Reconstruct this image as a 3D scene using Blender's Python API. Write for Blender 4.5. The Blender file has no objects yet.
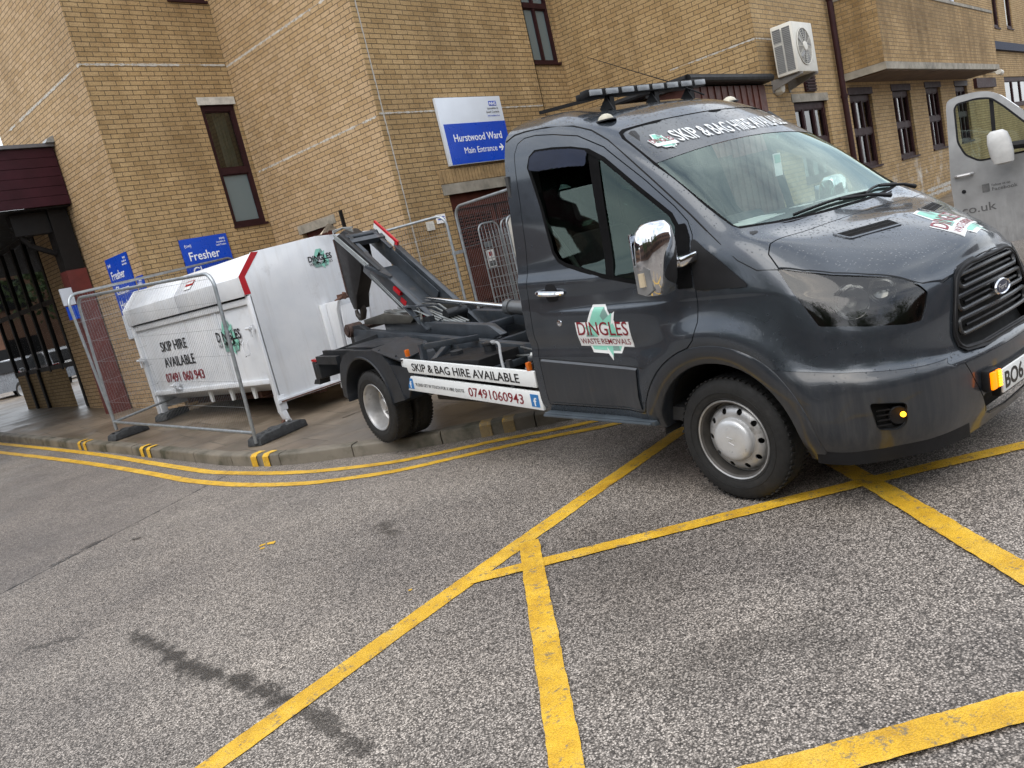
import bpy, bmesh, math, random
import numpy as np
from mathutils import Vector, Matrix, Euler
from mathutils.bvhtree import BVHTree
random.seed(7)
PI = math.pi
scene = bpy.context.scene
COL = scene.collection
V3 = Vector

# ---------------------------------------------------------------- helpers
def tag(o, label=None, cat=None, group=None, kind=None):
    if label: o['label'] = label
    if cat: o['category'] = cat
    if group: o['group'] = group
    if kind: o['kind'] = kind
    return o

def empty(name, loc=(0, 0, 0), rz=0, parent=None):
    o = bpy.data.objects.new(name, None)
    o.empty_display_size = .2
    COL.objects.link(o); o.location = loc; o.rotation_euler = (0, 0, rz)
    if parent: o.parent = parent
    return o

def link(name, me, mat=None, parent=None):
    o = bpy.data.objects.new(name, me); COL.objects.link(o)
    if mat is not None:
        for m in (mat if isinstance(mat, (list, tuple)) else [mat]): me.materials.append(m)
    if parent: o.parent = parent
    return o

def copy_tree(o, parent=None):
    c = o.copy(); COL.objects.link(c); c.parent = parent
    for ch in list(o.children): copy_tree(ch, c)
    return c

def smooth(me, ang=35):
    me.polygons.foreach_set('use_smooth', [True] * len(me.polygons))
    me.set_sharp_from_angle(angle=math.radians(ang))

class MB:
    """collects shapes into one bmesh"""
    def __init__(s): s.bm = bmesh.new()
    def box(s, x0, x1, y0, y1, z0, z1, M=None, bev=0, mi=0):
        bm = s.bm
        vs = [bm.verts.new((x, y, z)) for x in (x0, x1) for y in (y0, y1) for z in (z0, z1)]
        fs = [(0, 1, 3, 2), (4, 6, 7, 5), (0, 4, 5, 1), (2, 3, 7, 6), (0, 2, 6, 4), (1, 5, 7, 3)]
        F = [bm.faces.new([vs[i] for i in f]) for f in fs]
        for f in F: f.material_index = mi
        if bev:
            es = list({e for f in F for e in f.edges})
            r = bmesh.ops.bevel(bm, geom=es, offset=bev, segments=2, affect='EDGES', profile=.5)
            vs = list({v for v in r['verts']} | {v for v in vs if v.is_valid})
            for f in r['faces']: f.material_index = mi
        if M is not None: bmesh.ops.transform(bm, matrix=M, verts=vs)
        return s
    def cbox(s, c, size, M=None, bev=0, mi=0):
        a, b, d = size[0] / 2, size[1] / 2, size[2] / 2
        T = Matrix.Translation(c)
        if M is not None: T = T @ M
        return s.box(-a, a, -b, b, -d, d, T, bev, mi)
    def beam(s, a, b, w, h, up=(0, 0, 1), bev=0, mi=0):
        a, b = V3(a), V3(b); d = b - a; L = d.length; x = d / L
        y = V3(up).cross(x); y.normalize(); z = x.cross(y)
        M = Matrix((x, y, z)).transposed().to_4x4(); M.translation = a
        return s.box(0, L, -w / 2, w / 2, -h / 2, h / 2, M, bev, mi)
    def tube(s, pts, r, n=10, cap=True, mi=0, closed=False):
        bm = s.bm; P = [V3(p) for p in pts]; R = r if isinstance(r, (list, tuple)) else [r] * len(P)
        rings = []; prev = None; N = len(P)
        for i, p in enumerate(P):
            if closed: t = P[(i + 1) % N] - P[i - 1]
            else: t = P[min(i + 1, N - 1)] - P[max(i - 1, 0)]
            t.normalize()
            if prev is None:
                a = V3((0, 0, 1)) if abs(t.z) < .9 else V3((1, 0, 0))
                u = t.cross(a).normalized()
            else:
                u = (prev - t * prev.dot(t)).normalized()
            prev = u; w = t.cross(u)
            rings.append([bm.verts.new(p + (u * math.cos(2 * PI * k / n) + w * math.sin(2 * PI * k / n)) * R[i]) for k in range(n)])
        rng = range(N) if closed else range(N - 1)
        for i in rng:
            A, B = rings[i], rings[(i + 1) % N]
            for k in range(n):
                f = bm.faces.new((A[k], A[(k + 1) % n], B[(k + 1) % n], B[k])); f.material_index = mi; f.smooth = True
        if cap and not closed:
            bm.faces.new(rings[0][::-1]).material_index = mi; bm.faces.new(rings[-1]).material_index = mi
        return s
    def lathe(s, prof, M=None, n=40, mi=0, close=False):
        """prof = [(axial, radius)] spun about local X"""
        bm = s.bm; rings = []; nv = []
        for (a, r) in prof:
            if r < 1e-5: v = [bm.verts.new((a, 0, 0))]
            else: v = [bm.verts.new((a, r * math.cos(2 * PI * k / n), r * math.sin(2 * PI * k / n))) for k in range(n)]
            rings.append(v); nv += v
        L = len(rings)
        for i in range(L if close else L - 1):
            A, B = rings[i], rings[(i + 1) % L]
            for k in range(n):
                k2 = (k + 1) % n
                if len(A) == 1 and len(B) == 1: break
                if len(A) == 1: f = bm.faces.new((A[0], B[k2], B[k]))
                elif len(B) == 1: f = bm.faces.new((A[k], A[k2], B[0]))
                else: f = bm.faces.new((A[k], A[k2], B[k2], B[k]))
                f.material_index = mi; f.smooth = True
        if M is not None: bmesh.ops.transform(bm, matrix=M, verts=nv)
        return s
    def prism(s, poly, vec, mi=0):
        """polygon (3d points) extruded along vec"""
        bm = s.bm; A = [bm.verts.new(p) for p in poly]; B = [bm.verts.new(V3(p) + V3(vec)) for p in poly]; n = len(poly)
        fs = [bm.faces.new(A[::-1]), bm.faces.new(B)]
        for i in range(n): fs.append(bm.faces.new((A[i], A[(i + 1) % n], B[(i + 1) % n], B[i])))
        for f in fs: f.material_index = mi
        return s
    def quad(s, *pts, mi=0):
        f = s.bm.faces.new([s.bm.verts.new(p) for p in pts]); f.material_index = mi; return s
    def poly(s, pts, mi=0): return s.quad(*pts, mi=mi)
    def build(s, name, mat, parent=None, bev=0, ang=35, recalc=True):
        if recalc: bmesh.ops.recalc_face_normals(s.bm, faces=s.bm.faces[:])
        if bev:
            es = [e for e in s.bm.edges if len(e.link_faces) == 2 and e.calc_face_angle(0) > .6]
            bmesh.ops.bevel(s.bm, geom=es, offset=bev, segments=2, affect='EDGES', profile=.5, clamp_overlap=True)
        me = bpy.data.meshes.new(name); s.bm.to_mesh(me); s.bm.free()
        smooth(me, ang)
        return link(name, me, mat, parent)

def text_mesh(body, h, w=None, bold=0.0, ext=.001, align='LEFT', shear=0):
    """text in the XY plane, cap height h, optional total width w; returns mesh"""
    cu = bpy.data.curves.new('t', 'FONT'); cu.body = body; cu.size = h / .73; cu.offset = bold * h
    cu.extrude = ext; cu.align_x = align; cu.shear = shear; cu.resolution_u = 3
    o = bpy.data.objects.new('t', cu); COL.objects.link(o)
    dg = bpy.context.evaluated_depsgraph_get(); dg.update()
    me = bpy.data.meshes.new_from_object(o.evaluated_get(dg))
    bpy.data.objects.remove(o); bpy.data.curves.remove(cu)
    xs = [v.co.x for v in me.vertices]
    if w and xs:
        a, b = min(xs), max(xs); k = w / (b - a)
        off = {'LEFT': 0, 'CENTER': -w / 2, 'RIGHT': -w}[align]
        for v in me.vertices: v.co.x = (v.co.x - a) * k + off
    return me

def text(name, body, h, M, mat, parent, w=None, bold=0.0, ext=.001, align='LEFT'):
    me = text_mesh(body, h, w, bold, ext, align); me.transform(M)
    return link(name, me, mat, parent)

def frame_M(o, x, y):
    """matrix whose X runs along x, Y along y, at origin o"""
    x = V3(x).normalized(); y = V3(y).normalized(); z = x.cross(y)
    M = Matrix((x, y, z)).transposed().to_4x4(); M.translation = V3(o); return M

# ---------------------------------------------------------------- node helpers
class NT:
    def __init__(s, name):
        s.m = bpy.data.materials.new(name); s.m.use_nodes = True; s.t = s.m.node_tree; s.n = s.t.nodes; s.l = s.t.links
        s.p = s.n['Principled BSDF']; s.out = s.n['Material Output']
    def node(s, typ, **kw):
        n = s.n.new(typ)
        for k, v in kw.items():
            if k.startswith('i_'):
                key = k[2:].replace('_', ' ')
                n.inputs[key].default_value = v
            else: setattr(n, k, v)
        return n
    def link(s, a, b): s.l.new(a, b)
    def val(s, x): 
        return x
    def set(s, sock, x):
        if hasattr(x, 'links') or isinstance(x, bpy.types.NodeSocket): s.l.new(x, sock)
        else: sock.default_value = x
    def math(s, op, a, b=None, c=None, clamp=False):
        n = s.n.new('ShaderNodeMath'); n.operation = op; n.use_clamp = clamp
        s.set(n.inputs[0], a)
        if b is not None: s.set(n.inputs[1], b)
        if c is not None: s.set(n.inputs[2], c)
        return n.outputs[0]
    def ramp(s, fac, stops, interp='LINEAR'):
        n = s.n.new('ShaderNodeValToRGB'); n.color_ramp.interpolation = interp
        e = n.color_ramp.elements
        while len(e) > 1: e.remove(e[-1])
        e[0].position = stops[0][0]; e[0].color = c4(stops[0][1])
        for p, c in stops[1:]:
            k = e.new(p); k.color = c4(c)
        s.l.new(fac, n.inputs[0]); return n.outputs[0]
    def mix(s, fac, a, b, mode='MIX'):
        n = s.n.new('ShaderNodeMix'); n.data_type = 'RGBA'; n.blend_type = mode
        s.set(n.inputs[0], fac); s.set(n.inputs[6], c4(a) if isinstance(a, (tuple, list, float)) else a)
        s.set(n.inputs[7], c4(b) if isinstance(b, (tuple, list, float)) else b)
        return n.outputs[2]
    def coord(s, kind='Object'):
        return s.n.new('ShaderNodeTexCoord').outputs[kind]
    def noise(s, scale, detail=3, rough=.5, vec=None, out='Fac', dist=0):
        n = s.n.new('ShaderNodeTexNoise'); n.inputs['Scale'].default_value = scale; n.inputs['Detail'].default_value = detail
        n.inputs['Roughness'].default_value = rough; n.inputs['Distortion'].default_value = dist
        if vec is not None: s.l.new(vec, n.inputs['Vector'])
        return n.outputs[out]
    def voro(s, scale, vec=None, feature='F1', out='Distance', rand=1):
        n = s.n.new('ShaderNodeTexVoronoi'); n.feature = feature; n.inputs['Scale'].default_value = scale
        n.inputs['Randomness'].default_value = rand
        if vec is not None: s.l.new(vec, n.inputs['Vector'])
        return n.outputs[out]
    def map(s, vec, scale=(1, 1, 1), loc=(0, 0, 0), rot=(0, 0, 0)):
        n = s.n.new('ShaderNodeMapping'); s.l.new(vec, n.inputs[0]); n.inputs['Scale'].default_value = scale
        n.inputs['Location'].default_value = loc; n.inputs['Rotation'].default_value = rot
        return n.outputs[0]
    def bump(s, h, strength=.3, dist=.01, nrm=None):
        n = s.n.new('ShaderNodeBump'); n.inputs['Strength'].default_value = strength; n.inputs['Distance'].default_value = dist
        s.l.new(h, n.inputs['Height'])
        if nrm is not None: s.l.new(nrm, n.inputs['Normal'])
        return n.outputs[0]
    def P(s, **kw):
        for k, v in kw.items():
            s.set(s.p.inputs[{'base': 'Base Color', 'rough': 'Roughness', 'metal': 'Metallic', 'normal': 'Normal', 'coat': 'Coat Weight',
                'coatr': 'Coat Roughness', 'trans': 'Transmission Weight', 'ior': 'IOR', 'alpha': 'Alpha', 'spec': 'Specular IOR Level',
                'emit': 'Emission Color', 'emits': 'Emission Strength'}[k]], c4(v) if k in ('base', 'emit') and isinstance(v, tuple) else v)
        return s
def c4(c):
    if isinstance(c, (int, float)): return (c, c, c, 1)
    return tuple(c) if len(c) == 4 else (*c, 1)

def simple(name, base, rough=.5, metal=0, coat=0, var=.15, scale=8, bump=0, dirt=None, spec=.5):
    """plain surface with slight mottling so nothing is perfectly uniform"""
    t = NT(name); co = t.coord()
    n = t.noise(scale, 5, .6, co)
    dark = tuple(c * (1 - var) for c in base[:3]); lite = tuple(min(1, c * (1 + var)) for c in base[:3])
    col = t.ramp(n, [(.3, dark), (.7, lite)])
    if dirt:
        n2 = t.noise(dirt[1], 6, .65, co); f = t.ramp(n2, [(dirt[2], (0, 0, 0)), (dirt[2] + .15, (1, 1, 1))])
        col = t.mix(f, col, dirt[0])
    r = t.ramp(t.noise(scale * 2.3, 4, .6, co), [(.3, max(0, rough - .07)), (.7, min(1, rough + .07))])
    t.P(base=col, rough=r, metal=metal, coat=coat, spec=spec)
    if bump: t.P(normal=t.bump(t.noise(scale * 6, 5, .6, co), bump, .004))
    return t.m
# ---------------------------------------------------------------- materials
def brick_mat(name, tones, mortar, grime=.35, eff=0):
    t = NT(name); uv = t.coord('UV')
    b = t.node('ShaderNodeTexBrick'); b.offset = .5; b.squash = 1
    b.inputs['Scale'].default_value = 1; b.inputs['Brick Width'].default_value = .225; b.inputs['Row Height'].default_value = .075
    b.inputs['Mortar Size'].default_value = .0065; b.inputs['Mortar Smooth'].default_value = .25; b.inputs['Bias'].default_value = 0
    b.inputs['Color1'].default_value = (0, 0, 0, 1); b.inputs['Color2'].default_value = (1, 1, 1, 1); b.inputs['Mortar'].default_value = (.5, .5, .5, 1)
    # slightly wobbly courses
    wob = t.noise(9, 2, .5, uv, 'Color')
    vm = t.n.new('ShaderNodeVectorMath'); vm.operation = 'MULTIPLY_ADD'; t.l.new(wob, vm.inputs[0]); vm.inputs[1].default_value = (.006, .006, 0)
    t.l.new(uv, vm.inputs[2]); t.l.new(vm.outputs[0], b.inputs['Vector'])
    cell = t.ramp(b.outputs['Color'], [(0, tones[0]), (.25, tones[1]), (.5, tones[2]), (.75, tones[3]), (1, tones[4])])
    fine = t.noise(45, 5, .7, uv)
    cell = t.mix(.8, cell, t.ramp(fine, [(.3, .5), (.6, 1.14)]), 'MULTIPLY')
    big = t.noise(.55, 5, .6, uv)
    cell = t.mix(grime, cell, t.ramp(big, [(.35, (.55, .52, .48)), (.65, (1.1, 1.08, 1.05))]), 'MULTIPLY')
    streak = t.noise(1.0, 5, .65, t.map(uv, (3.0, .35, 1)))
    cell = t.mix(grime, cell, t.ramp(streak, [(.38, (.62, .58, .52)), (.6, (1, 1, 1))]), 'MULTIPLY')
    mn = t.noise(14, 3, .6, uv)
    mcol = t.ramp(mn, [(.35, tuple(c * .55 for c in mortar)), (.7, mortar)])
    col = t.mix(b.outputs['Fac'], cell, mcol)
    if eff:
        sepx = t.n.new('ShaderNodeSeparateXYZ'); t.l.new(uv, sepx.inputs[0])
        lo = t.math('SUBTRACT', 1.9, sepx.outputs[1]); lo = t.math('MULTIPLY', lo, 1.2, clamp=True)
        n5 = t.noise(1.7, 5, .7, uv); w = t.ramp(n5, [(.52, 0.0), (.68, 1.0)])
        w = t.math('MULTIPLY', w, lo); w = t.math('MULTIPLY', w, eff)
        col = t.mix(w, col, (.55, .52, .47))
    t.P(base=col, rough=.86, spec=.25)
    h = t.math('SUBTRACT', 1.0, b.outputs['Fac'])
    h = t.math('ADD', h, t.math('MULTIPLY', fine, .35))
    t.P(normal=t.bump(h, .55, .008))
    return t.m

M = {}
BUFF = [(.37, .250, .120), (.435, .302, .150), (.45, .315, .160), (.475, .335, .175), (.41, .278, .135)]
M['brick_streaky'] = brick_mat('rain_streaked_buff_brick', BUFF, (.19, .145, .09), .85)
M['brick'] = brick_mat('buff_brick', BUFF, (.13, .095, .058), .5)
M['brick_eff'] = brick_mat('buff_brick_salts', BUFF, (.2, .16, .11), .38, .9)
M['brick_lit'] = brick_mat('left_lit_buff_brick', [(.40, .270, .14), (.45, .312, .17), (.47, .332, .19), (.50, .355, .21), (.42, .285, .15)], (.12, .09, .06), .3)  # cleaner buff brick, its tones lightened for walls lit from the left
M['redbrick'] = brick_mat('red_brick', [(.2, .07, .04), (.27, .1, .055), (.3, .12, .07), (.33, .14, .08), (.24, .09, .05)], (.25, .22, .18), .3)

def asphalt():
    t = NT('worn_asphalt'); co = t.coord()
    v = t.voro(155, co, out='Color'); sep = t.n.new('ShaderNodeSeparateColor'); t.l.new(v, sep.inputs[0])
    d = t.voro(155, co)
    stone = t.ramp(sep.outputs[0], [(0, (.09, .079, .069)), (.28, (.21, .188, .167)), (.52, (.36, .326, .29)), (.76, (.56, .51, .455)), (1, (.80, .735, .66))])
    edge = t.ramp(d, [(.30, 1.0), (.68, .34)])
    col = t.mix(1, stone, edge, 'MULTIPLY')
    mid = t.noise(22, 4, .6, co); col = t.mix(.55, col, t.ramp(mid, [(.3, .7), (.7, 1.25)]), 'MULTIPLY')
    big = t.noise(.9, 5, .6, co); col = t.mix(.75, col, t.ramp(big, [(.3, (.62, .60, .60)), (.65, (1.08, 1.04, 1.0))]), 'MULTIPLY')
    big2 = t.noise(.28, 4, .5, t.map(co, (1, 1, 1), (7, 3, 0))); col = t.mix(.6, col, t.ramp(big2, [(.38, (.72, .7, .7)), (.6, (1, 1, 1))]), 'MULTIPLY')
    # dark damp scuffs and the tar seam, each with a place of its own
    def seg(a, b, wid, nz=.5, sc=5, edge=.5):
        A = V3((*a, 0)); B = V3((*b, 0)); D = B - A
        s1 = t.n.new('ShaderNodeVectorMath'); s1.operation = 'SUBTRACT'; t.l.new(co, s1.inputs[0]); s1.inputs[1].default_value = A
        dt = t.n.new('ShaderNodeVectorMath'); dt.operation = 'DOT_PRODUCT'; t.l.new(s1.outputs[0], dt.inputs[0]); dt.inputs[1].default_value = D / D.length_squared
        h = t.math('MINIMUM', t.math('MAXIMUM', dt.outputs['Value'], 0), 1)
        sc_ = t.n.new('ShaderNodeVectorMath'); sc_.operation = 'SCALE'; sc_.inputs[0].default_value = D; t.l.new(h, sc_.inputs['Scale'])
        s2 = t.n.new('ShaderNodeVectorMath'); s2.operation = 'SUBTRACT'; t.l.new(s1.outputs[0], s2.inputs[0]); t.l.new(sc_.outputs[0], s2.inputs[1])
        sx = t.n.new('ShaderNodeSeparateXYZ'); t.l.new(s2.outputs[0], sx.inputs[0])
        dist = t.math('SQRT', t.math('ADD', t.math('MULTIPLY', sx.outputs[0], sx.outputs[0]), t.math('MULTIPLY', sx.outputs[1], sx.outputs[1])))
        n = t.noise(sc, 6, .7, co); n = t.math('MULTIPLY', t.math('SUBTRACT', n, .5), nz * wid * 6)
        e = t.math('DIVIDE', t.math('ADD', dist, n), wid)
        return t.ramp(e, [(max(0, 1 - edge), 1.0), (1.0, 0.0)])
    wet = None
    STAINS = [((1.40, 4.75), (1.34, 3.75), .065, .9, 5, .8), ((1.35, 3.85), (1.39, 3.0), .07, .9, 6, .8), ((1.38, 3.1), (1.32, 2.45), .05, 1.0, 6, .8), ((2.98, 4.42), (2.88, 4.2), .09, .6, 9, .9),
              ((2.27, 6.95), (2.29, 6.9), .035, 1.0, 30, .5), ((1.72, 7.22), (2.2, 7.40), .035, 1.6, 9, .4), ((3.1, 2.6), (2.5, 2.1), .5, .35, 3, .9),
              ((2.05, 1.75), (2.5, 1.3), .25, .6, 5, .9), ((1.2, 5.2), (1.0, 5.4), .05, 1.2, 12, .6)]
    AM = [1, 1, .85, .75, 1, .9, .3, .35, .6]
    for (a, b, w, nz, sc, ed), am in zip(STAINS, AM):
        m = t.math('MULTIPLY', seg(a, b, w, nz, sc, ed), am)
        wet = m if wet is None else t.math('MAXIMUM', wet, m)
    col = t.mix(t.math('MULTIPLY', wet, .85), col, (.022, .018, .014))
    cr = t.math('MULTIPLY', seg((0.3, 6.57), (3.72, 8.02), .014, .9, 7, .5), 1.0)
    cr2 = t.math('MULTIPLY', seg((3.9, 5.2), (1.6, 5.9), .006, .8, 4, .6), .35)
    cr = t.math('MAXIMUM', cr, cr2)
    col = t.mix(cr, col, (.02, .019, .018))
    # the older, darker lane beyond the seam
    sx = t.n.new('ShaderNodeSeparateXYZ'); t.l.new(co, sx.inputs[0])
    side = t.math('SUBTRACT', sx.outputs[1], t.math('ADD', t.math('MULTIPLY', sx.outputs[0], .424), 6.443))
    side = t.math('MULTIPLY', side, 30, clamp=True)
    col = t.mix(t.math('MULTIPLY', side, .22), col, (.10, .088, .084))
    r = t.ramp(t.noise(1.3, 5, .65, co), [(.35, .42), (.65, .72)])
    r = t.mix(wet, r, .25)
    t.P(base=col, rough=r, spec=.4)
    h = t.math('SUBTRACT', 1, d)
    t.P(normal=t.bump(h, .5, .006))
    return t.m
M['asphalt'] = asphalt()

def yellow_paint(name='yellow_road_paint', wear=.46):
    t = NT(name); co = t.coord()
    n = t.noise(16, 6, .7, co); v = t.voro(155, co)
    col = t.ramp(t.noise(5, 5, .65, co), [(.3, (.60, .33, .02)), (.5, (.80, .475, .03)), (.72, (.88, .57, .08))])
    col = t.mix(.5, col, t.ramp(v, [(.3, 1.0), (.7, .5)]), 'MULTIPLY')
    wn = t.noise(60, 4, .8, co); w = t.ramp(t.math('ADD', t.math('MULTIPLY', n, .6), t.math('MULTIPLY', wn, .4)), [(wear - .06, 1.0), (wear, 0.0)])
    col = t.mix(t.math('MULTIPLY', w, .8), col, (.16, .14, .11))
    lng = t.noise(2.2, 5, .7, co); col = t.mix(.5, col, t.ramp(lng, [(.35, (.6, .55, .5)), (.55, (1, 1, 1))]), 'MULTIPLY')
    t.P(base=col, rough=.55, normal=t.bump(t.math('SUBTRACT', 1, v), .5, .005))
    return t.m
M['yellow'] = yellow_paint()

def paving():
    t = NT('damp_paving_flags'); co = t.coord()
    b = t.node('ShaderNodeTexBrick'); b.offset = .5
    b.inputs['Scale'].default_value = 1; b.inputs['Brick Width'].default_value = .9; b.inputs['Row Height'].default_value = .6
    b.inputs['Mortar Size'].default_value = .006; b.inputs['Mortar Smooth'].default_value = .2
    b.inputs['Color1'].default_value = (0, 0, 0, 1); b.inputs['Color2'].default_value = (1, 1, 1, 1); b.inputs['Mortar'].default_value = (.5, .5, .5, 1)
    t.l.new(t.map(co, (1, 1, 1), (.2, .1, 0), (0, 0, math.radians(8))), b.inputs['Vector'])
    slab = t.ramp(b.outputs['Color'], [(0, (.17, .13, .095)), (.5, (.215, .17, .125)), (1, (.25, .2, .15))])
    slab = t.mix(.7, slab, t.ramp(t.noise(3, 6, .65, co), [(.3, (.5, .48, .45)), (.68, (1.1, 1.1, 1.1))]), 'MULTIPLY')
    slab = t.mix(.5, slab, t.ramp(t.noise(60, 4, .7, co), [(.3, .7), (.7, 1.2)]), 'MULTIPLY')
    col = t.mix(b.outputs['Fac'], slab, (.035, .035, .025))
    w = t.ramp(t.noise(.8, 4, .6, t.map(co, loc=(3, 1, 0))), [(.42, 1.0), (.6, 0.0)])
    col = t.mix(t.math('MULTIPLY', w, .5), col, (.07, .055, .04))
    moss = t.ramp(t.noise(1.5, 6, .7, t.map(co, loc=(11, 5, 0))), [(.56, 0.0), (.72, 1.0)])
    col = t.mix(t.math('MULTIPLY', moss, .35), col, (.07, .08, .03))
    r = t.mix(w, .55, .30)
    h = t.math('SUBTRACT', 1, b.outputs['Fac'])
    t.P(base=col, rough=r, normal=t.bump(h, .6, .01))
    return t.m
M['paving'] = paving()
M['kerb'] = simple('kerb_concrete', (.155, .135, .105), .6, var=.25, scale=2.5, bump=.12, dirt=((.05, .048, .03), 2, .5))
M['concrete'] = simple('concrete_lintel', (.27, .245, .20), .8, var=.3, scale=5, bump=.2, dirt=((.12, .11, .09), 2, .55))
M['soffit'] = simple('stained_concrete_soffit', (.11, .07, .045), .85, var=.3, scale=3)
M['maroon'] = simple('maroon_frame', (.028, .009, .010), .6, var=.25, scale=6, spec=.2)
M['maroon_door'] = simple('maroon_door_paint', (.085, .024, .015), .5, var=.3, scale=5, spec=.25)
M['maroon_board'] = simple('maroon_cladding', (.034, .007, .012), .55, var=.25, scale=3, spec=.2)
M['redpost'] = simple('dull_red_post', (.125, .022, .018), .5, var=.25, scale=4)
M['darkframe'] = simple('dark_aluminium', (.010, .009, .009), .5, var=.2, scale=6, spec=.2)
M['galv'] = simple('galvanised_steel', (.36, .39, .41), .42, metal=.75, var=.22, scale=14)
M['white'] = simple('white_sign', (.62, .67, .74), .35, var=.04, scale=3)
M['paper'] = simple('paper', (.85, .85, .84), .6, var=.05, scale=9)
M['nhsblue'] = simple('sign_blue', (.0, .055, .46), .3, var=.08, scale=2)
M['signwhite'] = simple('sign_lettering_white', (.8, .82, .84), .4, var=.02, scale=5)
M['black'] = simple('black_plastic', (.008, .008, .009), .5, var=.3, scale=9, spec=.25)
M['blackpaint'] = simple('black_lettering', (.008, .008, .01), .4, var=.1, scale=9)
M['seal'] = simple('rubber_seal', (.004, .004, .0045), .8, var=.2, scale=9, spec=.1)
M['rubber'] = simple('tyre_rubber', (.011, .011, .011), .75, var=.35, scale=18, bump=.15, dirt=((.035, .032, .03), 6, .6))
M['rubberfoot'] = simple('recycled_rubber', (.04, .042, .044), .8, var=.5, scale=20, bump=.5)
M['chassis'] = simple('chassis_grey_paint', (.034, .041, .050), .36, var=.3, scale=7, dirt=((.09, .08, .07), 5, .62), coat=.3)
M['chassis_dk'] = simple('dark_chassis_paint', (.013, .015, .018), .45, var=.35, scale=7, dirt=((.05, .045, .04), 5, .6))
M['guard'] = simple('mudguard_plastic', (.018, .021, .026), .42, var=.3, scale=5, dirt=((.07, .065, .06), 4, .6))
M['chrome'] = simple('chrome', (.75, .76, .78), .07, metal=1, var=.04, scale=4)
M['steelrod'] = simple('polished_rod', (.7, .71, .72), .16, metal=1, var=.1, scale=10)
M['pipe'] = simple('steel_pipe', (.30, .31, .30), .35, metal=.9, var=.2, scale=10)
M['rust'] = simple('rusty_steel', (.09, .04, .025), .8, var=.5, scale=18, bump=.3)
M['rim'] = simple('silver_steel_rim', (.42, .42, .42), .38, metal=.55, var=.2, scale=9, dirt=((.09, .08, .07), 7, .6))
M['cap'] = simple('silver_wheel_cap', (.55, .56, .57), .32, metal=.35, var=.12, scale=9, dirt=((.3, .27, .24), 9, .62))
M['rim_dark'] = simple('dark_rim_barrel', (.07, .065, .06), .6, metal=.3, var=.3, scale=9)  # darker tone inside the rim, between flange and disc
M['hole'] = simple('wheel_hole_dark', (.003, .003, .003), .9, var=.1)
M['amber'] = simple('amber_lens', (.55, .12, .01), .2, var=.1)
M['redlens'] = simple('red_lens', (.35, .01, .01), .2, var=.2)
M['redtape'] = simple('red_reflective_tape', (.42, .006, .014), .35, var=.15)
M['maroontext'] = simple('maroon_lettering', (.20, .008, .018), .4, var=.05)
M['mint'] = simple('mint_green_vinyl', (.23, .55, .44), .4, var=.08, scale=5)
M['mintdk'] = simple('grey_green_vinyl', (.17, .29, .26), .4, var=.1, scale=5)
M['whitevinyl'] = simple('white_vinyl', (.72, .74, .74), .35, var=.04)
M['fbblue'] = simple('blue_icon', (.02, .16, .42), .35, var=.05)
M['interior'] = simple('cab_trim', (.03, .031, .033), .7, var=.2, scale=6)
M['seat'] = simple('seat_cloth', (.018, .018, .02), .9, var=.3, scale=30)
M['curtain'] = simple('curtain', (.42, .43, .4), .8, var=.12, scale=2)
M['room'] = simple('room_wall', (.12, .13, .12), .9, var=.2, scale=1)
M['acwhite'] = simple('cream_metal', (.60, .58, .52), .45, var=.08, scale=5, dirt=((.3, .27, .22), 4, .65))
M['acgrill'] = simple('ac_coil', (.10, .10, .10), .6, var=.3, scale=30)

def paint(name, base, rough=.28, metal=.35, drops=True, dirt=.25):
    t = NT(name); co = t.coord()
    n = t.noise(3.5, 5, .6, co)
    col = t.ramp(n, [(.3, tuple(c * .85 for c in base)), (.7, tuple(c * 1.15 for c in base))])
    sx = t.n.new('ShaderNodeSeparateXYZ'); t.l.new(co, sx.inputs[0])
    # road dirt thrown up on the low panels, thinning out upwards, run down by the rain
    low = t.math('MULTIPLY', t.math('SUBTRACT', .86, sx.outputs[2]), 2.6, clamp=True)
    st = t.noise(1.0, 6, .7, t.map(co, (26, 26, 2.2)))
    st = t.ramp(st, [(.42, 0.0), (.66, 1.0)])
    d = t.math('MULTIPLY', t.math('MULTIPLY', low, st), dirt * 2.2)
    dn = t.ramp(t.noise(2.2, 6, .7, co), [(.45, 0.0), (.75, 1.0)])
    d = t.math('MAXIMUM', d, t.math('MULTIPLY', dn, dirt * .35))
    col = t.mix(d, col, (.10, .095, .088))
    r = t.mix(d, t.ramp(t.noise(14, 4, .6, co), [(.3, rough - .05), (.7, rough + .06)]), .6)
    t.P(base=col, rough=r, metal=metal, coat=t.math('SUBTRACT', .8, d), coatr=.06)
    if drops:
        v = t.voro(85, co); vc = t.voro(85, co, out='Color'); sc = t.n.new('ShaderNodeSeparateColor'); t.l.new(vc, sc.inputs[0])
        ge = t.n.new('ShaderNodeNewGeometry'); sn = t.n.new('ShaderNodeSeparateXYZ'); t.l.new(ge.outputs['True Normal'], sn.inputs[0])
        upf = t.math('ADD', t.math('MULTIPLY', sn.outputs[2], .9), .12, clamp=True)
        size = t.math('MULTIPLY', t.math('MULTIPLY', sc.outputs[0], .62), upf)
        on = t.math('GREATER_THAN', sc.outputs[1], .45)
        h = t.math('MULTIPLY', t.math('SUBTRACT', size, v, clamp=True), on)
        bm_ = t.n.new('ShaderNodeBump'); bm_.inputs['Strength'].default_value = .8; bm_.inputs['Distance'].default_value = .012; t.l.new(h, bm_.inputs['Height'])
        t.l.new(bm_.outputs[0], t.p.inputs['Coat Normal']); t.l.new(bm_.outputs[0], t.p.inputs['Normal'])
    return t.m
M['paint'] = paint('grey_metallic_paint', (.046, .055, .067), .22, .5, True, .10)
M['bumper'] = paint('slate_bumper_plastic', (.011, .015, .021), .38, .0, True, .12)
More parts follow.
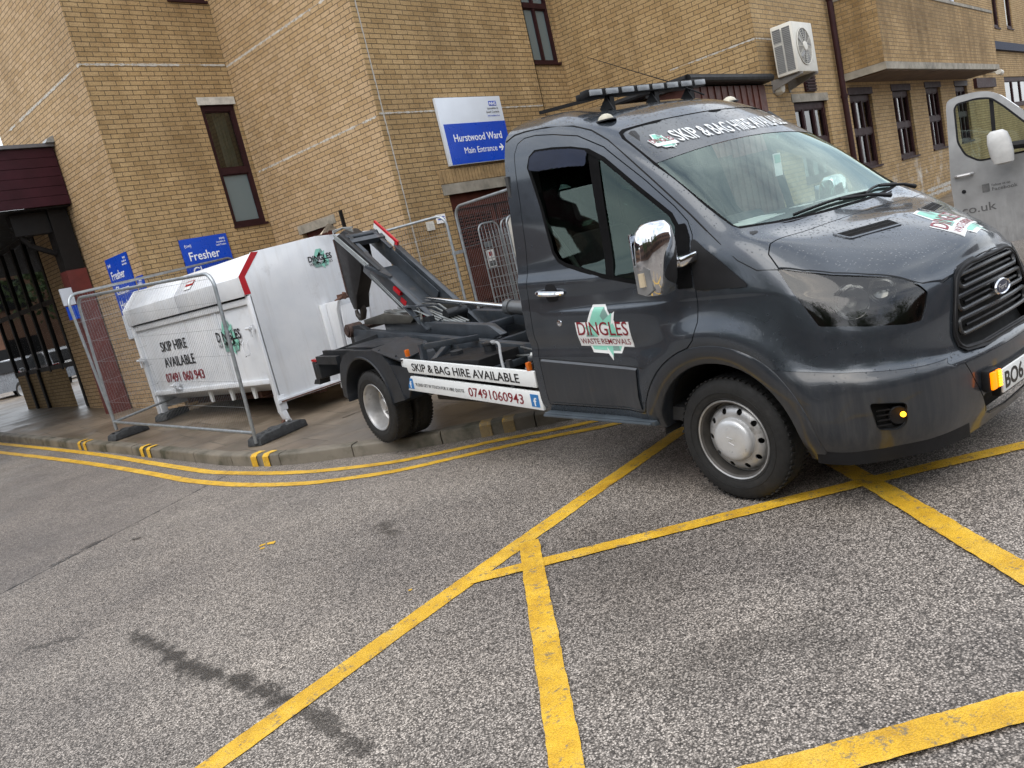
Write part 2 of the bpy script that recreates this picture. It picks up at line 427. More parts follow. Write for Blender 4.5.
M['silverpaint'] = paint('silver_metallic_paint', (.40, .40, .40), .35, .5, False, .2)
def skip_paint():
    t = NT('scuffed_white_paint'); co = t.coord()
    n = t.noise(1.6, 5, .6, co)
    col = t.ramp(n, [(.3, (.60, .63, .67)), (.7, (.74, .755, .775))])
    sx = t.n.new('ShaderNodeSeparateXYZ'); t.l.new(co, sx.inputs[0])
    st = t.ramp(t.noise(1.0, 6, .7, t.map(co, (9, 9, .8))), [(.5, 0.0), (.72, 1.0)])
    col = t.mix(t.math('MULTIPLY', st, .3), col, (.42, .39, .35))
    sm = t.ramp(t.noise(2.6, 7, .75, t.map(co, loc=(4, 2, 1))), [(.6, 0.0), (.72, 1.0)])
    col = t.mix(t.math('MULTIPLY', sm, .4), col, (.36, .36, .36))
    ru = t.ramp(t.noise(7, 7, .8, t.map(co, loc=(9, 2, 5))), [(.69, 0.0), (.73, 1.0)])
    low = t.math('MULTIPLY', t.math('SUBTRACT', 1.25, sx.outputs[2]), 1.2, clamp=True)
    col = t.mix(t.math('MULTIPLY', ru, t.math('ADD', .25, low, clamp=True)), col, (.2, .075, .03))
    t.P(base=col, rough=t.mix(sm, .38, .6), coat=.25, coatr=.2)
    t.P(normal=t.bump(t.noise(1.8, 3, .5, co), .12, .03))
    return t.m
M['skipwhite'] = skip_paint()

def glass(name, tint=(.75, .85, .82), alpha_mix=.75, rough=.02, drops=False, gcol=(1, 1, 1)):
    """thin pane: part clear, part mirror by angle"""
    t = NT(name); t.n.remove(t.p)
    tr = t.node('ShaderNodeBsdfTransparent'); tr.inputs[0].default_value = c4(tint)
    gl = t.node('ShaderNodeBsdfGlossy'); gl.inputs['Roughness'].default_value = rough; gl.inputs[0].default_value = c4(gcol)
    fr = t.node('ShaderNodeFresnel'); fr.inputs['IOR'].default_value = 1.55
    f = t.math('ADD', t.math('MULTIPLY', fr.outputs[0], 1.15), 1 - alpha_mix - .2, clamp=True)
    f = t.math('MAXIMUM', f, 0)
    if drops:
        co = t.coord(); v = t.voro(60, co); vc = t.voro(60, co, out='Color'); sc = t.n.new('ShaderNodeSeparateColor'); t.l.new(vc, sc.inputs[0])
        h = t.math('SUBTRACT', t.math('MULTIPLY', sc.outputs[0], .4), v, clamp=True)
        b = t.bump(h, .5, .01); t.l.new(b, gl.inputs['Normal'])
    mx = t.node('ShaderNodeMixShader'); t.l.new(f, mx.inputs[0]); t.l.new(tr.outputs[0], mx.inputs[1]); t.l.new(gl.outputs[0], mx.inputs[2])
    t.l.new(mx.outputs[0], t.out.inputs[0]); return t.m
M['screen'] = glass('windscreen_glass', (.84, .95, .91), .74, .015, False, (.84, 1, .93))
M['sideglass'] = glass('side_window_glass', (.60, .74, .67), .80, .02, False, (.8, 1, .9))
M['winglass'] = glass('window_glass', (.6, .65, .62), .79)
M['smoked'] = glass('smoked_lens', (.36, .36, .34), .80, .06)
def frost(name, c):
    t = NT(name); t.P(base=c, rough=.12, spec=.7, coat=.3); return t.m
M['frost'] = frost('frosted_pane', (.13, .17, .18))
M['deflector'] = glass('wind_deflector', (.12, .14, .2), .7)
def emis(name, c, s):
    t = NT(name); t.P(base=c, emit=c, emits=s, rough=.3); return t.m
M['amberlit'] = emis('lit_amber_led', (1.0, .22, .0), .75)
M['amberhot'] = emis('lit_amber_led_core', (1.0, .42, .02), 2.2)
# ---------------------------------------------------------------- ground
def rise(x, y):
    a = .035 * max(0, y - 8.5)
    if a >= .3: a = .3 + .12 * (1 - math.exp(-(a - .3) / .12))
    return a + .018 * min(max(x - 10, 0), 14)

KERB = [(4.3, 60), (4.12, 24), (4.0, 17.3), (3.97, 14.2), (3.97, 11.6), (3.955, 10.2), (3.945, 9.1), (3.95, 8.2), (3.985, 7.6), (4.08, 7.1),
        (4.23, 6.68), (4.46, 6.04), (4.74, 5.48), (5.05, 4.97), (5.33, 4.59), (5.75, 4.2), (6.3, 3.9), (7.2, 3.7), (9, 3.6), (14, 3.6), (26, 3.6), (60, 3.6)]
def catmull(P, step=.15):
    out = []; n = len(P)
    for i in range(n - 1):
        p0 = V3(P[max(i - 1, 0)]); p1 = V3(P[i]); p2 = V3(P[i + 1]); p3 = V3(P[min(i + 2, n - 1)])
        L = (p2 - p1).length; m1 = (p2 - p0) * (L / max((p2 - p0).length, 1e-6)); m2 = (p3 - p1) * (L / max((p3 - p1).length, 1e-6))
        k = max(1, min(60, int(L / step)))
        for j in range(k):
            t = j / k; t2 = t * t; t3 = t2 * t
            out.append(p1 * (2 * t3 - 3 * t2 + 1) + m1 * (t3 - 2 * t2 + t) + p2 * (-2 * t3 + 3 * t2) + m2 * (t3 - t2))
    out.append(V3(P[-1])); return out

def ground_sheet():
    def axis(a, b, c, d, fine, coarse):
        xs = [a]; x = a
        while x < b: x = min(b, x + coarse); xs.append(x)
        while x < c: x = min(c, x + fine); xs.append(x)
        while x < d: x = min(d, x + coarse); xs.append(x)
        return xs
    xs = [-400, -120] + axis(-60, -4, 30, 60, .5, 8) + [130, 400]; ys = [-400, -120] + axis(-60, -4, 30, 64, .5, 8) + [130, 420]
    bm = bmesh.new(); g = [[bm.verts.new((x, y, rise(x, y))) for y in ys] for x in xs]
    for i in range(len(xs) - 1):
        for j in range(len(ys) - 1):
            f = bm.faces.new((g[i][j], g[i + 1][j], g[i + 1][j + 1], g[i][j + 1])); f.smooth = True
    me = bpy.data.meshes.new('road'); bm.to_mesh(me); bm.free()
    return tag(link('road', me, M['asphalt']), 'grey stony worn asphalt road with damp patches', 'road', kind='structure')
ground_sheet()

def offset_path(P, d):
    out = []
    for i, p in enumerate(P):
        t = (P[min(i + 1, len(P) - 1)] - P[max(i - 1, 0)]).normalized(); out.append(p + V3((-t.y, t.x)) * d)
    return out
kp = [V3(p[:2]) for p in catmull([(a, b, 0) for a, b in KERB])]
kin = offset_path(kp, .125)     # left of travel = pavement side
KH = .12
# pavement sheet
bm = bmesh.new(); rows = []
for i, p in enumerate(kin):
    # fan of points from the kerb inwards to the far corner of the paving
    q = V3((62, 62)); row = []
    if p.y > 8 : tgt = V3((min(60, 10 + (p.y - 8)), p.y))
    elif p.x > 9: tgt = V3((p.x, 9 + (p.x - 9) * 0))
    else: tgt = V3((10, 8.5))
    for t in (0, .04, .1, .2, .35, .55, .8, 1):
        a = p.lerp(tgt, t); row.append(bm.verts.new((a.x, a.y, rise(a.x, a.y) + KH)))
    rows.append(row)
for A, B in zip(rows, rows[1:]):
    for k in range(len(A) - 1):
        vs = [A[k], A[k + 1], B[k + 1], B[k]]
        if (vs[1].co - vs[2].co).length < 1e-5: vs = [A[k], A[k + 1], B[k]]
        try: f = bm.faces.new(vs); f.smooth = True
        except Exception: pass
bmesh.ops.remove_doubles(bm, verts=bm.verts[:], dist=1e-4)
bmesh.ops.recalc_face_normals(bm, faces=bm.faces[:])
for f in bm.faces:
    if f.normal.z < 0: f.normal_flip()
me = bpy.data.meshes.new('pavement'); bm.to_mesh(me); bm.free()
tag(link('pavement', me, M['paving']), 'damp brown paving flags beside the hospital wall', 'pavement', kind='structure')
# kerb stones
mb = MB(); acc = 0; start = 0; i = 0
while i < len(kp) - 1:
    j = i; L = 0
    while j < len(kp) - 1 and L < .9: L += (kp[j + 1] - kp[j]).length; j += 1
    seg_o = kp[i:j + 1]; seg_i = kin[i:j + 1]
    # trim ends for the joint
    gap = .006
    so = [p.copy() for p in seg_o]; si = [p.copy() for p in seg_i]
    t0 = (so[1] - so[0]).normalized() * gap; t1 = (so[-1] - so[-2]).normalized() * gap
    so[0] += t0; si[0] += t0; so[-1] -= t1; si[-1] -= t1
    dz = random.uniform(-.004, .006)
    prof = []
    for o_, i_ in zip(so, si):
        z = rise(o_.x, o_.y); d = (i_ - o_); 
        prof.append([(*o_, z - .15), (*o_, z + KH - .022 + dz), (*(o_ + d * .06), z + KH - .006 + dz), (*(o_ + d * .18), z + KH + .002 + dz), (*i_, z + KH + .004 + dz), (*i_, z - .15)])
    V = [[mb.bm.verts.new(q) for q in r] for r in prof]
    for A, B in zip(V, V[1:]):
        for k in range(5): mb.bm.faces.new((A[k], B[k], B[k + 1], A[k + 1]))
    mb.bm.faces.new(V[0]); mb.bm.faces.new(V[-1][::-1])
    i = j
tag(mb.build('kerb', M['kerb'], ang=50), 'row of grey concrete kerb stones edging the pavement', 'kerb', kind='structure')

# painted lines: strips following the ground with ragged edges
def strip(mb, pts, w, z=.005, step=.03, rag=.0028, taper=None):
    P = catmull([(a, b, 0) for a, b in pts], step); n = len(P)
    rnd = random.Random(len(pts) * 97 + int(abs(pts[0][0]) * 1000)); prev = None; wa = wb = 0
    for i, p in enumerate(P):
        t = (P[min(i + 1, n - 1)] - P[max(i - 1, 0)]).normalized(); nrm = V3((-t.y, t.x, 0))
        wa = wa * .5 + rnd.uniform(-rag, rag); wb = wb * .5 + rnd.uniform(-rag, rag)
        ww = w if not taper else taper[0] + (taper[1] - taper[0]) * i / (n - 1)
        a = p + nrm * (ww / 2 + wa); b = p - nrm * (ww / 2 + wb)
        A = mb.bm.verts.new((a.x, a.y, rise(a.x, a.y) + z)); B = mb.bm.verts.new((b.x, b.y, rise(b.x, b.y) + z))
        if prev: mb.bm.faces.new((prev[0], prev[1], B, A))
        prev = (A, B)
outer = [(3.52, 40), (3.55, 20), (3.545, 15.7), (3.57, 13.2), (3.565, 11.2), (3.525, 9.58), (3.47, 8.19), (3.47, 7.28), (3.58, 6.4), (3.76, 5.87), (3.983, 5.44), (4.281, 5.1), (4.578, 4.76), (4.86, 4.41), (5.15, 4.0), (5.5, 3.7), (6.2, 3.35), (8, 3.2), (20, 3.15)]
inner = [(3.84, 40), (3.865, 20), (3.87, 16.9), (3.88, 14.2), (3.866, 12.0), (3.797, 10.2), (3.745, 8.74), (3.75, 7.83), (3.845, 6.8), (4.0, 6.2), (4.196, 5.71), (4.481, 5.32), (4.776, 4.955), (5.02, 4.57), (5.3, 4.22), (5.65, 3.93), (6.3, 3.6), (8, 3.42), (20, 3.38)]
def marking(name, label, fn):
    mb = MB(); fn(mb)
    for f in mb.bm.faces:
        f.normal_update()
        if f.normal.z < 0: f.normal_flip()
    o = mb.build(name, M['yellow'], recalc=False); tag(o, label, 'road marking', kind='structure')
marking('double_yellow_lines', 'pair of yellow no-waiting lines following the kerb', lambda mb: (strip(mb, outer, .10), strip(mb, inner, .10)))
def hatch(mb):
    strip(mb, [(-.4, 2.88), (.96, 2.97), (2.85, 3.11), (4.82, 3.215), (5.9, 3.27)], .125, z=.004)
    strip(mb, [(2.50, 3.07), (3.39, 2.205), (3.99, 1.62), (4.62, .955), (6.2, -.75)], .105, z=.0075)
    strip(mb, [(2.98, 3.07), (1.55, 1.67), (.2, .35)], .115, z=.011)
    strip(mb, [(4.50, 2.02), (4.10, 1.61), (3.16, .70), (1.9, -.55)], .115, z=.011)
    strip(mb, [(.8, 2.05), (1.86, 1.0), (2.33, .56), (3.6, -.75)], .125, z=.0145)
marking('box_junction_hatching', 'yellow box markings crossing under the front of the grey truck', hatch)
def flecks(mb):
    for (x, y, r) in [(2.55, 5.17, .035), (2.5, 5.22, .03), (2.46, 5.15, .02), (2.32, 3.35, .012)]:
        P = [(x + r * random.uniform(.5, 1.3) * math.cos(a), y + r * random.uniform(.5, 1.3) * math.sin(a), rise(x, y) + .004) for a in [k * PI / 5 for k in range(10)]]
        mb.poly(P)
marking('paint_flecks', 'small yellow paint scraps left on the asphalt', flecks)
worn_yellow = yellow_paint('worn_yellow_kerb_paint', .60)
# loading blips painted on the kerb
def blip(x, y):
    best = min(range(1, len(kp) - 1), key=lambda i: (kp[i] - V3((x, y))).length)
    o_, i_ = kp[best], kin[best]; t = (kp[best + 1] - kp[best - 1]).normalized(); d = i_ - o_; n = -d.normalized()
    mb = MB()
    for s in (-.11, .11):
        c = o_ + t * s; ci = c + d * 1.0; z = rise(c.x, c.y); h = .055
        pr = [(n * .012 + d * 0, .0), (n * .012, KH - .014), (d * .09, KH + .006), (d * .19, KH + .0125), (d * 1.0, KH + .0135)]
        L = []
        for off, zz in pr:
            a = c + off
            L.append((mb.bm.verts.new((a.x - t.x * h, a.y - t.y * h, z + zz)), mb.bm.verts.new((a.x + t.x * h, a.y + t.y * h, z + zz))))
        for (a, b), (c2, d2) in zip(L, L[1:]): mb.bm.faces.new((a, b, d2, c2))
    return mb.build('kerb_blip', M['yellow'] if y > 6 else worn_yellow)
for (x, y), lb in [((4.0, 13.0), 'pair of yellow kerb blips farthest along the kerb, near the entrance'), ((3.95, 10.6), 'pair of yellow kerb blips in front of the fence panel'), ((3.95, 7.68), 'pair of yellow kerb blips below the rubber fence foot near the bend'), ((4.92, 5.1), 'worn yellow kerb blips beside the truck side boards')]:
    tag(blip(x, y), lb, 'road marking', kind='structure')
# ---------------------------------------------------------------- hospital
bld = empty('hospital_building', (8.2, 9.45, 0))
tag(bld, 'buff brick hospital building with stepped walls behind the truck and skip', 'building')
def inb(o): o.parent = bld; o.matrix_parent_inverse = bld.matrix_basis.inverted(); return o
bld_inv = Matrix.Translation((-8.2, -9.45, 0))

def wall(name, o, ud, u0, u1, z0, z1, opens=(), mat='brick', depth=.11, thick=.3, uoff=0):
    """vertical wall sheet with openings; ud = unit direction of u; outward normal = ud x z (right-hand: ud x (0,0,1))"""
    ud = V3(ud); n = ud.cross(V3((0, 0, 1))); o = V3(o)
    us = sorted({u0, u1} | {v for a in opens for v in a[:2] if u0 < v < u1}); zs = sorted({z0, z1} | {v for a in opens for v in a[2:4] if z0 < v < z1})
    bm = bmesh.new(); uvl = bm.loops.layers.uv.new('uv')
    def P(u, z, d=0): return o + ud * u + V3((0, 0, z)) - n * d
    def face(pts, uvs):
        f = bm.faces.new([bm.verts.new(p) for p in pts])
        for l, uv in zip(f.loops, uvs): l[uvl].uv = uv
    for a, b in zip(us, us[1:]):
        for c, d in zip(zs, zs[1:]):
            mu, mz = (a + b) / 2, (c + d) / 2
            if any(q[0] < mu < q[1] and q[2] < mz < q[3] for q in opens): continue
            face([P(a, c), P(b, c), P(b, d), P(a, d)], [(a + uoff, c), (b + uoff, c), (b + uoff, d), (a + uoff, d)])
    for q in opens:
        a, b, c, d = q[:4]; D = depth
        face([P(a, c), P(a, c, D), P(a, d, D), P(a, d)], [(a, c), (a + D, c), (a + D, d), (a, d)])
        face([P(b, c, D), P(b, c), P(b, d), P(b, d, D)], [(b + D, c), (b, c), (b, d), (b + D, d)])
        face([P(a, d), P(a, d, D), P(b, d, D), P(b, d)], [(a, d), (a, d + D), (b, d + D), (b, d)])
        face([P(a, c, D), P(a, c), P(b, c), P(b, c, D)], [(a, c + D), (a, c), (b, c), (b, c + D)])
    # back and ends, so the wall has a thickness
    if thick:
        face([P(u0, z1), P(u1, z1), P(u1, z1, thick), P(u0, z1, thick)], [(u0, 0), (u1, 0), (u1, thick), (u0, thick)])
    me = bpy.data.meshes.new(name); bm.to_mesh(me); bm.free()
    return inb(link(name, me, M[mat] if isinstance(mat, str) else mat))

def lbox(name, o, ud, u0, u1, z0, z1, d0, d1, mat, parent=None, bev=0):
    """box on a wall: d measured outwards from the wall face"""
    ud = V3(ud); n = ud.cross(V3((0, 0, 1)))
    Mx = Matrix((ud, n, V3((0, 0, 1)))).transposed().to_4x4(); Mx.translation = V3(o)
    mb = MB(); mb.box(u0, u1, d0, d1, z0, z1, Mx, bev)
    ob = mb.build(name, M[mat] if isinstance(mat, str) else mat)
    par(ob, parent or bld); return ob
def par(o, p):
    bpy.context.view_layer.update() if p.parent and p.type == 'EMPTY' and False else None
    o.parent = p; o.matrix_parent_inverse = world_of(p).inverted(); return o
def world_of(p):
    Mx = p.matrix_basis.copy()
    while p.parent:
        Mx = p.matrix_parent_inverse @ Mx; p = p.parent; Mx = p.matrix_basis @ Mx
    return Mx

def window(o, ud, a, b, c, d, cols=1, split=.5, fw=.055, frost=None, curtain=None, mat='maroon', sill=True, depth=.11):
    """window in an opening: frame (with sash bars), panes; set back by depth"""
    ud = V3(ud); n = ud.cross(V3((0, 0, 1)))
    Mx = Matrix((ud, n, V3((0, 0, 1)))).transposed().to_4x4(); Mx.translation = V3(o)
    w = MB(); D0, D1 = -depth, -depth + .07
    w.box(a, a + fw, D0, D1, c, d, Mx); w.box(b - fw, b, D0, D1, c, d, Mx)
    w.box(a + fw, b - fw, D0, D1, c, c + fw, Mx); w.box(a + fw, b - fw, D0, D1, d - fw * 1.3, d, Mx)
    zm = c + (d - c) * split if split else None
    cells = []
    step = (b - a - fw) / cols
    xs = [a + fw / 2 + i * step for i in range(cols + 1)]
    for i in range(1, cols): w.box(xs[i] - fw * .45, xs[i] + fw * .45, D0 + .006, D1 - .006, c + fw, d - fw * 1.3, Mx)
    if zm:
        w.box(a + fw, b - fw, D0 + .003, D1 + .004, zm - fw * .7, zm + fw * .7, Mx)
    fr = w.build('window', M[mat], ang=30); par(fr, bld)
    def pane(z0, z1, m):
        for i in range(cols):
            g = MB(); g.box(xs[i] + fw * .4, xs[i + 1] - fw * .4, D0 + .02, D0 + .026, z0, z1, Mx)
            # slim inner sash
            s = MB(); x0, x1 = xs[i] + fw * .45, xs[i + 1] - fw * .45; q = .022
            s.box(x0, x0 + q, D0 + .03, D0 + .05, z0, z1, Mx); s.box(x1 - q, x1, D0 + .03, D0 + .05, z0, z1, Mx)
            s.box(x0 + q, x1 - q, D0 + .03, D0 + .05, z0, z0 + q, Mx); s.box(x0 + q, x1 - q, D0 + .03, D0 + .05, z1 - q, z1, Mx)
            par(g.build('pane', M[m]), fr); par(s.build('sash', M[mat]), fr)
    if zm:
        pane(c + fw, zm - fw * .7, 'frost' if frost in ('low', 'all') else 'winglass'); pane(zm + fw * .7, d - fw * 1.3, 'frost' if frost == 'all' else 'winglass')
    else: pane(c + fw, d - fw * 1.3, 'winglass')
    # room behind
    r = MB(); e = .02
    A = [(a - .3, -depth - 1.1), (b + .3, -depth - 1.1)]
    r.quad(*[Mx @ V3(p) for p in [(a - .3, -depth - 1.1, c - .2), (b + .3, -depth - 1.1, c - .2), (b + .3, -depth - 1.1, d + .2), (a - .3, -depth - 1.1, d + .2)]])
    for (p, q) in [((a - .3, -depth - 1.1), (a - .3, -depth - .04)), ((b + .3, -depth - 1.1), (b + .3, -depth - .04))]:
        r.quad(*[Mx @ V3(v) for v in [(*p, c - .2), (*q, c - .2), (*q, d + .2), (*p, d + .2)]])
    r.quad(*[Mx @ V3(p) for p in [(a - .3, -depth - 1.1, d + .2), (b + .3, -depth - 1.1, d + .2), (b + .3, -depth - .04, d + .2), (a - .3, -depth - .04, d + .2)]])
    r.quad(*[Mx @ V3(p) for p in [(a - .3, -depth - 1.1, c - .2), (b + .3, -depth - 1.1, c - .2), (b + .3, -depth - .04, c - .2), (a - .3, -depth - .04, c - .2)]])
    par(r.build('room', M['room'], recalc=False), fr)
    if curtain:
        k = MB(); rnd = random.Random(int(a * 100))
        for (f0, f1) in curtain:
            x0 = a + fw + (b - a - 2 * fw) * f0; x1 = a + fw + (b - a - 2 * fw) * f1; N = max(6, int((x1 - x0) / .02)); pv = None
            for i in range(N + 1):
                x = x0 + (x1 - x0) * i / N; y = -depth - .12 + .025 * math.sin(i * 1.9 + rnd.random() * .4)
                A_ = k.bm.verts.new(Mx @ V3((x, y, c))); B_ = k.bm.verts.new(Mx @ V3((x, y, d)))
                if pv: k.bm.faces.new((pv[0], A_, B_, pv[1])).smooth = True
                pv = (A_, B_)
        par(k.build('curtain', M['curtain'], recalc=False), fr)
    if sill: par(lbox('sill', o, ud, a - .01, b + .01, c - .03, c + .012, -.06, .035, mat, fr), fr) if False else lbox('sill', o, ud, a - .01, b + .01, c - .03, c + .012, -.06, .035, mat, fr)
    return fr

X_ = (1, 0, 0); Yn = (0, -1, 0)      # X_ cross z = (0,-1,0): faces -Y ; Yn cross z = (-1,0,0): faces -X
ZT = 10.5
# left return wall faces -X, X = 5.7, from Y=17.45 to 13.1 (u runs along -Y)
wall('wall', (5.7, 17.45, 0), Yn, 0, 4.35, 0, ZT, mat='brick_lit', uoff=.1)
# wall with the tall window, Y = 13.1
OA = (0, 13.1, 0)
wall('wall', OA, X_, 5.7, 8.22, 0, ZT, [(7.50, 8.16, 3.08, 5.20), (7.47, 8.18, 6.95, 8.9)])
window(OA, X_, 7.50, 8.16, 3.08, 5.20, 1, .46, .075, frost='low', curtain=[(.45, .95)])
window(OA, X_, 7.47, 8.18, 6.95, 8.9, 1, .46, .075)
lbox('lintel', OA, X_, 7.47, 8.19, 5.20, 5.33, -.1, .012, simple('bright_concrete', (.5, .48, .43), .8, var=.25, scale=9))
# side wall facing -X, X = 8.22, from Y=13.1 to 9.45, with low door
wall('wall', (8.22, 13.1, 0), Yn, 0, 3.65, 0, ZT, [(.9, 1.85, .1, 2.68)], mat='brick_lit')
lbox('lintel', (8.22, 13.1, 0), Yn, .82, 1.95, 2.68, 2.83, -.1, .012, 'concrete')
lbox('door', (8.22, 13.1, 0), Yn, .9, 1.85, .1, 2.68, -.16, -.09, 'maroon_door')
lbox('vent_bracket', (8.22, 13.1, 0), Yn, 2.15, 2.19, 2.55, 2.85, 0, .05, 'black')
# wall with the ward sign, Y = 9.45
OD = (0, 9.45, 0)
wall('wall', OD, X_, 8.22, 12.22, 0, ZT, [(9.27, 11.6, .05, 2.66)], depth=.2)
wall('wall', (0, 9.48, 0), X_, 12.22, 13.15, 0, ZT, [(12.23, 13.03, 4.77, 7.4)], uoff=.07)
lbox('jamb', OD, X_, 12.2, 12.22, 0, ZT, -.03, 0, 'concrete')
window((0, 9.48, 0), X_, 12.23, 13.03, 4.77, 7.4, 2, .4, .06, frost='all')
lbox('lintel', OD, X_, 9.15, 11.7, 2.66, 2.83, -.12, .014, 'concrete')
# soldier course over the entrance
mb = MB(); rs = random.Random(3); x = 9.14
while x < 11.7:
    mb.box(x, x + .066, 9.434, 9.452, 2.84, 3.05); x += .076
tag(inb(mb.build('soldier_course', simple('soldier_brick', (.30, .20, .095), .85, var=.35, scale=7, bump=.3))))
# side wall facing -X at X = 13.15, Y 9.45..5.7
wall('wall', (13.15, 9.48, 0), Yn, 0, 3.78, 0, ZT)
# wall with the air conditioner and the barred windows, Y = 5.7
OG = (0, 5.7, 0)
W = [(14.24, 15.8, 1.5, 2.90), (17.0, 18.33, 1.5, 2.97), (19.7, 21.03, 1.5, 3.0), (22.3, 23.65, 1.53, 3.03), (25.1, 26.4, 1.53, 3.03)]
wall('wall', OG, X_, 13.15, 16.85, 0, ZT, [W[0]], mat='brick_eff')
wall('wall', OG, X_, 16.85, 27.0, 0, 3.3, W[1:], mat='brick_eff')
wall('wall', OG, X_, 16.85, 27.0, 3.3, ZT, [(21.5, 26.4, 5.15, 6.8)])
window(OG, X_, 21.5, 26.4, 5.15, 6.8, 5, .6, .06, curtain=[(0, 1)], mat='white')
for i, (a, b, c, d) in enumerate(W):
    window(OG, X_, a, b, c, d, 3, .5, .09, curtain=[(.06, .22), (.38, .58), (.74, .86)], depth=.13)
    lbox('lintel', OG, X_, a - .06, b + .06, d, d + .14, -.12, .012, 'concrete' if i == 0 else 'maroon')
# balcony box projecting over the windows
bx0, bx1, by = 16.9, 26.6, 4.94
wall('balcony_wall', (0, by, 0), X_, bx0, bx1, 3.37, 4.72, mat='brick_streaky')
wall('balcony_wall', (bx0, 5.69, 0), Yn, 0, 5.69 - by, 3.37, 4.72, mat='brick_streaky')
mb = MB(); mb.box(bx0 - .03, bx1 + .03, by - .03, 5.69, 3.23, 3.365); inb(mb.build('balcony_slab', M['concrete']))
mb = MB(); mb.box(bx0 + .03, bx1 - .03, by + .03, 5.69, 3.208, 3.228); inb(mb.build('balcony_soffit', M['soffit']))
mb = MB(); mb.box(bx0 - .02, bx1 + .02, by - .02, by + .26, 4.722, 4.79); mb.box(bx0 - .02, bx0 + .26, by + .26, 5.69, 4.722, 4.79); inb(mb.build('coping', M['concrete']))
mb = MB(); mb.box(bx1 - .02, bx1, by + .03, 5.69, 3.37, 4.72); inb(mb.build('balcony_wall', M['maroon']))
# wing at the far right
OW = (0, 6.2, 0)
wall('wall', (27.0, 5.7, 0), (0, 1, 0), 0, .5, 0, ZT)
wall('wall', OW, X_, 27.0, 60, 0, ZT, [(33.6, 34.5, 5.05, 7.5), (35.7, 36.8, 5.1, 7.5), (34.1, 38.6, 2.35, 3.4)])
for (a, b, c, d) in [(33.6, 34.5, 5.05, 7.5), (35.7, 36.8, 5.1, 7.5), (34.1, 38.6, 2.35, 3.4)]:
    window(OW, X_, a, b, c, d, 1 if b - a < 2 else 3, .5 if b - a < 2 else None, .12, curtain=[(.05, .35), (.4, .6)] if b - a > 2 else None)
lbox('fascia_band', OW, X_, 32.4, 60, 4.28, 4.55, 0, .12, simple('navy_fascia', (.008, .014, .04), .6, spec=.15))
lbox('fascia_band', OW, X_, 29.6, 32.3, 3.05, 3.35, 0, .1, 'maroon')
# drain pipe with brackets
mb = MB(); mb.tube([(16.47, 5.61, 0), (16.47, 5.61, ZT)], .055, 12)
for z in (1.2, 2.9, 4.7, 6.5): mb.tube([(16.47, 5.61, z), (16.47, 5.61, z + .06)], .068, 12)
inb(mb.build('drainpipe', M['maroon']))
# vent grille and bulkhead lamp
mb = MB()
mb.box(14.82, 15.28, 5.66, 5.70, 3.07, 3.35)
for k in range(5): mb.box(14.84, 15.26, 5.635, 5.665, 3.09 + k * .052, 3.115 + k * .052)
inb(mb.build('vent', M['maroon']))
mb = MB(); mb.lathe([(0, .0), (0, .11), (.05, .12), (.12, .09), (.15, 0)], Matrix.Translation((13.62, 5.7, 3.14)) @ Matrix.Rotation(-PI / 2, 4, 'Z'), 20)
lamp = mb.build('bulkhead_lamp', M['acwhite']); tag(lamp, 'small white oval wall lamp under the air conditioner', 'lamp')
mb = MB(); mb.tube([(13.2, 5.688, 3.2), (13.6, 5.688, 3.19)], .008, 6); mb.tube([(13.85, 5.688, 3.42), (13.8, 5.688, 3.25)], .01, 6); inb(mb.build('cable', M['black']))
# salt lines on the joints (irregular, thin)
def saltline(pts_fn, L, w, seed, cov=.75, mat=None):
    rnd = random.Random(seed); mb = MB(); n = int(L / .035); prev = None; on = True; st = 0
    for i in range(n + 1):
        u = L * i / n; st -= 1
        if st <= 0: on = rnd.random() < cov; st = rnd.randint(3, 16)
        h = (w * rnd.uniform(.25, 1.0) if on else .003)
        up = pts_fn(u, h * .7); dn = pts_fn(u, -h)
        A = mb.bm.verts.new(up); B = mb.bm.verts.new(dn)
        if prev: mb.bm.faces.new((prev[0], prev[1], B, A))
        prev = (A, B)
    return inb(mb.build('mortar_stain', mat or M['salt'], recalc=False))
def saltmat():
    t = NT('lime_salts'); co = t.coord(); n = t.noise(26, 6, .8, co)
    tr = t.node('ShaderNodeBsdfTransparent'); mx = t.node('ShaderNodeMixShader')
    t.P(base=t.ramp(t.noise(9, 4, .6, co), [(.3, (.40, .37, .32)), (.7, (.60, .58, .53))]), rough=.9)
    f = t.ramp(n, [(.34, 0.0), (.50, .95)]); t.l.new(f, mx.inputs[0]); t.l.new(tr.outputs[0], mx.inputs[1]); t.l.new(t.p.outputs[0], mx.inputs[2])
    t.l.new(mx.outputs[0], t.out.inputs[0]); return t.m
M['salt'] = saltmat()
saltline(lambda u, h: (5.7 + u, 13.097, 5.88 + h), 2.5, 0.029, 1, .7)
saltline(lambda u, h: (5.697, 17.4 - u, 5.88 + h), 4.3, 0.036, 2, .85)
saltline(lambda u, h: (8.217, 13.1 - u, 5.85 + h), 3.65, 0.029, 3, .9)
saltline(lambda u, h: (8.217, 13.0 - u, 3.97 + h), 3.5, 0.026, 4, .9)
saltline(lambda u, h: (8.25 + u, 9.447, 4.0 + h), 1.2, 0.023, 5, 1.0)
saltline(lambda u, h: (11.0 + u, 9.447, 4.0 + h), 1.2, 0.019, 6, .8)
saltline(lambda u, h: (13.147, 7.3 - u, 3.95 + h), 1.6, 0.023, 7, .8)
saltline(lambda u, h: (13.16 + u, 5.697, 3.95 + h), 1.0, 0.019, 8, .9)
saltline(lambda u, h: (16.9 + u, 5.697, .62 + h), 9, .08, 9, .8)
saltline(lambda u, h: (18.9 + u, 5.697, .5 + h), 7, .08, 19, .8)
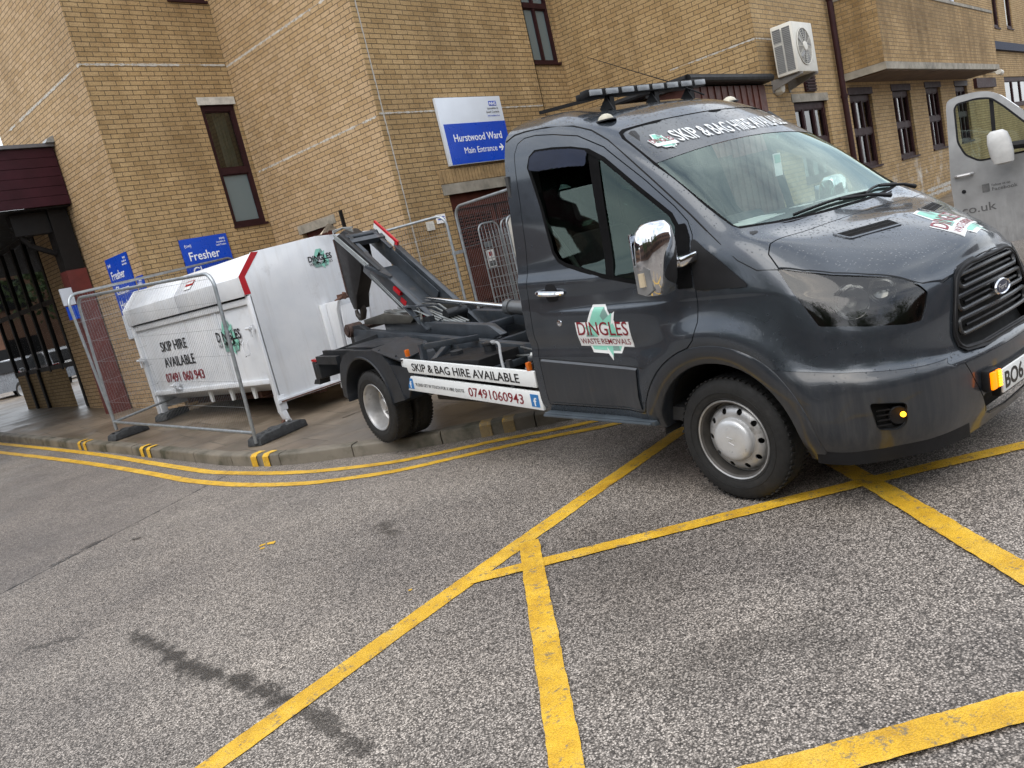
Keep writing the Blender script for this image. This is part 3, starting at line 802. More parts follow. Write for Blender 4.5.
# movement joint with pale sealant running up the corner
saltline(lambda u, h: (8.33 + h, 9.447, u), 10.2, .02, 10, 1.0, simple('pale_sealant', (.38, .36, .33), .8, var=.2))
mb = MB(); mb.box(8.325, 8.34, 9.445, 9.452, 0, ZT); inb(mb.build('movement_joint', simple('pale_joint', (.42, .39, .34), .9)))
# interior block and roof so daylight does not leak
mb = MB(); mb.box(5.9, 60, 14.3, 17.4, 0, ZT - .1); mb.box(9.6, 60, 10.9, 14.2, 0, ZT - .1); inb(mb.build('core', M['room']))

# ward door: louvred double leaf
def louvre_leaf(x0, x1, z0, z1):
    mb = MB(); y = 9.62; fw = .09
    mb.box(x0, x0 + fw, y - .04, y, z0, z1); mb.box(x1 - fw, x1, y - .04, y, z0, z1)
    zs = [z0, z0 + .12, z0 + .72, z0 + .80, z1 - .75, z1 - .67, z1 - .1, z1]
    for a, b in [(0, 1), (2, 3), (4, 5), (6, 7)]: mb.box(x0 + fw, x1 - fw, y - .038, y - .002, zs[a], zs[b])
    n = 7; xx0 = x0 + fw; st = (x1 - x0 - 2 * fw) / n
    for k in range(n): mb.box(xx0 + k * st + .006, xx0 + (k + 1) * st - .006, y - .03, y - .012, zs[3], zs[4])
    for (a, b) in [(zs[1], zs[2]), (zs[5], zs[6])]:
        m = int((b - a) / .055)
        for k in range(m): mb.cbox(((x0 + x1) / 2, y - .022, a + (k + .5) * (b - a) / m), (x1 - x0 - 2 * fw, .03, .026), Matrix.Rotation(.6, 4, 'X'))
        for k in range(1, 6): mb.box(x0 + fw + k * (x1 - x0 - 2 * fw) / 6 - .008, x0 + fw + k * (x1 - x0 - 2 * fw) / 6 + .008, y - .045, y - .03, a, b)
    return mb.build('door_leaf', M['maroon_door'], ang=20)
dr = MB(); dr.box(9.27, 9.35, 9.54, 9.64, .05, 2.66); dr.box(11.52, 11.6, 9.54, 9.64, .05, 2.66); dr.box(9.35, 11.52, 9.54, 9.64, 2.42, 2.66)
dr = inb(dr.build('door', M['maroon_door']))
for a, b in [(9.36, 10.40), (10.47, 11.51)]: par(louvre_leaf(a, b, .14, 2.41), dr)
mb = MB(); mb.box(9.35, 11.5, 9.66, 9.68, .05, 2.5); par(mb.build('door_back', M['hole']), dr)
mb = MB(); mb.box(9.93, 10.12, 9.568, 9.574, 1.36, 1.66); nt = par(mb.build('notice', M['paper']), dr)
mb = MB(); mb.box(9.95, 10.10, 9.563, 9.5675, 1.38, 1.47); par(mb.build('notice_print', M['acgrill']), dr)
mb = MB(); mb.cbox((10.025, 9.5655, 1.59), (.07, .003, .07)); par(mb.build('notice_print', M['redlens']), dr)
mb = MB(); mb.box(9.93, 10.13, 9.56, 9.575, 1.71, 1.80); par(mb.build('letter_plate', M['galv']), dr)

# porch roof beyond the cab
pr = empty('porch', (10.4, 5.6, 0)); tag(pr, 'flat black-edged porch roof showing just over the truck cab', 'porch')
mb = MB(); mb.box(10.42, 13.14, 5.58, 8.2, 3.22, 3.34); mb.tube([(10.4, 5.54, 3.28), (13.12, 5.54, 3.28)], .06, 10); mb.tube([(10.37, 5.54, 3.28), (10.37, 8.2, 3.28)], .05, 10)
par(mb.build('roof', M['black']), pr)
mb = MB(); mb.box(10.5, 13.1, 5.66, 5.70, .1, 3.2); mb.box(10.5, 10.54, 5.7, 8.2, .1, 3.2)
for k in range(12): mb.box(10.52 + k * .21, 10.54 + k * .21, 5.645, 5.66, .1, 3.2)
par(mb.build('wall', M['maroon_door']), pr)

# ---------------------------------------------------------------- air conditioner
ac = empty('air_conditioner', (13.8, 5.35, 3.3)); tag(ac, 'cream air conditioner with round fan on wall brackets beside the brown drainpipe', 'air conditioner')
ax0, ax1, ay0, ay1, az0, az1 = 13.42, 14.26, 5.2, 5.56, 3.27, 4.06
mb = MB(); mb.box(ax0, ax1, ay0, ay1, az0, az1, bev=.02); par(mb.build('casing', M['acwhite']), ac)
mb = MB()
for (y0, y1, z0, z1) in [(ay0 + .04, ay0 + .17, az0 + .05, az1 - .06), (ay0 + .2, ay0 + .33, az0 + .05, az0 + .47), (ay0 + .2, ay0 + .33, az0 + .52, az1 - .06)]:
    mb.box(ax0 - .004, ax0 + .001, y0, y1, z0, z1)
par(mb.build('coil_grille', M['acgrill']), ac)
mb = MB()
for k in range(24):
    z = az0 + .06 + k * (az1 - az0 - .13) / 24
    mb.box(ax0 - .008, ax0 - .0045, ay0 + .04, ay0 + .33, z, z + .008)
par(mb.build('grille_slats', simple('dusty_slats', (.3, .3, .29), .6)), ac)
fc = V3((13.80, ay0, 3.67)); RX = Matrix.Rotation(-PI / 2, 4, 'Z')
mb = MB(); mb.lathe([(-.004, 0), (-.004, .29), (.004, .30), (.004, 0)], Matrix.Translation(fc) @ RX, 36); par(mb.build('fan_opening', M['acgrill']), ac)
mb = MB()
for r in (.08, .115, .15, .185, .22, .255, .29): mb.tube([(fc.x + r * math.cos(a), fc.y - .022 + .012 * (r / .29), fc.z + r * math.sin(a)) for a in [k * PI / 18 for k in range(36)]], .0035 if r < .28 else .009, 5, closed=True)
for k in range(12): a = k * PI / 6; mb.tube([(fc.x, fc.y - .022, fc.z), (fc.x + .29 * math.cos(a), fc.y - .012, fc.z + .29 * math.sin(a))], .003, 5)
mb.lathe([(0, .075), (.012, .07), (.02, 0)], Matrix.Translation(fc + V3((0, -.02, 0))) @ RX, 20)
par(mb.build('fan_guard', M['acwhite']), ac)
mb = MB()
for k in range(5):
    a = k * 2 * PI / 5; mb.cbox((fc.x + .15 * math.cos(a), fc.y - .009, fc.z + .15 * math.sin(a)), (.2, .006, .09), Matrix.Rotation(-a, 4, 'Y') @ Matrix.Rotation(.25, 4, 'X'))
par(mb.build('fan_blades', simple('grey_fan_blade', (.2, .2, .2), .5)), ac)
mb = MB()
for x in (ax0 + .08, ax1 - .1):
    mb.prism([(x - .02, 5.69, az0 - .003), (x - .02, ay0 - .02, az0 - .003), (x - .02, ay0 - .02, az0 - .035), (x - .02, 5.69, az0 - .17)], (.04, 0, 0)); mb.box(x - .03, x + .03, 5.68, 5.70, az0 - .2, az0 + .02)
par(mb.build('bracket', simple('grey_bracket_paint', (.16, .15, .14), .6)), ac)

# ---------------------------------------------------------------- signs
def sign_root(name, loc, label): 
    e = empty(name, loc); tag(e, label, 'sign'); return e
s = sign_root('wall_sign', (9.4, 9.4, 3.1), 'white and blue ward sign over the maroon louvred doors')
mb = MB(); mb.box(9.40, 10.96, 9.385, 9.44, 3.10, 4.18, bev=.006); par(mb.build('panel', M['white']), s)
mb = MB(); mb.box(9.455, 10.955, 9.3815, 9.3845, 3.11, 3.76); par(mb.build('blue_field', M['nhsblue']), s)
FD = lambda x, z, y=9.3795: frame_M((x, y, z), (1, 0, 0), (0, 0, 1))
par(text('lettering', 'Hurstwood Ward', .125, FD(9.62, 3.47), M['signwhite'], None, w=1.17, bold=.012), s)
par(text('lettering', 'Main Entrance', .105, FD(9.80, 3.27), M['signwhite'], None, w=.80), s)
mb = MB(); ar = [(10.66, 3.305), (10.72, 3.305), (10.685, 3.35), (10.715, 3.365), (10.775, 3.315), (10.715, 3.265), (10.685, 3.28), (10.72, 3.325 - .002)]
ar = [(10.655, 3.303), (10.725, 3.303), (10.69, 3.262), (10.72, 3.262), (10.775, 3.32), (10.72, 3.378), (10.69, 3.378), (10.725, 3.337), (10.655, 3.337)]
mb.prism([(x, 9.381, z) for x, z in ar], (0, -.002, 0)); par(mb.build('arrow', M['signwhite']), s)
mb = MB(); mb.box(10.64, 10.83, 9.3815, 9.3845, 4.02, 4.10); par(mb.build('logo_panel', M['nhsblue']), s)
par(text('logo', 'NHS', .058, FD(10.655, 4.03), M['signwhite'], None, w=.16, bold=.03), s)
for k, (tx, x0, w) in enumerate([('Lancashire &', 10.58, .27), ('South Cumbria', 10.535, .325), ('NHS Foundation Trust', 10.555, .30)]):
    par(text('lettering', tx, .034 if k < 2 else .022, FD(x0, 3.965 - k * .06), M['acgrill'] if k < 2 else M['nhsblue'], None, w=w), s)
def big_blue(name, o, ud, u0, u1, z0, z1, label, words, th, foot=0):
    ud = V3(ud); n = ud.cross(V3((0, 0, 1))); o = V3(o)
    e = empty(name, o + ud * u0 + V3((0, 0, z0))); tag(e, label, 'sign')
    lbox('panel', o, ud, u0, u1, z0, z1, .005, .03, 'nhsblue', e)
    F = lambda u, z: frame_M(o + ud * u + n * .033 + V3((0, 0, z)), ud, (0, 0, 1))
    w = u1 - u0; par(text('roundel', '(tw)', .055, F(u0 + .06, z1 - .14), M['signwhite'], None), e)
    zz = z1 - .14
    for i, tx in enumerate(['NHS', 'Lancashire &', 'South Cumbria']): par(text('lettering', tx, .034, F(u1 - .05, z1 - .09 - i * .05), M['signwhite'], None, align='RIGHT', w=(.1, .17, .19)[i], bold=.02 if i == 0 else 0), e)
    for i, (tx, ww) in enumerate(words): par(text('lettering', tx, th, F(u0 + .1, z1 - .37 - i * th * 1.7), M['signwhite'], None, w=ww, bold=.014), e)
    if foot: lbox('white_foot', o, ud, u0, u1, z0, z0 + foot, .031, .034, 'white', e)
    return e
big_blue('wall_sign', OA, X_, 6.41, 7.28, 1.75, 3.0, 'wide blue sign reading Fresher Cleaner under the tall window', [('Fresher', .56), ('Cleaner', .60), ('Healthier', .70)], .15)
big_blue('wall_sign', (5.7, 17.45, 0), Yn, 3.05, 3.95, 1.6, 3.0, 'tall blue Fresher Healthier sign on the wall right of the red post', [('Fresher', .56), ('Cleaner', .56), ('Healthier', .68)], .15, .42)
big_blue('wall_sign', (5.7, 17.45, 0), Yn, 4.06, 4.30, 2.2, 2.56, 'smallest blue sign at the brick corner above the skip', [], .05)
for (x0, x1, z0, z1, lb) in [(8.62, 8.78, 2.16, 2.30, 'faded blank notice, left of the two on the brick wall'), (8.86, 9.06, 2.24, 2.38, 'small white notice with blue print by the maroon doors')]:
    e = empty('notice_sign', (x0, 9.44, z0)); tag(e, lb, 'notice')
    mb = MB(); mb.box(x0, x1, 9.43, 9.446, z0, z1); par(mb.build('plate', M['paper' if x0 > 8.8 else 'acwhite']), e)
    mb = MB(); 
    for k in range(2 if x0 > 8.8 else 3): mb.box(x0 + .02, x1 - .02, 9.4265, 9.4285, z1 - .05 - k * .035, z1 - .035 - k * .035)
    par(mb.build('print', M['nhsblue' if x0 > 8.8 else 'acwhite']), e)
# alarm box and camera on the far wing
mb = MB(); mb.box(31.0, 31.45, 6.05, 6.2, 3.5, 4.1, bev=.02); tag(mb.build('alarm_box', M['acwhite']), 'white alarm box on the far wing beside the balcony end', 'alarm box')
mb = MB(); mb.tube([(31.9, 6.2, 3.55), (31.9, 5.95, 3.5)], .03, 8); mb.tube([(31.75, 5.9, 3.48), (32.15, 5.9, 3.44)], .09, 10); tag(mb.build('security_camera', M['acwhite']), 'white security camera on the far wing over the silver van', 'camera')

# ---------------------------------------------------------------- entrance canopy and glazed lobby, far left
en = empty('entrance_canopy', (5.6, 15.6, 0)); tag(en, 'dark maroon boarded canopy on black and red posts over the glazed entrance', 'canopy')
mb = MB()
for k in range(6): mb.box(-6, 5.68, 15.05 + (.004 if k % 2 else 0), 15.11, 4.13 + k * .163, 4.13 + k * .163 + .156)
par(mb.build('fascia', M['maroon_board']), en)
mb = MB(); mb.box(-6, 5.69, 15.0, 15.2, 5.112, 5.17); mb.box(-6, 5.69, 15.2, 26, 5.08, 5.11); par(mb.build('roof_flashing', simple('grey_flashing', (.12, .12, .13), .5)), en)
mb = MB(); mb.prism([(5.55, 14.95, 5.17), (5.72, 14.95, 5.17), (5.74, 14.95, 5.30), (5.60, 14.95, 5.24)], (0, .25, 0)); par(mb.build('flashing_cap', M['galv']), en)
mb = MB(); mb.box(-6, 5.69, 15.12, 26, 4.10, 4.13); par(mb.build('soffit', M['darkframe']), en)
def post(name, x, y, z0, zs, z1, lower):
    mb = MB(); mb.box(x - .16, x + .16, y - .16, y + .16, zs, z1); o = mb.build(name, M['darkframe']); par(o, en)
    mb = MB(); mb.box(x - .17, x + .17, y - .17, y + .17, z0, zs - .003); par(mb.build('post', M[lower]), en)
post('post', 5.50, 15.45, .3, 3.02, 4.10, 'redpost')
mb = MB(); mb.box(4.75, 5.66, 15.35, 15.55, 3.72, 4.09); mb.tube([(4.75, 15.45, 3.9), (4.95, 15.45, 3.55), (5.33, 15.45, 3.35)], .05, 8); par(mb.build('beam', M['darkframe']), en)
lb = empty('glazed_lobby', (5.9, 20, .4)); tag(lb, 'black framed glazed entrance lobby on a low brick wall, far left', 'lobby')
wl_ = wall('brick_plinth', (5.86, 22.1, 0), Yn, 0, 3.5, .3, 1.36, mat='brick'); par(wl_, lb); wl_.matrix_parent_inverse = world_of(lb).inverted()
wl_ = wall('brick_plinth', (5.86, 22.1, 0), (-1, 0, 0), -4, 0, .3, 1.36, mat='brick'); wl_.matrix_parent_inverse = world_of(lb).inverted(); wl_.parent = lb
mb = MB()
ys = [22.1, 21.2, 20.35, 19.55, 18.75, 18.0]
for y in ys: mb.box(5.84, 5.92, y - .05, y + .05, 1.3 if y > 18.5 else .4, 4.09)
for z in (1.38, 2.72, 4.08): mb.box(5.85, 5.91, 16.9, 22.1, z - .05, z + .05)
for y in (21.2, 20.35): mb.box(5.80, 5.85, y - .05, y + .05, .35, 1.4)
mb.box(5.82, 5.94, 16.85, 17.0, .4, 4.09); mb.box(5.83, 5.93, 17.5, 17.62, .4, 2.75)
par(mb.build('frame', M['darkframe']), lb)
for a, b in zip(ys, ys[1:] + [17.0]):
    for z0, z1 in [(1.42, 2.68), (2.76, 4.04)]:
        mb = MB(); mb.box(5.875, 5.882, b + .04, a - .04, z0, z1); par(mb.build('pane', M['winglass']), lb)
mb = MB(); mb.box(5.83, 5.86, 17.05, 17.45, 1.9, 2.6); par(mb.build('infill_panel', M['maroon']), lb)
mb = MB(); mb.box(9.0, 9.05, 17.5, 23.5, 2.15, 4.1); mb.box(9.0, 9.05, 17.5, 23.5, .3, .75); par(mb.build('inner_wall', simple('lobby_far_wall', (.13, .06, .04), .6, var=.5, scale=2)), lb)
mb = MB(); mb.box(5.7, 9.05, 17.45, 24, 4.15, 4.3); par(mb.build('ceiling', M['darkframe']), lb)
# white door panel low in the frame
mb = MB(); mb.box(5.86, 5.88, 17.1, 17.5, .5, 1.3); par(mb.build('door_panel', M['frost']), lb)
# directional signs hung on the red post
e = empty('hanging_sign', (5.1, 15.6, 2.6)); tag(e, 'small white over blue sign fixed to the red post behind the fence', 'sign')
mb = MB(); mb.box(5.10, 5.30, 15.22, 15.26, 2.42, 2.72); par(mb.build('white_plate', M['white']), e)
mb = MB(); mb.box(5.12, 5.32, 15.22, 15.26, 2.16, 2.40); par(mb.build('blue_plate', M['nhsblue']), e)
# ---------------------------------------------------------------- recycling-arrows decal pieces (2D polygons)
def arrows2d(r):
    """three bent arrows chasing round a triangle; returns list of polygons, unit radius r"""
    out = []
    for k in range(3):
        a = k * 2 * PI / 3
        base = [(-.62, .10), (-.28, .74), (.28, .74), (.50, .36), (.70, .46), (.52, -.08), (-.02, -.02), (.18, .16), (.05, .42), (-.08, .42), (-.30, .02)]
        base = [(-.60, .02), (-.24, .60), (.26, .60), (.44, .30), (.62, .40), (.46, -.10), (-.04, .02), (.14, .12), (.02, .30), (-.04, .30), (-.26, -.10)]
        P = [(x * .95, y * .95 + .26) for x, y in base]
        out.append([(r * (x * math.cos(a) - y * math.sin(a)), r * (x * math.sin(a) + y * math.cos(a))) for x, y in P])
    return out
def decal(parent, Mx, w, proj=None, sub='WASTE REMOVALS', backing=True, ext=.0008, main='maroontext'):
    """logo: white outline shape, mint arrows, name across; Mx maps local XY plane; parts of parent"""
    r = w * .42; objs = []
    def put(name, mb, mat):
        me = bpy.data.meshes.new(name); bmesh.ops.triangulate(mb.bm, faces=mb.bm.faces[:])
        for _ in range(5 if proj else 0):
            es = [e for e in mb.bm.edges if e.calc_length() > .022]
            if not es: break
            bmesh.ops.subdivide_edges(mb.bm, edges=es, cuts=1); bmesh.ops.triangulate(mb.bm, faces=mb.bm.faces[:])
        bmesh.ops.recalc_face_normals(mb.bm, faces=mb.bm.faces[:]); mb.bm.to_mesh(me); mb.bm.free(); me.transform(Mx)
        objs.append(link(name, me, M[mat]))
    if backing:
        mb = MB()
        for P in arrows2d(r):
            c = (sum(p[0] for p in P) / len(P), sum(p[1] for p in P) / len(P))
            mb.prism([(c[0] + (x - c[0]) * 1.16, c[1] + (y - c[1]) * 1.16, 0) for x, y in P], (0, 0, ext * .3))
        mb.box(-w * .5, w * .5, -w * .20, w * .14, 0, ext * .45)
        put('decal_backing', mb, 'whitevinyl')
    for i, P in enumerate(arrows2d(r)):
        c = (sum(p[0] for p in P) / len(P), sum(p[1] for p in P) / len(P)); Pq = [(c[0] + (x - c[0]) * .93, c[1] + (y - c[1]) * .93) for x, y in P]
        mb = MB(); mb.prism([(x, y, ext * 1.2) for x, y in Pq], (0, 0, ext * .6)); put('decal_arrow', mb, 'mint' if i != 1 or backing else 'mintdk')
        mb = MB(); mb.prism([(Pq[q][0], Pq[q][1], ext * 1.9) for q in (2, 3, 7, 8)], (0, 0, ext * .2)); put('decal_fold', mb, 'mintdk')
    if backing:
        mb = MB()
        for (x0, x1, y0, y1) in [(-w * .49, w * .49, -w * .19, -w * .06)]: mb.box(x0, x1, y0, y1, ext * 2.4, ext * 2.8)
        put('decal_band', mb, 'whitevinyl')
    me = text_mesh('DINGLES', w * .19, w * .94, .006 if backing else .03, ext * .3, 'CENTER'); me.transform(Mx @ Matrix.Translation((0, -w * .035, ext * 3.8))); objs.append(link('decal_lettering', me, M[main]))
    if sub:
        me = text_mesh(sub, w * .085, w * .92, .004, ext * .3, 'CENTER'); me.transform(Mx @ Matrix.Translation((0, -w * .165, ext * 3.8))); objs.append(link('decal_lettering', me, M[main]))
    for o in objs:
        if proj: proj(o.data)
        if parent: par(o, parent)
    return objs

# ---------------------------------------------------------------- skip
sk = empty('enclosed_skip', (6.1, 10.85, .15)); tag(sk, 'big white enclosed hook skip with sloping lids and red stripe, standing behind the truck', 'skip')
SX0, SX1, SY0, SY1 = 5.10, 7.12, 9.02, 12.70
def skp(name, mb, mat, **k): return par(mb.build(name, M[mat] if isinstance(mat, str) else mat, **k), sk)
prof = [(5.12, .66), (5.12, 1.80), (5.045, 1.802), (5.03, 2.03), (5.28, 2.29), (6.25, 2.345), (7.22, 2.29), (7.47, 2.03), (7.455, 1.802), (7.38, 1.80), (7.38, .66), (7.08, .50), (5.42, .50)]
hp = [(5.10, .43), (5.10, 1.80), (5.035, 1.803), (5.02, 2.035), (5.275, 2.298), (6.25, 2.353), (7.225, 2.298), (7.48, 2.035), (7.465, 1.803), (7.40, 1.80), (7.40, .43)]
mb = MB(); body = [(5.12, .66), (5.12, 1.83), (7.38, 1.83), (7.38, .66), (7.03, .50), (5.47, .50)]
mb.prism([(x, SY0 + .03, z) for x, z in body], (0, SY1 - SY0 - .06, 0)); skp('side_wall', mb, 'skipwhite', bev=.008)
mb = MB(); mb.prism([(x, SY0, z) for x, z in hp], (0, .028, 0))
en_ = skp('end_panel', mb, 'skipwhite', bev=.005)
mb = MB(); mb.prism([(x, SY1 - .028, z) for x, z in hp], (0, .028, 0)); skp('end_panel', mb, 'skipwhite', bev=.005)
# pressed lids: one long lid each side, in two leaves
for s, nm in ((1, 'l'), (-1, 'r')):
    X = lambda x: x if s == 1 else 12.50 - x
    for (a, b) in [(SY0 + .031, 10.87), (10.885, SY1 - .031)]:
        mb = MB(); L = [(5.045, 1.79), (5.03, 2.03), (5.275, 2.285), (6.245, 2.345), (6.245, 2.315), (5.29, 2.25), (5.06, 2.02), (5.065, 1.79)]
        mb.prism([(X(x), a, z) for x, z in L], (0, b - a, 0)); skp('lid', mb, 'skipwhite', bev=.004)
mb = MB(); mb.box(5.10, 5.118, SY0 + .03, SY1 - .03, 1.77, 1.80); skp('lid_shadow_strip', mb, 'hole')  # near-black strip painting in the shadow under the lid overhang
# pressed frame on the side: rim rails, posts, swaged panel edge
mb = MB()
mb.box(5.072, 5.122, SY0 + .0, SY0 + .075, .30, 1.79); mb.box(5.072, 5.122, SY1 - .075, SY1, .30, 1.79)
mb.box(5.085, 5.122, SY0 + .076, SY1 - .076, .66, .72); mb.box(5.085, 5.122, SY0 + .076, SY1 - .076, 1.69, 1.765)
mb.box(5.10, 5.122, 10.02, 10.05, .721, 1.689)
skp('side_frame', mb, 'skipwhite', bev=.004)
# legs
for (x0, x1, y0, y1) in [(5.10, 5.20, SY0 + .0, SY0 + .09), (7.28, 7.38, SY0, SY0 + .09)]:
    mb = MB(); mb.prism([(x0 - .03, y0, .30), (x0 + .05, y0, .30), (x0 + .08, y0, .15), (x0 + .02, y0, .15)], (0, .09, 0)); mb.box(x0 - .025, x1 - .02, y0 - .003, y0 + .09, .3, .5)
    mb.box(x0 + .01, x0 + .085, y0, y0 + .09, .13, .17); skp('leg', mb, 'skipwhite', bev=.004)
for x0 in (5.10, 7.28):
    mb = MB(); mb.box(x0, x0 + .10, SY1 - .12, SY1 - .02, .27, .70); skp('leg', mb, 'skipwhite', bev=.004)
mb = MB(); mb.tube([(5.12, 9.05, .135), (5.12, 9.1, .135)], .05, 12); skp('roller', mb, 'rust')
# underframe runners and lugs
mb = MB(); mb.box(5.75, 5.87, SY0 + .1, SY1, .34, .50); mb.box(6.35, 6.47, SY0 + .1, SY1, .34, .50)
for k in range(5): mb.box(5.45, 6.77, SY0 + .3 + k * .75, SY0 + .36 + k * .75, .42, .5)
skp('runner', mb, 'rust')
for k in range(3):
    y = 9.75 + k * .62
    mb = MB(); mb.prism([(5.20, y, .62), (5.20, y + .10, .62), (5.20, y + .075, .46), (5.20, y + .025, .46)], (.03, 0, 0)); skp('lug', mb, 'whitevinyl')
# hook mast on the end
mb = MB()
mb.prism([(6.100, SY0 - .001, .36), (6.100, SY0 - .001, 1.47), (6.100, SY0 - .34, 1.47), (6.100, SY0 - .26, 1.36), (6.100, SY0 - .14, .34)], (.05, 0, 0))
mb.prism([(6.600, SY0 - .001, .36), (6.600, SY0 - .001, 1.47), (6.600, SY0 - .34, 1.47), (6.600, SY0 - .26, 1.36), (6.600, SY0 - .14, .34)], (.05, 0, 0))
mb.prism([(6.151, SY0 - .30, 1.40), (6.599, SY0 - .30, 1.40), (6.599, SY0 - .16, .42), (6.151, SY0 - .16, .42)], (0, .02, 0))
mb.box(6.02, 6.099, SY0 - .05, SY0 - .001, .33, 1.46)
skp('hook_mast', mb, 'skipwhite', bev=.004)
mb = MB(); mb.tube([(6.110, SY0 - .27, 1.46), (6.200, SY0 - .3, 1.50), (6.370, SY0 - .32, 1.515), (6.540, SY0 - .3, 1.50), (6.630, SY0 - .27, 1.46)], .024, 10); skp('hook_bar', mb, 'rust')
mb = MB(); mb.box(6.20, 6.26, SY0 - .33, SY0 - .2, 1.472, 1.54); mb.tube([(6.26, SY0 - .25, 1.48), (6.30, SY0 - .25, 1.545)], .035, 12); mb.box(6.27, 6.37, SY0 - .32, SY0 - .2, 1.472, 1.5); skp('hook_bracket', mb, 'rust')
mb = MB(); mb.box(5.06, 7.42, SY0 - .03, SY0 - .001, .40, .445); skp('bottom_rail', mb, 'skipwhite')
mb = MB(); mb.box(5.1, 7.38, SY0 - .034, SY0 - .0305, .405, .425); skp('rust_edge', mb, 'rust')
# red tape V on the lid end
mb = MB(); w = .05; y = SY0 - .003
P = [(5.277, 2.299), (5.022, 2.036), (5.037, 1.806)]; Q = [(5.375, 2.29), (5.105, 2.02), (5.125, 1.806)]
mb.quad(*[(x, y, z) for x, z in (P[0], P[1], Q[1], Q[0])]); mb.quad(*[(x, y, z) for x, z in (P[1], P[2], Q[2], Q[1])])

skp('red_stripe', mb, 'redtape', recalc=False)
# torn lip of plate at the top corner
mb = MB(); rs = random.Random(5); g = []
for i in range(9):
    row = []
    for j in range(5):
        u = i / 8; v = j / 4
        row.append(mb.bm.verts.new((6.28 + u * .28, SY0 - .02 - v * .10 - .03 * math.sin(u * 5), 2.345 + .10 * v * math.sin(u * PI) + .05 * u + rs.uniform(-.012, .012))))
    g.append(row)
for i in range(8):
    for j in range(4): mb.bm.faces.new((g[i][j], g[i + 1][j], g[i + 1][j + 1], g[i][j + 1]))
skp('bent_flap', mb, simple('flaking_cream_paint', (.55, .47, .36), .7, var=.3, scale=20))
# side latches
mb = MB()
for (y, z) in [(9.11, 1.40), (12.62, 1.25), (11.7, .80)]:
    mb.box(5.03, 5.075, y - .05, y + .05, z - .03, z + .03); mb.tube([(5.02, y, z - .12), (5.02, y, z + .02)], .014, 8); mb.tube([(5.0, y - .05, z), (5.0, y + .05, z)], .018, 8)
mb.tube([(5.06, 11.6, .735), (5.06, 11.85, .735)], .015, 8); skp('latch', mb, 'skipwhite')
mb = MB(); mb.tube([(5.06, 9.3, 1.25), (5.035, 9.3, 1.23), (5.035, 9.3, 1.07), (5.035, 9.42, 1.05), (5.035, 9.42, 1.22), (5.06, 9.42, 1.25)], .008, 6); skp('grab_handle', mb, 'skipwhite')
# lettering on the side (reads towards -Y)
FS = lambda y, z, x=5.095: frame_M((x, y, z), (0, -1, 0), (0, 0, 1))
par(text('lettering', 'SKIP HIRE', .15, FS(11.97, 1.31, 5.112), M['blackpaint'], None, w=.86, bold=.018), sk)
par(text('lettering', 'AVAILABLE', .15, FS(12.0, 1.07, 5.112), M['blackpaint'], None, w=1.0, bold=.018), sk)
par(text('lettering', '07491 060 943', .14, FS(12.1, .84, 5.112), M['maroontext'], None, w=1.25, bold=.016), sk)
decal(sk, FS(9.85, 1.32, 5.108), .70, sub='WASTE REMOVALS', backing=False, main='blackpaint')
mb = MB(); skd = frame_M((6.24, SY0 - .006, 2.05), (1, 0, .02), (0, 0, 1)); mb.bm.free()
decal(sk, skd, .40, backing=False, main='blackpaint')
# small red and white sticker on the lid
ln = V3((-.26, 0, .245)).normalized(); lu = V3((.26, 0, .25)).normalized()
mb = MB(); Fm = frame_M(V3((5.13, 10.5, 2.135)) + V3((-.7, 0, .7)) * .008, (0, -1, 0), lu)
mb.box(-.11, .11, -.04, .05, 0, .002, Fm); skp('sticker', mb, 'redlens')
mb = MB(); mb.box(-.09, .09, -.005, .035, .0025, .004, Fm); mb.box(-.10, .10, -.10, -.045, 0, .002, Fm); skp('sticker', mb, 'whitevinyl')

# ---------------------------------------------------------------- mesh fence panels
def fence_panel(L, H=2.0, label='', group='steel mesh fence panels round the skip', seed=1):
    e = empty('mesh_fence', (0, 0, 0)); tag(e, label, 'fence', group)
    r = .021; rc = .16
    arc = lambda cx, cz, a0, a1: [(cx + rc * math.cos(a0 + (a1 - a0) * k / 6), 0, cz + rc * math.sin(a0 + (a1 - a0) * k / 6)) for k in range(7)]
    mb = MB(); mb.tube([(0, 0, 0), (0, 0, H - rc)] + arc(rc, H - rc, PI, PI / 2)[1:] + [(L - rc, 0, H)] + arc(L - rc, H - rc, PI / 2, 0)[1:] + [(L, 0, 0)], r, 10)
    mb.tube([(0, 0, .12), (L, 0, .12)], r * .9, 10)
    mb.build('frame', M['galv'], e)
    mb = MB(); n = int(L / .042); w = .0008
    for k in range(1, n):
        x = k * L / n; top = H
        if x < rc: top = H - rc + math.sqrt(max(0, rc * rc - (rc - x) ** 2))
        if x > L - rc: top = H - rc + math.sqrt(max(0, rc * rc - (x - L + rc) ** 2))
        mb.box(x - w, x + w, -w, w, .12, top)
    for z in (.42, .72, 1.02, 1.32, 1.62, 1.88):
        mb.box(0, L, -.004, -.0017, z - .0016, z + .0016)
    mb.build('mesh_infill', M['galv'], e, recalc=False)
    return e
def place_fence(e, a, b, z, z2=None):
    L = dist(a, b); e.location = (a[0], a[1], z); e.rotation_euler = (0, -math.atan2((z2 if z2 is not None else z) - z, L), math.atan2(b[1] - a[1], b[0] - a[0])); return e
def dist(a, b): return math.hypot(b[0] - a[0], b[1] - a[1])
a, b = (4.25, 8.28), (4.2, 12.12)
place_fence(fence_panel(dist(a, b), 1.94, 'mesh fence panel standing along the kerb in front of the skip lettering'), a, b, .16, .39)
a, b = (4.24, 12.2), (7.4, 13.1)
place_fence(fence_panel(dist(a, b), 2.02, 'mesh fence panel closing the space behind the skip'), a, b, .38, .56)
a, b = (8.27, 8.62), (7.62, 11.2)
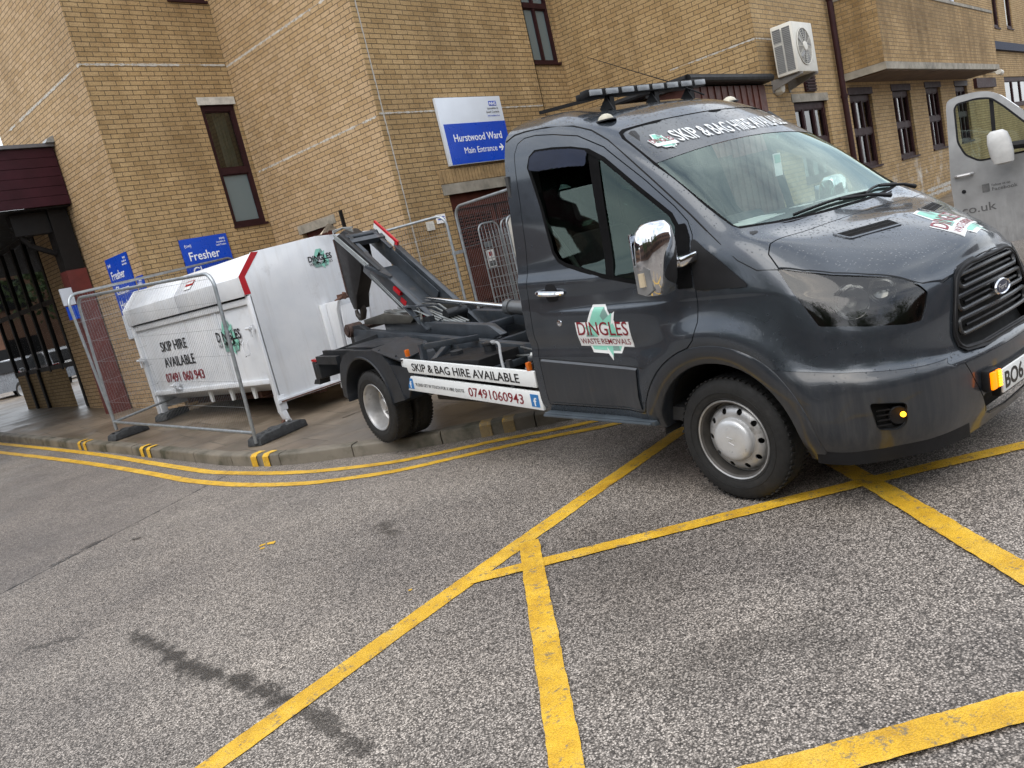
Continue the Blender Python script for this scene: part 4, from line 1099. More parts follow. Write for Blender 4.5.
place_fence(fence_panel(dist(a, b), 2.15, 'mesh fence panel seen between hook arm and brick wall, ending beside the doors'), a, b, .15)
a, b = (8.38, 8.5), (7.95, 5.6)
place_fence(fence_panel(dist(a, b), 2.22, 'mesh fence panel in front of the maroon louvred doors'), a, b, .15)
def rubber_foot(x, y, ang, label, z=None, L=.72):
    e = empty('rubber_foot', (x, y, (rise(x, y) + KH + .004) if z is None else z), ang); tag(e, label, 'fence foot', 'rubber feet of the fence panels')
    mb = MB()
    pr = [(-L / 2, 0), (-L / 2 + .02, .08), (-L / 2 + .1, .105), (-.05, .105), (-.04, .12), (.04, .12), (.05, .105), (L / 2 - .1, .105), (L / 2 - .02, .08), (L / 2, 0)]
    mb.prism([(x_, -.11, z_) for x_, z_ in pr], (0, .22, 0)); mb.build('block', M['rubberfoot'], e, bev=.008)
    mb = MB(); 
    for k in (-2, -1, 1, 2): mb.tube([(k * .11, 0, .10), (k * .11, 0, .108)], .022, 10)
    mb.build('socket', M['hole'], e)
    return e
rubber_foot(4.62, 8.42, math.radians(14), 'dark rubber foot under the near end of the kerbside fence panel', L=.78)
rubber_foot(4.36, 12.15, math.radians(10), 'dark rubber foot under the far end of the kerbside fence panel', L=.55)
rubber_foot(5.25, 12.62, math.radians(30), 'dark rubber block under the far corner of the skip', L=.6)
rubber_foot(7.3, 11.6, .3, 'rubber foot of the fence panel behind the hook arm')
rubber_foot(8.33, 8.56, .2, 'rubber foot below the joint of the two panels near the maroon doors')
rubber_foot(7.95, 5.7, 1.3, 'rubber foot of the panel beyond the truck cab')
# mesh joining clamp
mb = MB(); mb.box(8.27, 8.42, 8.50, 8.66, 1.70, 1.75); tag(mb.build('fence_clamp', M['galv']), 'small steel clamp joining the two far fence panels', 'clamp')

# ---------------------------------------------------------------- roll cages by the ward doors
def roll_cage(label):
    e = empty('roll_cage', (0, 0, 0)); tag(e, label, 'roll cage', 'roll cages beside the ward doors')
    W, D, H = .42, .75, 1.95
    for s in (0, D):
        mb = MB(); rc = .12
        pts = [(0, s, .15), (0, s, H - rc)] + [(rc - rc * math.cos(k * PI / 12), s, H - rc + rc * math.sin(k * PI / 12)) for k in range(1, 7)] + [(W - rc + rc * math.sin(k * PI / 12), s, H - rc + rc * math.cos(k * PI / 12)) for k in range(0, 7)] + [(W, s, .15)]
        mb.tube(pts, .014, 8)
        for k in range(1, 6): mb.tube([(W * k / 6, s, .2), (W * k / 6, s, H)], .005, 6)
        for k in range(9): mb.tube([(0, s, .25 + k * .16), (W, s, .25 + k * .16)], .005, 6)
        mb.build('mesh_side', M['galv'], e)
    mb = MB()
    for k in range(10): mb.tube([(0, 0, .25 + k * .16), (0, D, .25 + k * .16)], .005, 6)
    for k in range(1, 8): mb.tube([(0, D * k / 8, .2), (0, D * k / 8, H - .15)], .005, 6)
    mb.build('mesh_back', M['galv'], e)
    mb = MB(); mb.box(0, W, 0, D, .16, .19); mb.build('base', M['galv'], e)
    for (x, y) in [(.05, .05), (W - .05, .05), (.05, D - .05), (W - .05, D - .05)]:
        mb = MB(); mb.tube([(x - .015, y, .06), (x + .015, y, .06)], .06, 14); mb.box(x - .02, x + .02, y - .01, y + .01, .06, .16); mb.build('castor', M['black'], e)
    mb = MB(); mb.prism([(.02, -.02, 1.30), (W - .02, -.02, 1.30), (W - .02, -.02, H - .1), (W - .1, -.02, H - .02), (.1, -.02, H - .02), (.02, -.02, H - .1)], (0, .008, 0)); mb.build('plate', M['acwhite'], e)
    mb = MB(); mb.box(.06, W - .06, -.026, -.022, 1.42, 1.50); mb.box(.1, .2, -.026, -.022, 1.34, 1.39); mb.build('print', M['redlens'], e)
    return e
c1 = roll_cage('tall mesh roll cage with white plate, nearer the door notice'); c1.location = (9.42, 8.5, .15); c1.rotation_euler = (0, 0, -.15)
c2 = roll_cage('tall mesh roll cage with white plate, half hidden by the truck cab'); c2.location = (9.93, 8.42, .15); c2.rotation_euler = (0, 0, -.1)
# ---------------------------------------------------------------- truck: cab surface (local frame: x forward from front axle, y left, z up)
NET = [
 # rings bottom to top, stations from rear side round to the front centre
 [(-1.50,-.93,.40),(-.60,-.95,.40),(-.05,-.95,.38),(.38,-.94,.30),(.66,-.90,.27),(.84,-.70,.26),(.93,-.40,.25),(.95,0,.25)],
 [(-1.50,-.995,.50),(-.60,-1.0,.50),(-.05,-1.01,.48),(.40,-1.01,.42),(.71,-.965,.40),(.92,-.74,.39),(1.0,-.40,.38),(1.02,0,.38)],
 [(-1.50,-1.005,.64),(-.60,-1.01,.64),(-.05,-1.02,.63),(.42,-1.02,.58),(.73,-.97,.56),(.94,-.745,.55),(1.03,-.40,.54),(1.055,0,.54)],
 [(-1.50,-1.005,.76),(-.60,-1.01,.76),(-.05,-1.02,.75),(.42,-1.015,.70),(.72,-.96,.685),(.93,-.74,.675),(1.02,-.40,.66),(1.05,0,.66)],
 [(-1.50,-1.005,.86),(-.60,-1.01,.86),(-.05,-1.015,.86),(.41,-.995,.79),(.69,-.935,.745),(.89,-.72,.73),(.985,-.40,.705),(1.02,0,.705)],
 [(-1.50,-1.01,1.0),(-.60,-1.015,1.0),(-.05,-1.015,1.0),(.39,-.985,.96),(.65,-.92,.93),(.86,-.71,.91),(.965,-.40,.89),(1.01,0,.90)],
 [(-1.50,-1.005,1.12),(-.60,-1.01,1.12),(-.06,-1.0,1.13),(.36,-.965,1.12),(.59,-.90,1.08),(.81,-.69,1.045),(.935,-.39,1.045),(.98,0,1.085)],
 [(-1.50,-1.006,1.14),(-.60,-1.0,1.14),(-.06,-1.0,1.15),(.355,-.963,1.145),(.573,-.888,1.108),(.792,-.672,1.073),(.915,-.383,1.072),(.962,0,1.11)],
 [(-1.50,-1.0,1.22),(-.60,-.99,1.22),(-.08,-.985,1.25),(.32,-.94,1.25),(.52,-.86,1.20),(.73,-.66,1.15),(.87,-.38,1.145),(.93,0,1.18)],
 [(-1.50,-.998,1.32),(-.60,-.988,1.31),(-.10,-.965,1.36),(.24,-.91,1.375),(.37,-.815,1.345),(.50,-.60,1.315),(.58,-.35,1.315),(.62,0,1.33)],
 [(-1.50,-.975,1.40),(-.60,-.96,1.39),(-.17,-.93,1.46),(.10,-.875,1.475),(.175,-.80,1.455),(.24,-.56,1.435),(.285,-.30,1.43),(.30,0,1.425)],
 [(-1.495,-.94,1.80),(-.78,-.905,1.81),(-.46,-.865,1.82),(-.25,-.82,1.80),(-.19,-.755,1.79),(-.13,-.52,1.79),(-.095,-.28,1.79),(-.085,0,1.79)],
 [(-1.485,-.895,2.15),(-1.03,-.868,2.135),(-.80,-.828,2.10),(-.64,-.765,2.085),(-.60,-.705,2.095),(-.55,-.48,2.125),(-.51,-.26,2.135),(-.50,0,2.14)],
 [(-1.475,-.845,2.275),(-1.10,-.81,2.25),(-.91,-.765,2.215),(-.76,-.695,2.178),(-.72,-.62,2.175),(-.67,-.42,2.20),(-.63,-.22,2.21),(-.62,0,2.215)],
 [(-1.45,-.70,2.34),(-1.15,-.65,2.32),(-1.0,-.60,2.285),(-.92,-.54,2.265),(-.89,-.48,2.26),(-.85,-.32,2.265),(-.82,-.16,2.27),(-.81,0,2.27)],
 [(-1.44,-.36,2.37),(-1.22,-.34,2.345),(-1.13,-.31,2.325),(-1.08,-.28,2.31),(-1.06,-.24,2.30),(-1.04,-.16,2.29),(-1.03,-.08,2.29),(-1.03,0,2.29)],
 [(-1.44,0,2.38),(-1.33,0,2.365),(-1.27,0,2.35),(-1.23,0,2.34),(-1.20,0,2.33),(-1.17,0,2.325),(-1.14,0,2.32),(-1.11,0,2.315)],
]
def interp(P, t, mirror_end=False):
    """Catmull-Rom through numpy rows P at parameter t in [0, n-1]"""
    n = len(P); i = min(int(t), n - 2); f = t - i
    p1, p2 = P[i], P[i + 1]
    p0 = P[i - 1] if i > 0 else 2 * p1 - p2
    if i + 2 < n: p3 = P[i + 2]
    elif mirror_end: p3 = P[n - 2] * np.array([1, -1, 1])
    else: p3 = 2 * p2 - p1
    l0 = max(np.linalg.norm(p1 - p0), 1e-6) ** .5; l1 = max(np.linalg.norm(p2 - p1), 1e-6) ** .5; l2 = max(np.linalg.norm(p3 - p2), 1e-6) ** .5
    m1 = ((p1 - p0) / l0 - (p2 - p0) / (l0 + l1) + (p2 - p1) / l1) * l1
    m2 = ((p2 - p1) / l1 - (p3 - p1) / (l1 + l2) + (p3 - p2) / l2) * l1
    f2 = f * f; f3 = f2 * f
    return p1 * (2 * f3 - 3 * f2 + 1) + m1 * (f3 - 2 * f2 + f) + p2 * (-2 * f3 + 3 * f2) + m2 * (f3 - f2)
def shell_points(nu, nv):
    A = np.array(NET, float)
    U = []
    for r in A: U.append(np.array([interp(r, t, True) for t in np.linspace(0, 7, nu)]))
    U = np.array(U)
    G = np.array([[interp(U[:, k], t) for t in np.linspace(0, len(NET) - 1, nv)] for k in range(nu)])
    # wheel arch blister and body-side crease
    for a in range(nu):
        for b in range(nv):
            x, y, z = G[a, b]
            if y < -.6 and z < 1.4:
                r = math.hypot(x, (z - .35)); w = math.exp(-((r - .585) / .085) ** 2) * .030 * min(1, max(0, (-y - .6) / .25)) * (1 if z > .5 else max(0, (z - .3) / .2))
                G[a, b, 1] -= w
                # shallow hollow along the door
                if x < -.1: G[a, b, 1] += .014 * math.exp(-((z - .90) / .05) ** 2) * min(1, (-x - .1) / .5)
    return G
def shell_half(nu=92, nv=150, thick=.008):
    G = shell_points(nu, nv); bm = bmesh.new()
    V = [[bm.verts.new(G[a, b]) for b in range(nv)] for a in range(nu)]
    for b in range(nv): V[nu - 1][b].co.y = 0
    for a in range(nu): V[a][nv - 1].co.y = 0
    for a in range(nu - 1):
        for b in range(nv - 1):
            f = bm.faces.new((V[a][b], V[a + 1][b], V[a + 1][b + 1], V[a][b + 1])); f.smooth = True
    bmesh.ops.recalc_face_normals(bm, faces=bm.faces[:])
    s = sum(f.normal.y * f.calc_area() for f in bm.faces)
    if s > 0: bmesh.ops.reverse_faces(bm, faces=bm.faces[:])
    return bm, thick
def shell_bvh():
    bm, _ = shell_half(); t = BVHTree.FromBMesh(bm); bm.free(); return t
SB = shell_bvh()
def cast(o, d):
    h = SB.ray_cast(V3(o), V3(d).normalized()); return h[0], h[1]
def on_side(x, z, off=0):
    h = SB.ray_cast(V3((x, -3, z)), V3((0, 1, 0)))
    if h[0] is None: h = SB.find_nearest(V3((x, -.95, z)))
    return h[0] + h[1] * off
def on_front(y, z, off=0):
    y = -abs(y)
    h = SB.ray_cast(V3((3, y, z)), V3((-1, 0, 0))); 
    if h[0] is None: h = SB.find_nearest(V3((1, y, z)))
    return h[0] + h[1] * off
def on_top(x, y, off=0):
    h = SB.ray_cast(V3((x, -abs(y), 4)), V3((0, 0, -1)))
    if h[0] is None: h = SB.find_nearest(V3((x, -abs(y), 1.5)))
    return h[0] + h[1] * off
# ---------------------------------------------------------------- truck root
# the truck stands with its front wheels on the road and its rear wheels on the pavement
TH, TP = -1.7345, math.atan(.1287 / 3.9546)
ex = V3((math.cos(TH), math.sin(TH), 0)); ey = V3((-math.sin(TH), math.cos(TH), 0)); ez = V3((0, 0, 1))
ex2 = ex * math.cos(TP) - ez * math.sin(TP); ez2 = ez * math.cos(TP) + ex * math.sin(TP)
TM = Matrix((ex2, ey, ez2)).transposed().to_4x4(); TM.translation = V3((4.6699, 1.9675, 0))
tk = bpy.data.objects.new('skip_truck', None); COL.objects.link(tk); tk.matrix_basis = TM
tag(tk, 'dark grey hooklift truck with roof light bar, its rear wheels up on the pavement', 'truck')
def T_(name, mb, mat, parent=None, **k): 
    o = mb.build(name, M[mat] if isinstance(mat, str) else mat, **k); o.parent = parent or tk; return o
def Tm(name, me, mat, parent=None):
    return link(name, me, M[mat] if isinstance(mat, str) else mat, parent or tk)

def bool_once(a, b, op, solver, self_):
    oa = bpy.data.objects.new('a', a); ob = bpy.data.objects.new('b', b); COL.objects.link(oa); COL.objects.link(ob)
    m = oa.modifiers.new('b', 'BOOLEAN'); m.object = ob; m.operation = op; m.solver = solver
    if solver == 'EXACT': m.use_self = self_
    dg = bpy.context.evaluated_depsgraph_get(); dg.update()
    me = bpy.data.meshes.new_from_object(oa.evaluated_get(dg))
    bpy.data.objects.remove(oa); bpy.data.objects.remove(ob); return me
def bool_mesh(a, b, op):
    n0 = len(a.polygons)
    for solver, self_ in (('EXACT', False), ('EXACT', True), ('FAST', False)):
        me = bool_once(a.copy(), b.copy(), op, solver, self_)
        if op == 'INTERSECT' or n0 < 400 or len(me.polygons) > n0 * .6: return me
    return me
def prism_mesh(pts3, vec):
    mb = MB(); mb.prism(pts3, vec); bmesh.ops.recalc_face_normals(mb.bm, faces=mb.bm.faces[:])
    me = bpy.data.meshes.new('p'); mb.bm.to_mesh(me); mb.bm.free(); return me
def inset(P, d):
    """offset closed 2D polygon inwards by d (outwards if negative)"""
    n = len(P); A = sum(P[i][0] * P[(i + 1) % n][1] - P[(i + 1) % n][0] * P[i][1] for i in range(n)); s = 1 if A > 0 else -1; out = []
    for i in range(n):
        p0 = V3(P[i - 1]).to_2d(); p1 = V3(P[i]).to_2d(); p2 = V3(P[(i + 1) % n]).to_2d()
        a = (p1 - p0).normalized(); b = (p2 - p1).normalized(); na = V3((-a.y, a.x)).to_2d() * s; nb = V3((-b.y, b.x)).to_2d() * s
        m = (na + nb); l = m.length
        if l < 1e-6: m = na; k = 1
        else: m /= l; k = 1 / max(.35, m.dot(na))
        q = p1 + m * d * k; out.append((q.x, q.y))
    return out
def poly3(P): return [(*p, 0) if len(p) == 2 else p for p in P]
def rounded(P, r=.03, n=4):
    """round the corners of a 2D polygon"""
    out = []; N = len(P)
    for i in range(N):
        p0, p1, p2 = [V3((*P[j % N][:2], 0)) for j in (i - 1, i, i + 1)]
        a = (p0 - p1); b = (p2 - p1); la, lb = a.length, b.length; d = min(r, la * .45, lb * .45)
        A = p1 + a / la * d; B = p1 + b / lb * d
        for k in range(n + 1):
            t = k / n; q = A * (1 - t) ** 2 + p1 * 2 * t * (1 - t) + B * t * t; out.append((q.x, q.y))
    return out
side_prism = lambda P, y0=-1.4, y1=-.35: prism_mesh([(x, y0, z) for x, z in P], (0, y1 - y0, 0))
front_prism = lambda P, x0=-.95, x1=1.4: prism_mesh([(x0, y, z) for y, z in P], (x1 - x0, 0, 0))
top_prism = lambda P, z0=1.0, z1=1.6: prism_mesh([(x, y, z0) for x, y in P], (0, 0, z1 - z0))

# shell -> mesh with thickness
bm, th = shell_half()
me0 = bpy.data.meshes.new('shell'); bm.to_mesh(me0); bm.free()
o = bpy.data.objects.new('s', me0); COL.objects.link(o); md = o.modifiers.new('s', 'SOLIDIFY'); md.thickness = th; md.offset = -1; md.use_even_offset = False
dg = bpy.context.evaluated_depsgraph_get(); dg.update(); SH = bpy.data.meshes.new_from_object(o.evaluated_get(dg)); bpy.data.objects.remove(o)

arc = lambda R, a0, a1, n, cx=0, cz=.35: [(cx + R * math.cos(math.radians(a0 + (a1 - a0) * k / n)), cz + R * math.sin(math.radians(a0 + (a1 - a0) * k / n))) for k in range(n + 1)]
DOOR = [(-1.42, .50), (-1.43, .85), (-1.42, 1.2), (-1.388, 1.57), (-1.385, 1.85), (-1.39, 2.05), (-1.39, 2.14), (-1.36, 2.20), (-1.30, 2.222), (-1.20, 2.218), (-1.05, 2.19), (-.867, 2.14), (-.671, 2.035), (-.375, 1.795), (-.19, 1.63), (-.105, 1.54), (-.075, 1.47), (-.055, 1.3), (-.045, 1.12), (-.05, 1.02), (-.085, .93)] + arc(.552, 104, 164, 8) + [(-.56, .50)]
WIN = [(-1.275, 2.04), (-1.25, 2.10), (-1.20, 2.128), (-1.045, 2.112), (-.90, 2.085), (-.771, 2.045), (-.658, 1.975), (-.443, 1.79), (-.205, 1.595), (-.165, 1.53), (-.155, 1.40), (-.155, 1.235), (-.20, 1.222), (-.315, 1.230), (-.509, 1.262), (-.713, 1.308), (-.90, 1.358), (-1.04, 1.403), (-1.10, 1.435), (-1.14, 1.49), (-1.165, 1.60), (-1.20, 1.79), (-1.24, 1.93)]
WS = [(-.02, 2.137), (-.49, 2.128), (-.70, 2.112), (-.735, 2.095), (-.763, 2.055), (-.812, 1.868), (-.843, 1.60), (-.850, 1.475), (-.835, 1.455), (-.60, 1.437), (-.3, 1.428), (.05, 1.424), (.05, 2.138)]
BON = [(.33, -.845), (.345, -.895), (.40, -.912), (.50, -.862), (.606, -.792), (.72, -.690), (.83, -.578), (.885, -.525), (.930, -.42), (.948, -.33), (.960, -.20), (.975, .05), (.395, .05), (.385, -.3), (.36, -.6)]
GR = [(.05, 1.10), (-.20, 1.083), (-.29, 1.065), (-.345, 1.035), (-.375, .98), (-.43, .86), (-.448, .784), (-.435, .73), (-.40, .698), (-.265, .688), (.05, .680)]
BUMP = [(.30, .775), (.45, .760), (.75, .726), (.97, .694), (1.0, .655), (1.2, .640), (1.2, .1), (.2, .1)]
CEN = [(.05, .66), (-.42, .66), (-.47, .648), (-.42, .55), (-.27, .345), (-.20, .318), (.05, .304)]
INTK = [(.05, .438), (-.14, .445), (-.335, .458), (-.345, .44), (-.25, .335), (.05, .308)]
HEAD3 = [(.395, -.914, 1.240), (.50, -.862, 1.206), (.606, -.797, 1.170), (.72, -.69, 1.132), (.827, -.577, 1.092), (.874, -.549, 1.052), (.905, -.529, 1.008), (.908, -.565, .955), (.907, -.617, .897), (.87, -.698, .899), (.75, -.82, .922), (.589, -.942, .958), (.477, -.934, 1.120)]
ch = V3((0, 0, 0)); 
for p in HEAD3: ch += V3(p)
ch /= len(HEAD3)
hd = V3((.70, -.66, .22)).normalized(); hu = V3((0, 0, 1)); hx = hu.cross(hd).normalized(); hu = hd.cross(hx)
def h2(P): return [((V3(p) - ch).dot(hx), (V3(p) - ch).dot(hu)) for p in P]
def h3(P, d): return [ch + hx * a + hu * b + hd * d for a, b in P]
HEADP = rounded(h2(HEAD3), .009, 3)
FOG3 = [(.78, -.936, .585), (.89, -.823, .562), (.885, -.828, .47), (.86, -.853, .442), (.80, -.922, .455)]
cf = sum((V3(p) for p in FOG3), V3((0, 0, 0))) / 5; fd = V3((.66, -.74, 0)).normalized(); fu = V3((0, 0, 1)); fx = fu.cross(fd)
FOGP = rounded([((V3(p) - cf).dot(fx), (V3(p) - cf).dot(fu)) for p in FOG3], .02, 3)

g = .0028
cyl = prism_mesh([(x, -1.4, z) for x, z in arc(.452, 0, 352.5, 47)], (0, .95, 0))
SH = bool_mesh(SH, cyl, 'DIFFERENCE')
cyl = prism_mesh([(x, -1.4, z) for x, z in [(-.452, .35), (.452, .35), (.49, .1), (-.49, .1)]], (0, .95, 0)); SH = bool_mesh(SH, cyl, 'DIFFERENCE')
winP = side_prism(WIN)
dI, dO = inset(DOOR, g), inset(DOOR, -g)
door_me = bool_mesh(bool_mesh(SH.copy(), side_prism(dI), 'INTERSECT'), winP.copy(), 'DIFFERENCE')
body = bool_mesh(SH.copy(), side_prism(dO), 'DIFFERENCE')
body = bool_mesh(body, front_prism(WS), 'DIFFERENCE')
bon_me = bool_mesh(SH.copy(), top_prism(inset(BON, g)), 'INTERSECT')
body = bool_mesh(body, top_prism(inset(BON, -g)), 'DIFFERENCE')
hp_o = prism_mesh(h3(inset(HEADP, -.0025), -.2), hd * .4)
body = bool_mesh(body, hp_o, 'DIFFERENCE')
body = bool_mesh(body, front_prism(GR, .8, 1.4), 'DIFFERENCE')
bum = bool_mesh(SH.copy(), prism_mesh([(x, -1.4, z) for x, z in inset(BUMP, g * .6)], (0, 1.45, 0)), 'INTERSECT')
body = bool_mesh(body, prism_mesh([(x, -1.4, z) for x, z in BUMP], (0, 1.45, 0)), 'DIFFERENCE')
cen = bool_mesh(bum.copy(), front_prism(inset(CEN, g), .7, 1.4), 'INTERSECT')
cen = bool_mesh(cen, front_prism(INTK, .7, 1.4), 'DIFFERENCE')
bum = bool_mesh(bum, front_prism(inset(CEN, -g), .7, 1.4), 'DIFFERENCE')
bum = bool_mesh(bum, prism_mesh([cf + fx * a + fu * b - fd * .12 for a, b in FOGP], fd * .24), 'DIFFERENCE')

def mirrored(me, join=False):
    b = bmesh.new(); b.from_mesh(me)
    if join:
        kill = [f for f in b.faces if all(abs(v.co.y) < 2e-3 for v in f.verts)]
        bmesh.ops.delete(b, geom=kill, context='FACES')
        r = bmesh.ops.duplicate(b, geom=b.verts[:] + b.edges[:] + b.faces[:])
        vs = [x for x in r['geom'] if isinstance(x, bmesh.types.BMVert)]; fs = [x for x in r['geom'] if isinstance(x, bmesh.types.BMFace)]
        for v in vs: v.co.y *= -1
        bmesh.ops.reverse_faces(b, faces=fs)
        bmesh.ops.remove_doubles(b, verts=[v for v in b.verts if abs(v.co.y) < 3e-3], dist=.0015)
    else:
        for v in b.verts: v.co.y *= -1
        bmesh.ops.reverse_faces(b, faces=b.faces[:])
    m = bpy.data.meshes.new('m'); b.to_mesh(m); b.free(); smooth(m, 32); return m
for m_ in (door_me, bum): smooth(m_, 32)
bodyo = Tm('cab_body', mirrored(body, True), 'paint')
bono = Tm('bonnet', mirrored(bon_me, True), 'paint')
ceno = Tm('bumper_centre', mirrored(cen, True), 'bumper')
doorR = Tm('door', door_me, 'paint'); doorL = Tm('door', mirrored(door_me), 'paint')
Tm('bumper_corner', bum, 'bumper'); Tm('bumper_corner', mirrored(bum), 'bumper')

def mirM(mb): return mb
def both(name, fn, mat, parent=None, **k):
    """build on the right side (y<0), then mirror a copy for the left"""
    mb = MB(); fn(mb); o = T_(name, mb, mat, parent, **k)
    o2 = Tm(name, mirrored(o.data), mat, parent if parent not in (doorR,) else doorL); return o, o2

def patch(P, proj, off, step=.02, grow=0):
    """grid patch filling 2D polygon P, projected on the shell"""
    if grow: P = inset(P, -grow)
    xs = [p[0] for p in P]; zs = [p[1] for p in P]
    def inside(x, z):
        c = False; j = len(P) - 1
        for i in range(len(P)):
            if (P[i][1] > z) != (P[j][1] > z) and x < (P[j][0] - P[i][0]) * (z - P[i][1]) / (P[j][1] - P[i][1]) + P[i][0]: c = not c
            j = i
        return c
    mb = MB(); nx = int((max(xs) - min(xs)) / step) + 1; nz = int((max(zs) - min(zs)) / step) + 1; V = {}
    def gv(i, j):
        if (i, j) not in V: V[(i, j)] = mb.bm.verts.new(proj(min(xs) + i * step, min(zs) + j * step, off))
        return V[(i, j)]
    for i in range(nx):
        for j in range(nz):
            if inside(min(xs) + (i + .5) * step, min(zs) + (j + .5) * step): mb.bm.faces.new((gv(i, j), gv(i + 1, j), gv(i + 1, j + 1), gv(i, j + 1))).smooth = True
    return mb
def band(mb, P, w, off, proj=on_side, lift=0):
    """strip along closed 2D outline P, w wide inwards, following the shell"""
    Q = inset(P, w); n = len(P); A = [mb.bm.verts.new(proj(*p, off)) for p in P]; B = [mb.bm.verts.new(proj(*p, off + lift)) for p in Q]
    for i in range(n): mb.bm.faces.new((A[i], A[(i + 1) % n], B[(i + 1) % n], B[i])).smooth = True
    return mb
# side windows
WR = [(-1.262, 2.03), (-1.24, 2.09), (-1.195, 2.115), (-1.045, 2.10), (-.89, 2.075), (-.77, 2.035), (-.70, 1.5), (-.683, 1.32), (-.90, 1.375), (-1.04, 1.42), (-1.09, 1.45), (-1.125, 1.51), (-1.16, 1.65)]
WRl = [(x, z) for x, z in [(-1.215, 1.86), (-.745, 1.83), (-.72, 1.6), (-.683, 1.315), (-.90, 1.37), (-1.04, 1.415), (-1.10, 1.455), (-1.13, 1.51), (-1.16, 1.65)]]
WF = [(-.72, 2.01), (-.655, 1.97), (-.443, 1.785), (-.205, 1.59), (-.16, 1.52), (-.155, 1.235), (-.315, 1.232), (-.509, 1.265), (-.64, 1.295)]
for dpar, s in ((doorR, 1), (doorL, -1)):
    for nm, P, mt, off, gr in (('window_glass', WRl, 'sideglass', -.014, .012), ('quarter_glass', WF, 'sideglass', -.010, .012)):
        mb = patch(P, on_side, off, .025, gr)
        o = T_(nm, mb, mt, dpar, recalc=False)
        if s < 0: m2 = mirrored(o.data); o.data = m2; m2.materials.clear(); m2.materials.append(M[mt])
    def seal(mb):
        band(mb, inset(WIN, -.004), .024, .0015); 
        # pillar between the two panes
        top = [(-.775, 2.045), (-.70, 2.005)]; bot = [(-.69, 1.315), (-.625, 1.295)]; N = 14; pv = None
        for k in range(N + 1):
            t = k / N; a = on_side(top[0][0] * (1 - t) + bot[0][0] * t, top[0][1] * (1 - t) + bot[0][1] * t, -.002); b = on_side(top[1][0] * (1 - t) + bot[1][0] * t, top[1][1] * (1 - t) + bot[1][1] * t, -.002)
            A, B = mb.bm.verts.new(a), mb.bm.verts.new(b)
            if pv: mb.bm.faces.new((pv[0], pv[1], B, A)).smooth = True
            pv = (A, B)
    mb = MB(); seal(mb); o = T_('window_seal', mb, 'seal', dpar, recalc=False)
    if s < 0: o.data = mirrored(o.data); o.data.materials.clear(); o.data.materials.append(M['seal'])
    DF = [(-1.26, 2.02), (-1.24, 2.09), (-1.19, 2.118), (-1.045, 2.10), (-.89, 2.073), (-.775, 2.035), (-.785, 1.955), (-.90, 1.975), (-1.05, 1.992), (-1.18, 2.0)]
    mb = patch(rounded(DF, .02), on_side, .010, .005); o = T_('wind_deflector', mb, simple('dark_blue_tint_acrylic', (.008, .012, .03), .2, spec=.25), dpar, recalc=False)
    if s < 0: o.data = mirrored(o.data)
    SAIL = [(-.165, 1.53), (-.12, 1.535), (-.09, 1.46), (-.07, 1.3), (-.065, 1.20), (-.17, 1.20), (-.158, 1.235)]
    mb = patch(rounded(SAIL, .015), on_side, .004, .004); o = T_('sail_panel', mb, 'seal', dpar, recalc=False)
    if s < 0: o.data = mirrored(o.data)
# windscreen with dark visor strip
WSf = lambda y, z, off: on_front(y, z, off)
full = [(y, z) for y, z in WS if y < .04] ; full = full + [(-y, z) for y, z in full[::-1]]
def front_full(y, z, off):
    p = on_front(-abs(y), z, off); p = p.copy(); p.y = p.y if y < 0 else -p.y; return p
mb = patch([(y, z) for y, z in full], front_full, -.006, .03, .012); ws = T_('windscreen', mb, 'screen', recalc=False)
VB = lambda y: 1.932 - .055 * (abs(y) / .8) ** 2
vis = [(y, z) for y, z in WS if y < .04 and z > 1.9] ; vis = vis + [(-.80, VB(.8)), (-.6, VB(.6)), (-.3, VB(.3)), (-.02, VB(0))]
# visor strip: exact strips between its lower edge and the top edge of the glass
mb = MB(); N = 48; pv = None
def ws_top(y):
    P = [(0, 2.135), (.49, 2.126), (.70, 2.110), (.735, 2.093), (.763, 2.055), (.80, 1.91)]
    a = abs(y)
    for (y0, z0), (y1, z1) in zip(P, P[1:]):
        if y0 <= a <= y1: return z0 + (z1 - z0) * (a - y0) / (y1 - y0)
    return 1.9
ysv = [-.795 + 1.59 * k / N for k in range(N + 1)]
for y in ysv:
    col_ = [mb.bm.verts.new(front_full(y, VB(y) + (ws_top(y) - VB(y)) * t / 6, -.0035)) for t in range(7)]
    if pv:
        for t in range(6): mb.bm.faces.new((pv[t], col_[t], col_[t + 1], pv[t + 1])).smooth = True
    pv = col_
T_('sun_strip', mb, paint('dark_sunstrip_vinyl', (.045, .05, .055), .3, .2, True, 0), ws, recalc=False)
def fprojx(off):
    def f(me):
        for v in me.vertices:
            p = front_full(v.co.y, v.co.z, off + v.co.x); v.co = p
    return f
# text projected on the screen: built in the (y, z) plane
SB_ = frame_M((0, 0, 0), (0, 1, 0), (0, 0, 1))
me = text_mesh('SKIP & BAG HIRE AVAILABLE', .078, 1.10, .014, 0); 
b = bmesh.new(); b.from_mesh(me); bmesh.ops.subdivide_edges(b, edges=[e for e in b.edges if e.calc_length() > .05], cuts=2); bmesh.ops.triangulate(b, faces=b.faces[:]); b.to_mesh(me); b.free()
for v in me.vertices: v.co = V3((0, -.53 + v.co.x, 1.972 + v.co.y))
fprojx(.0015)(me)
Tm('lettering', me, 'whitevinyl', ws)
dm = frame_M((0, -.625, 1.99), (0, 1, 0), (0, 0, 1))
def scr(me):
    for v in me.vertices:
        h = v.co.x; v.co = front_full(v.co.y, v.co.z, 0) + V3((.8, 0, .6)) * (h + .002)
for o in decal(None, dm, .14, proj=scr, sub=''): o.parent = ws
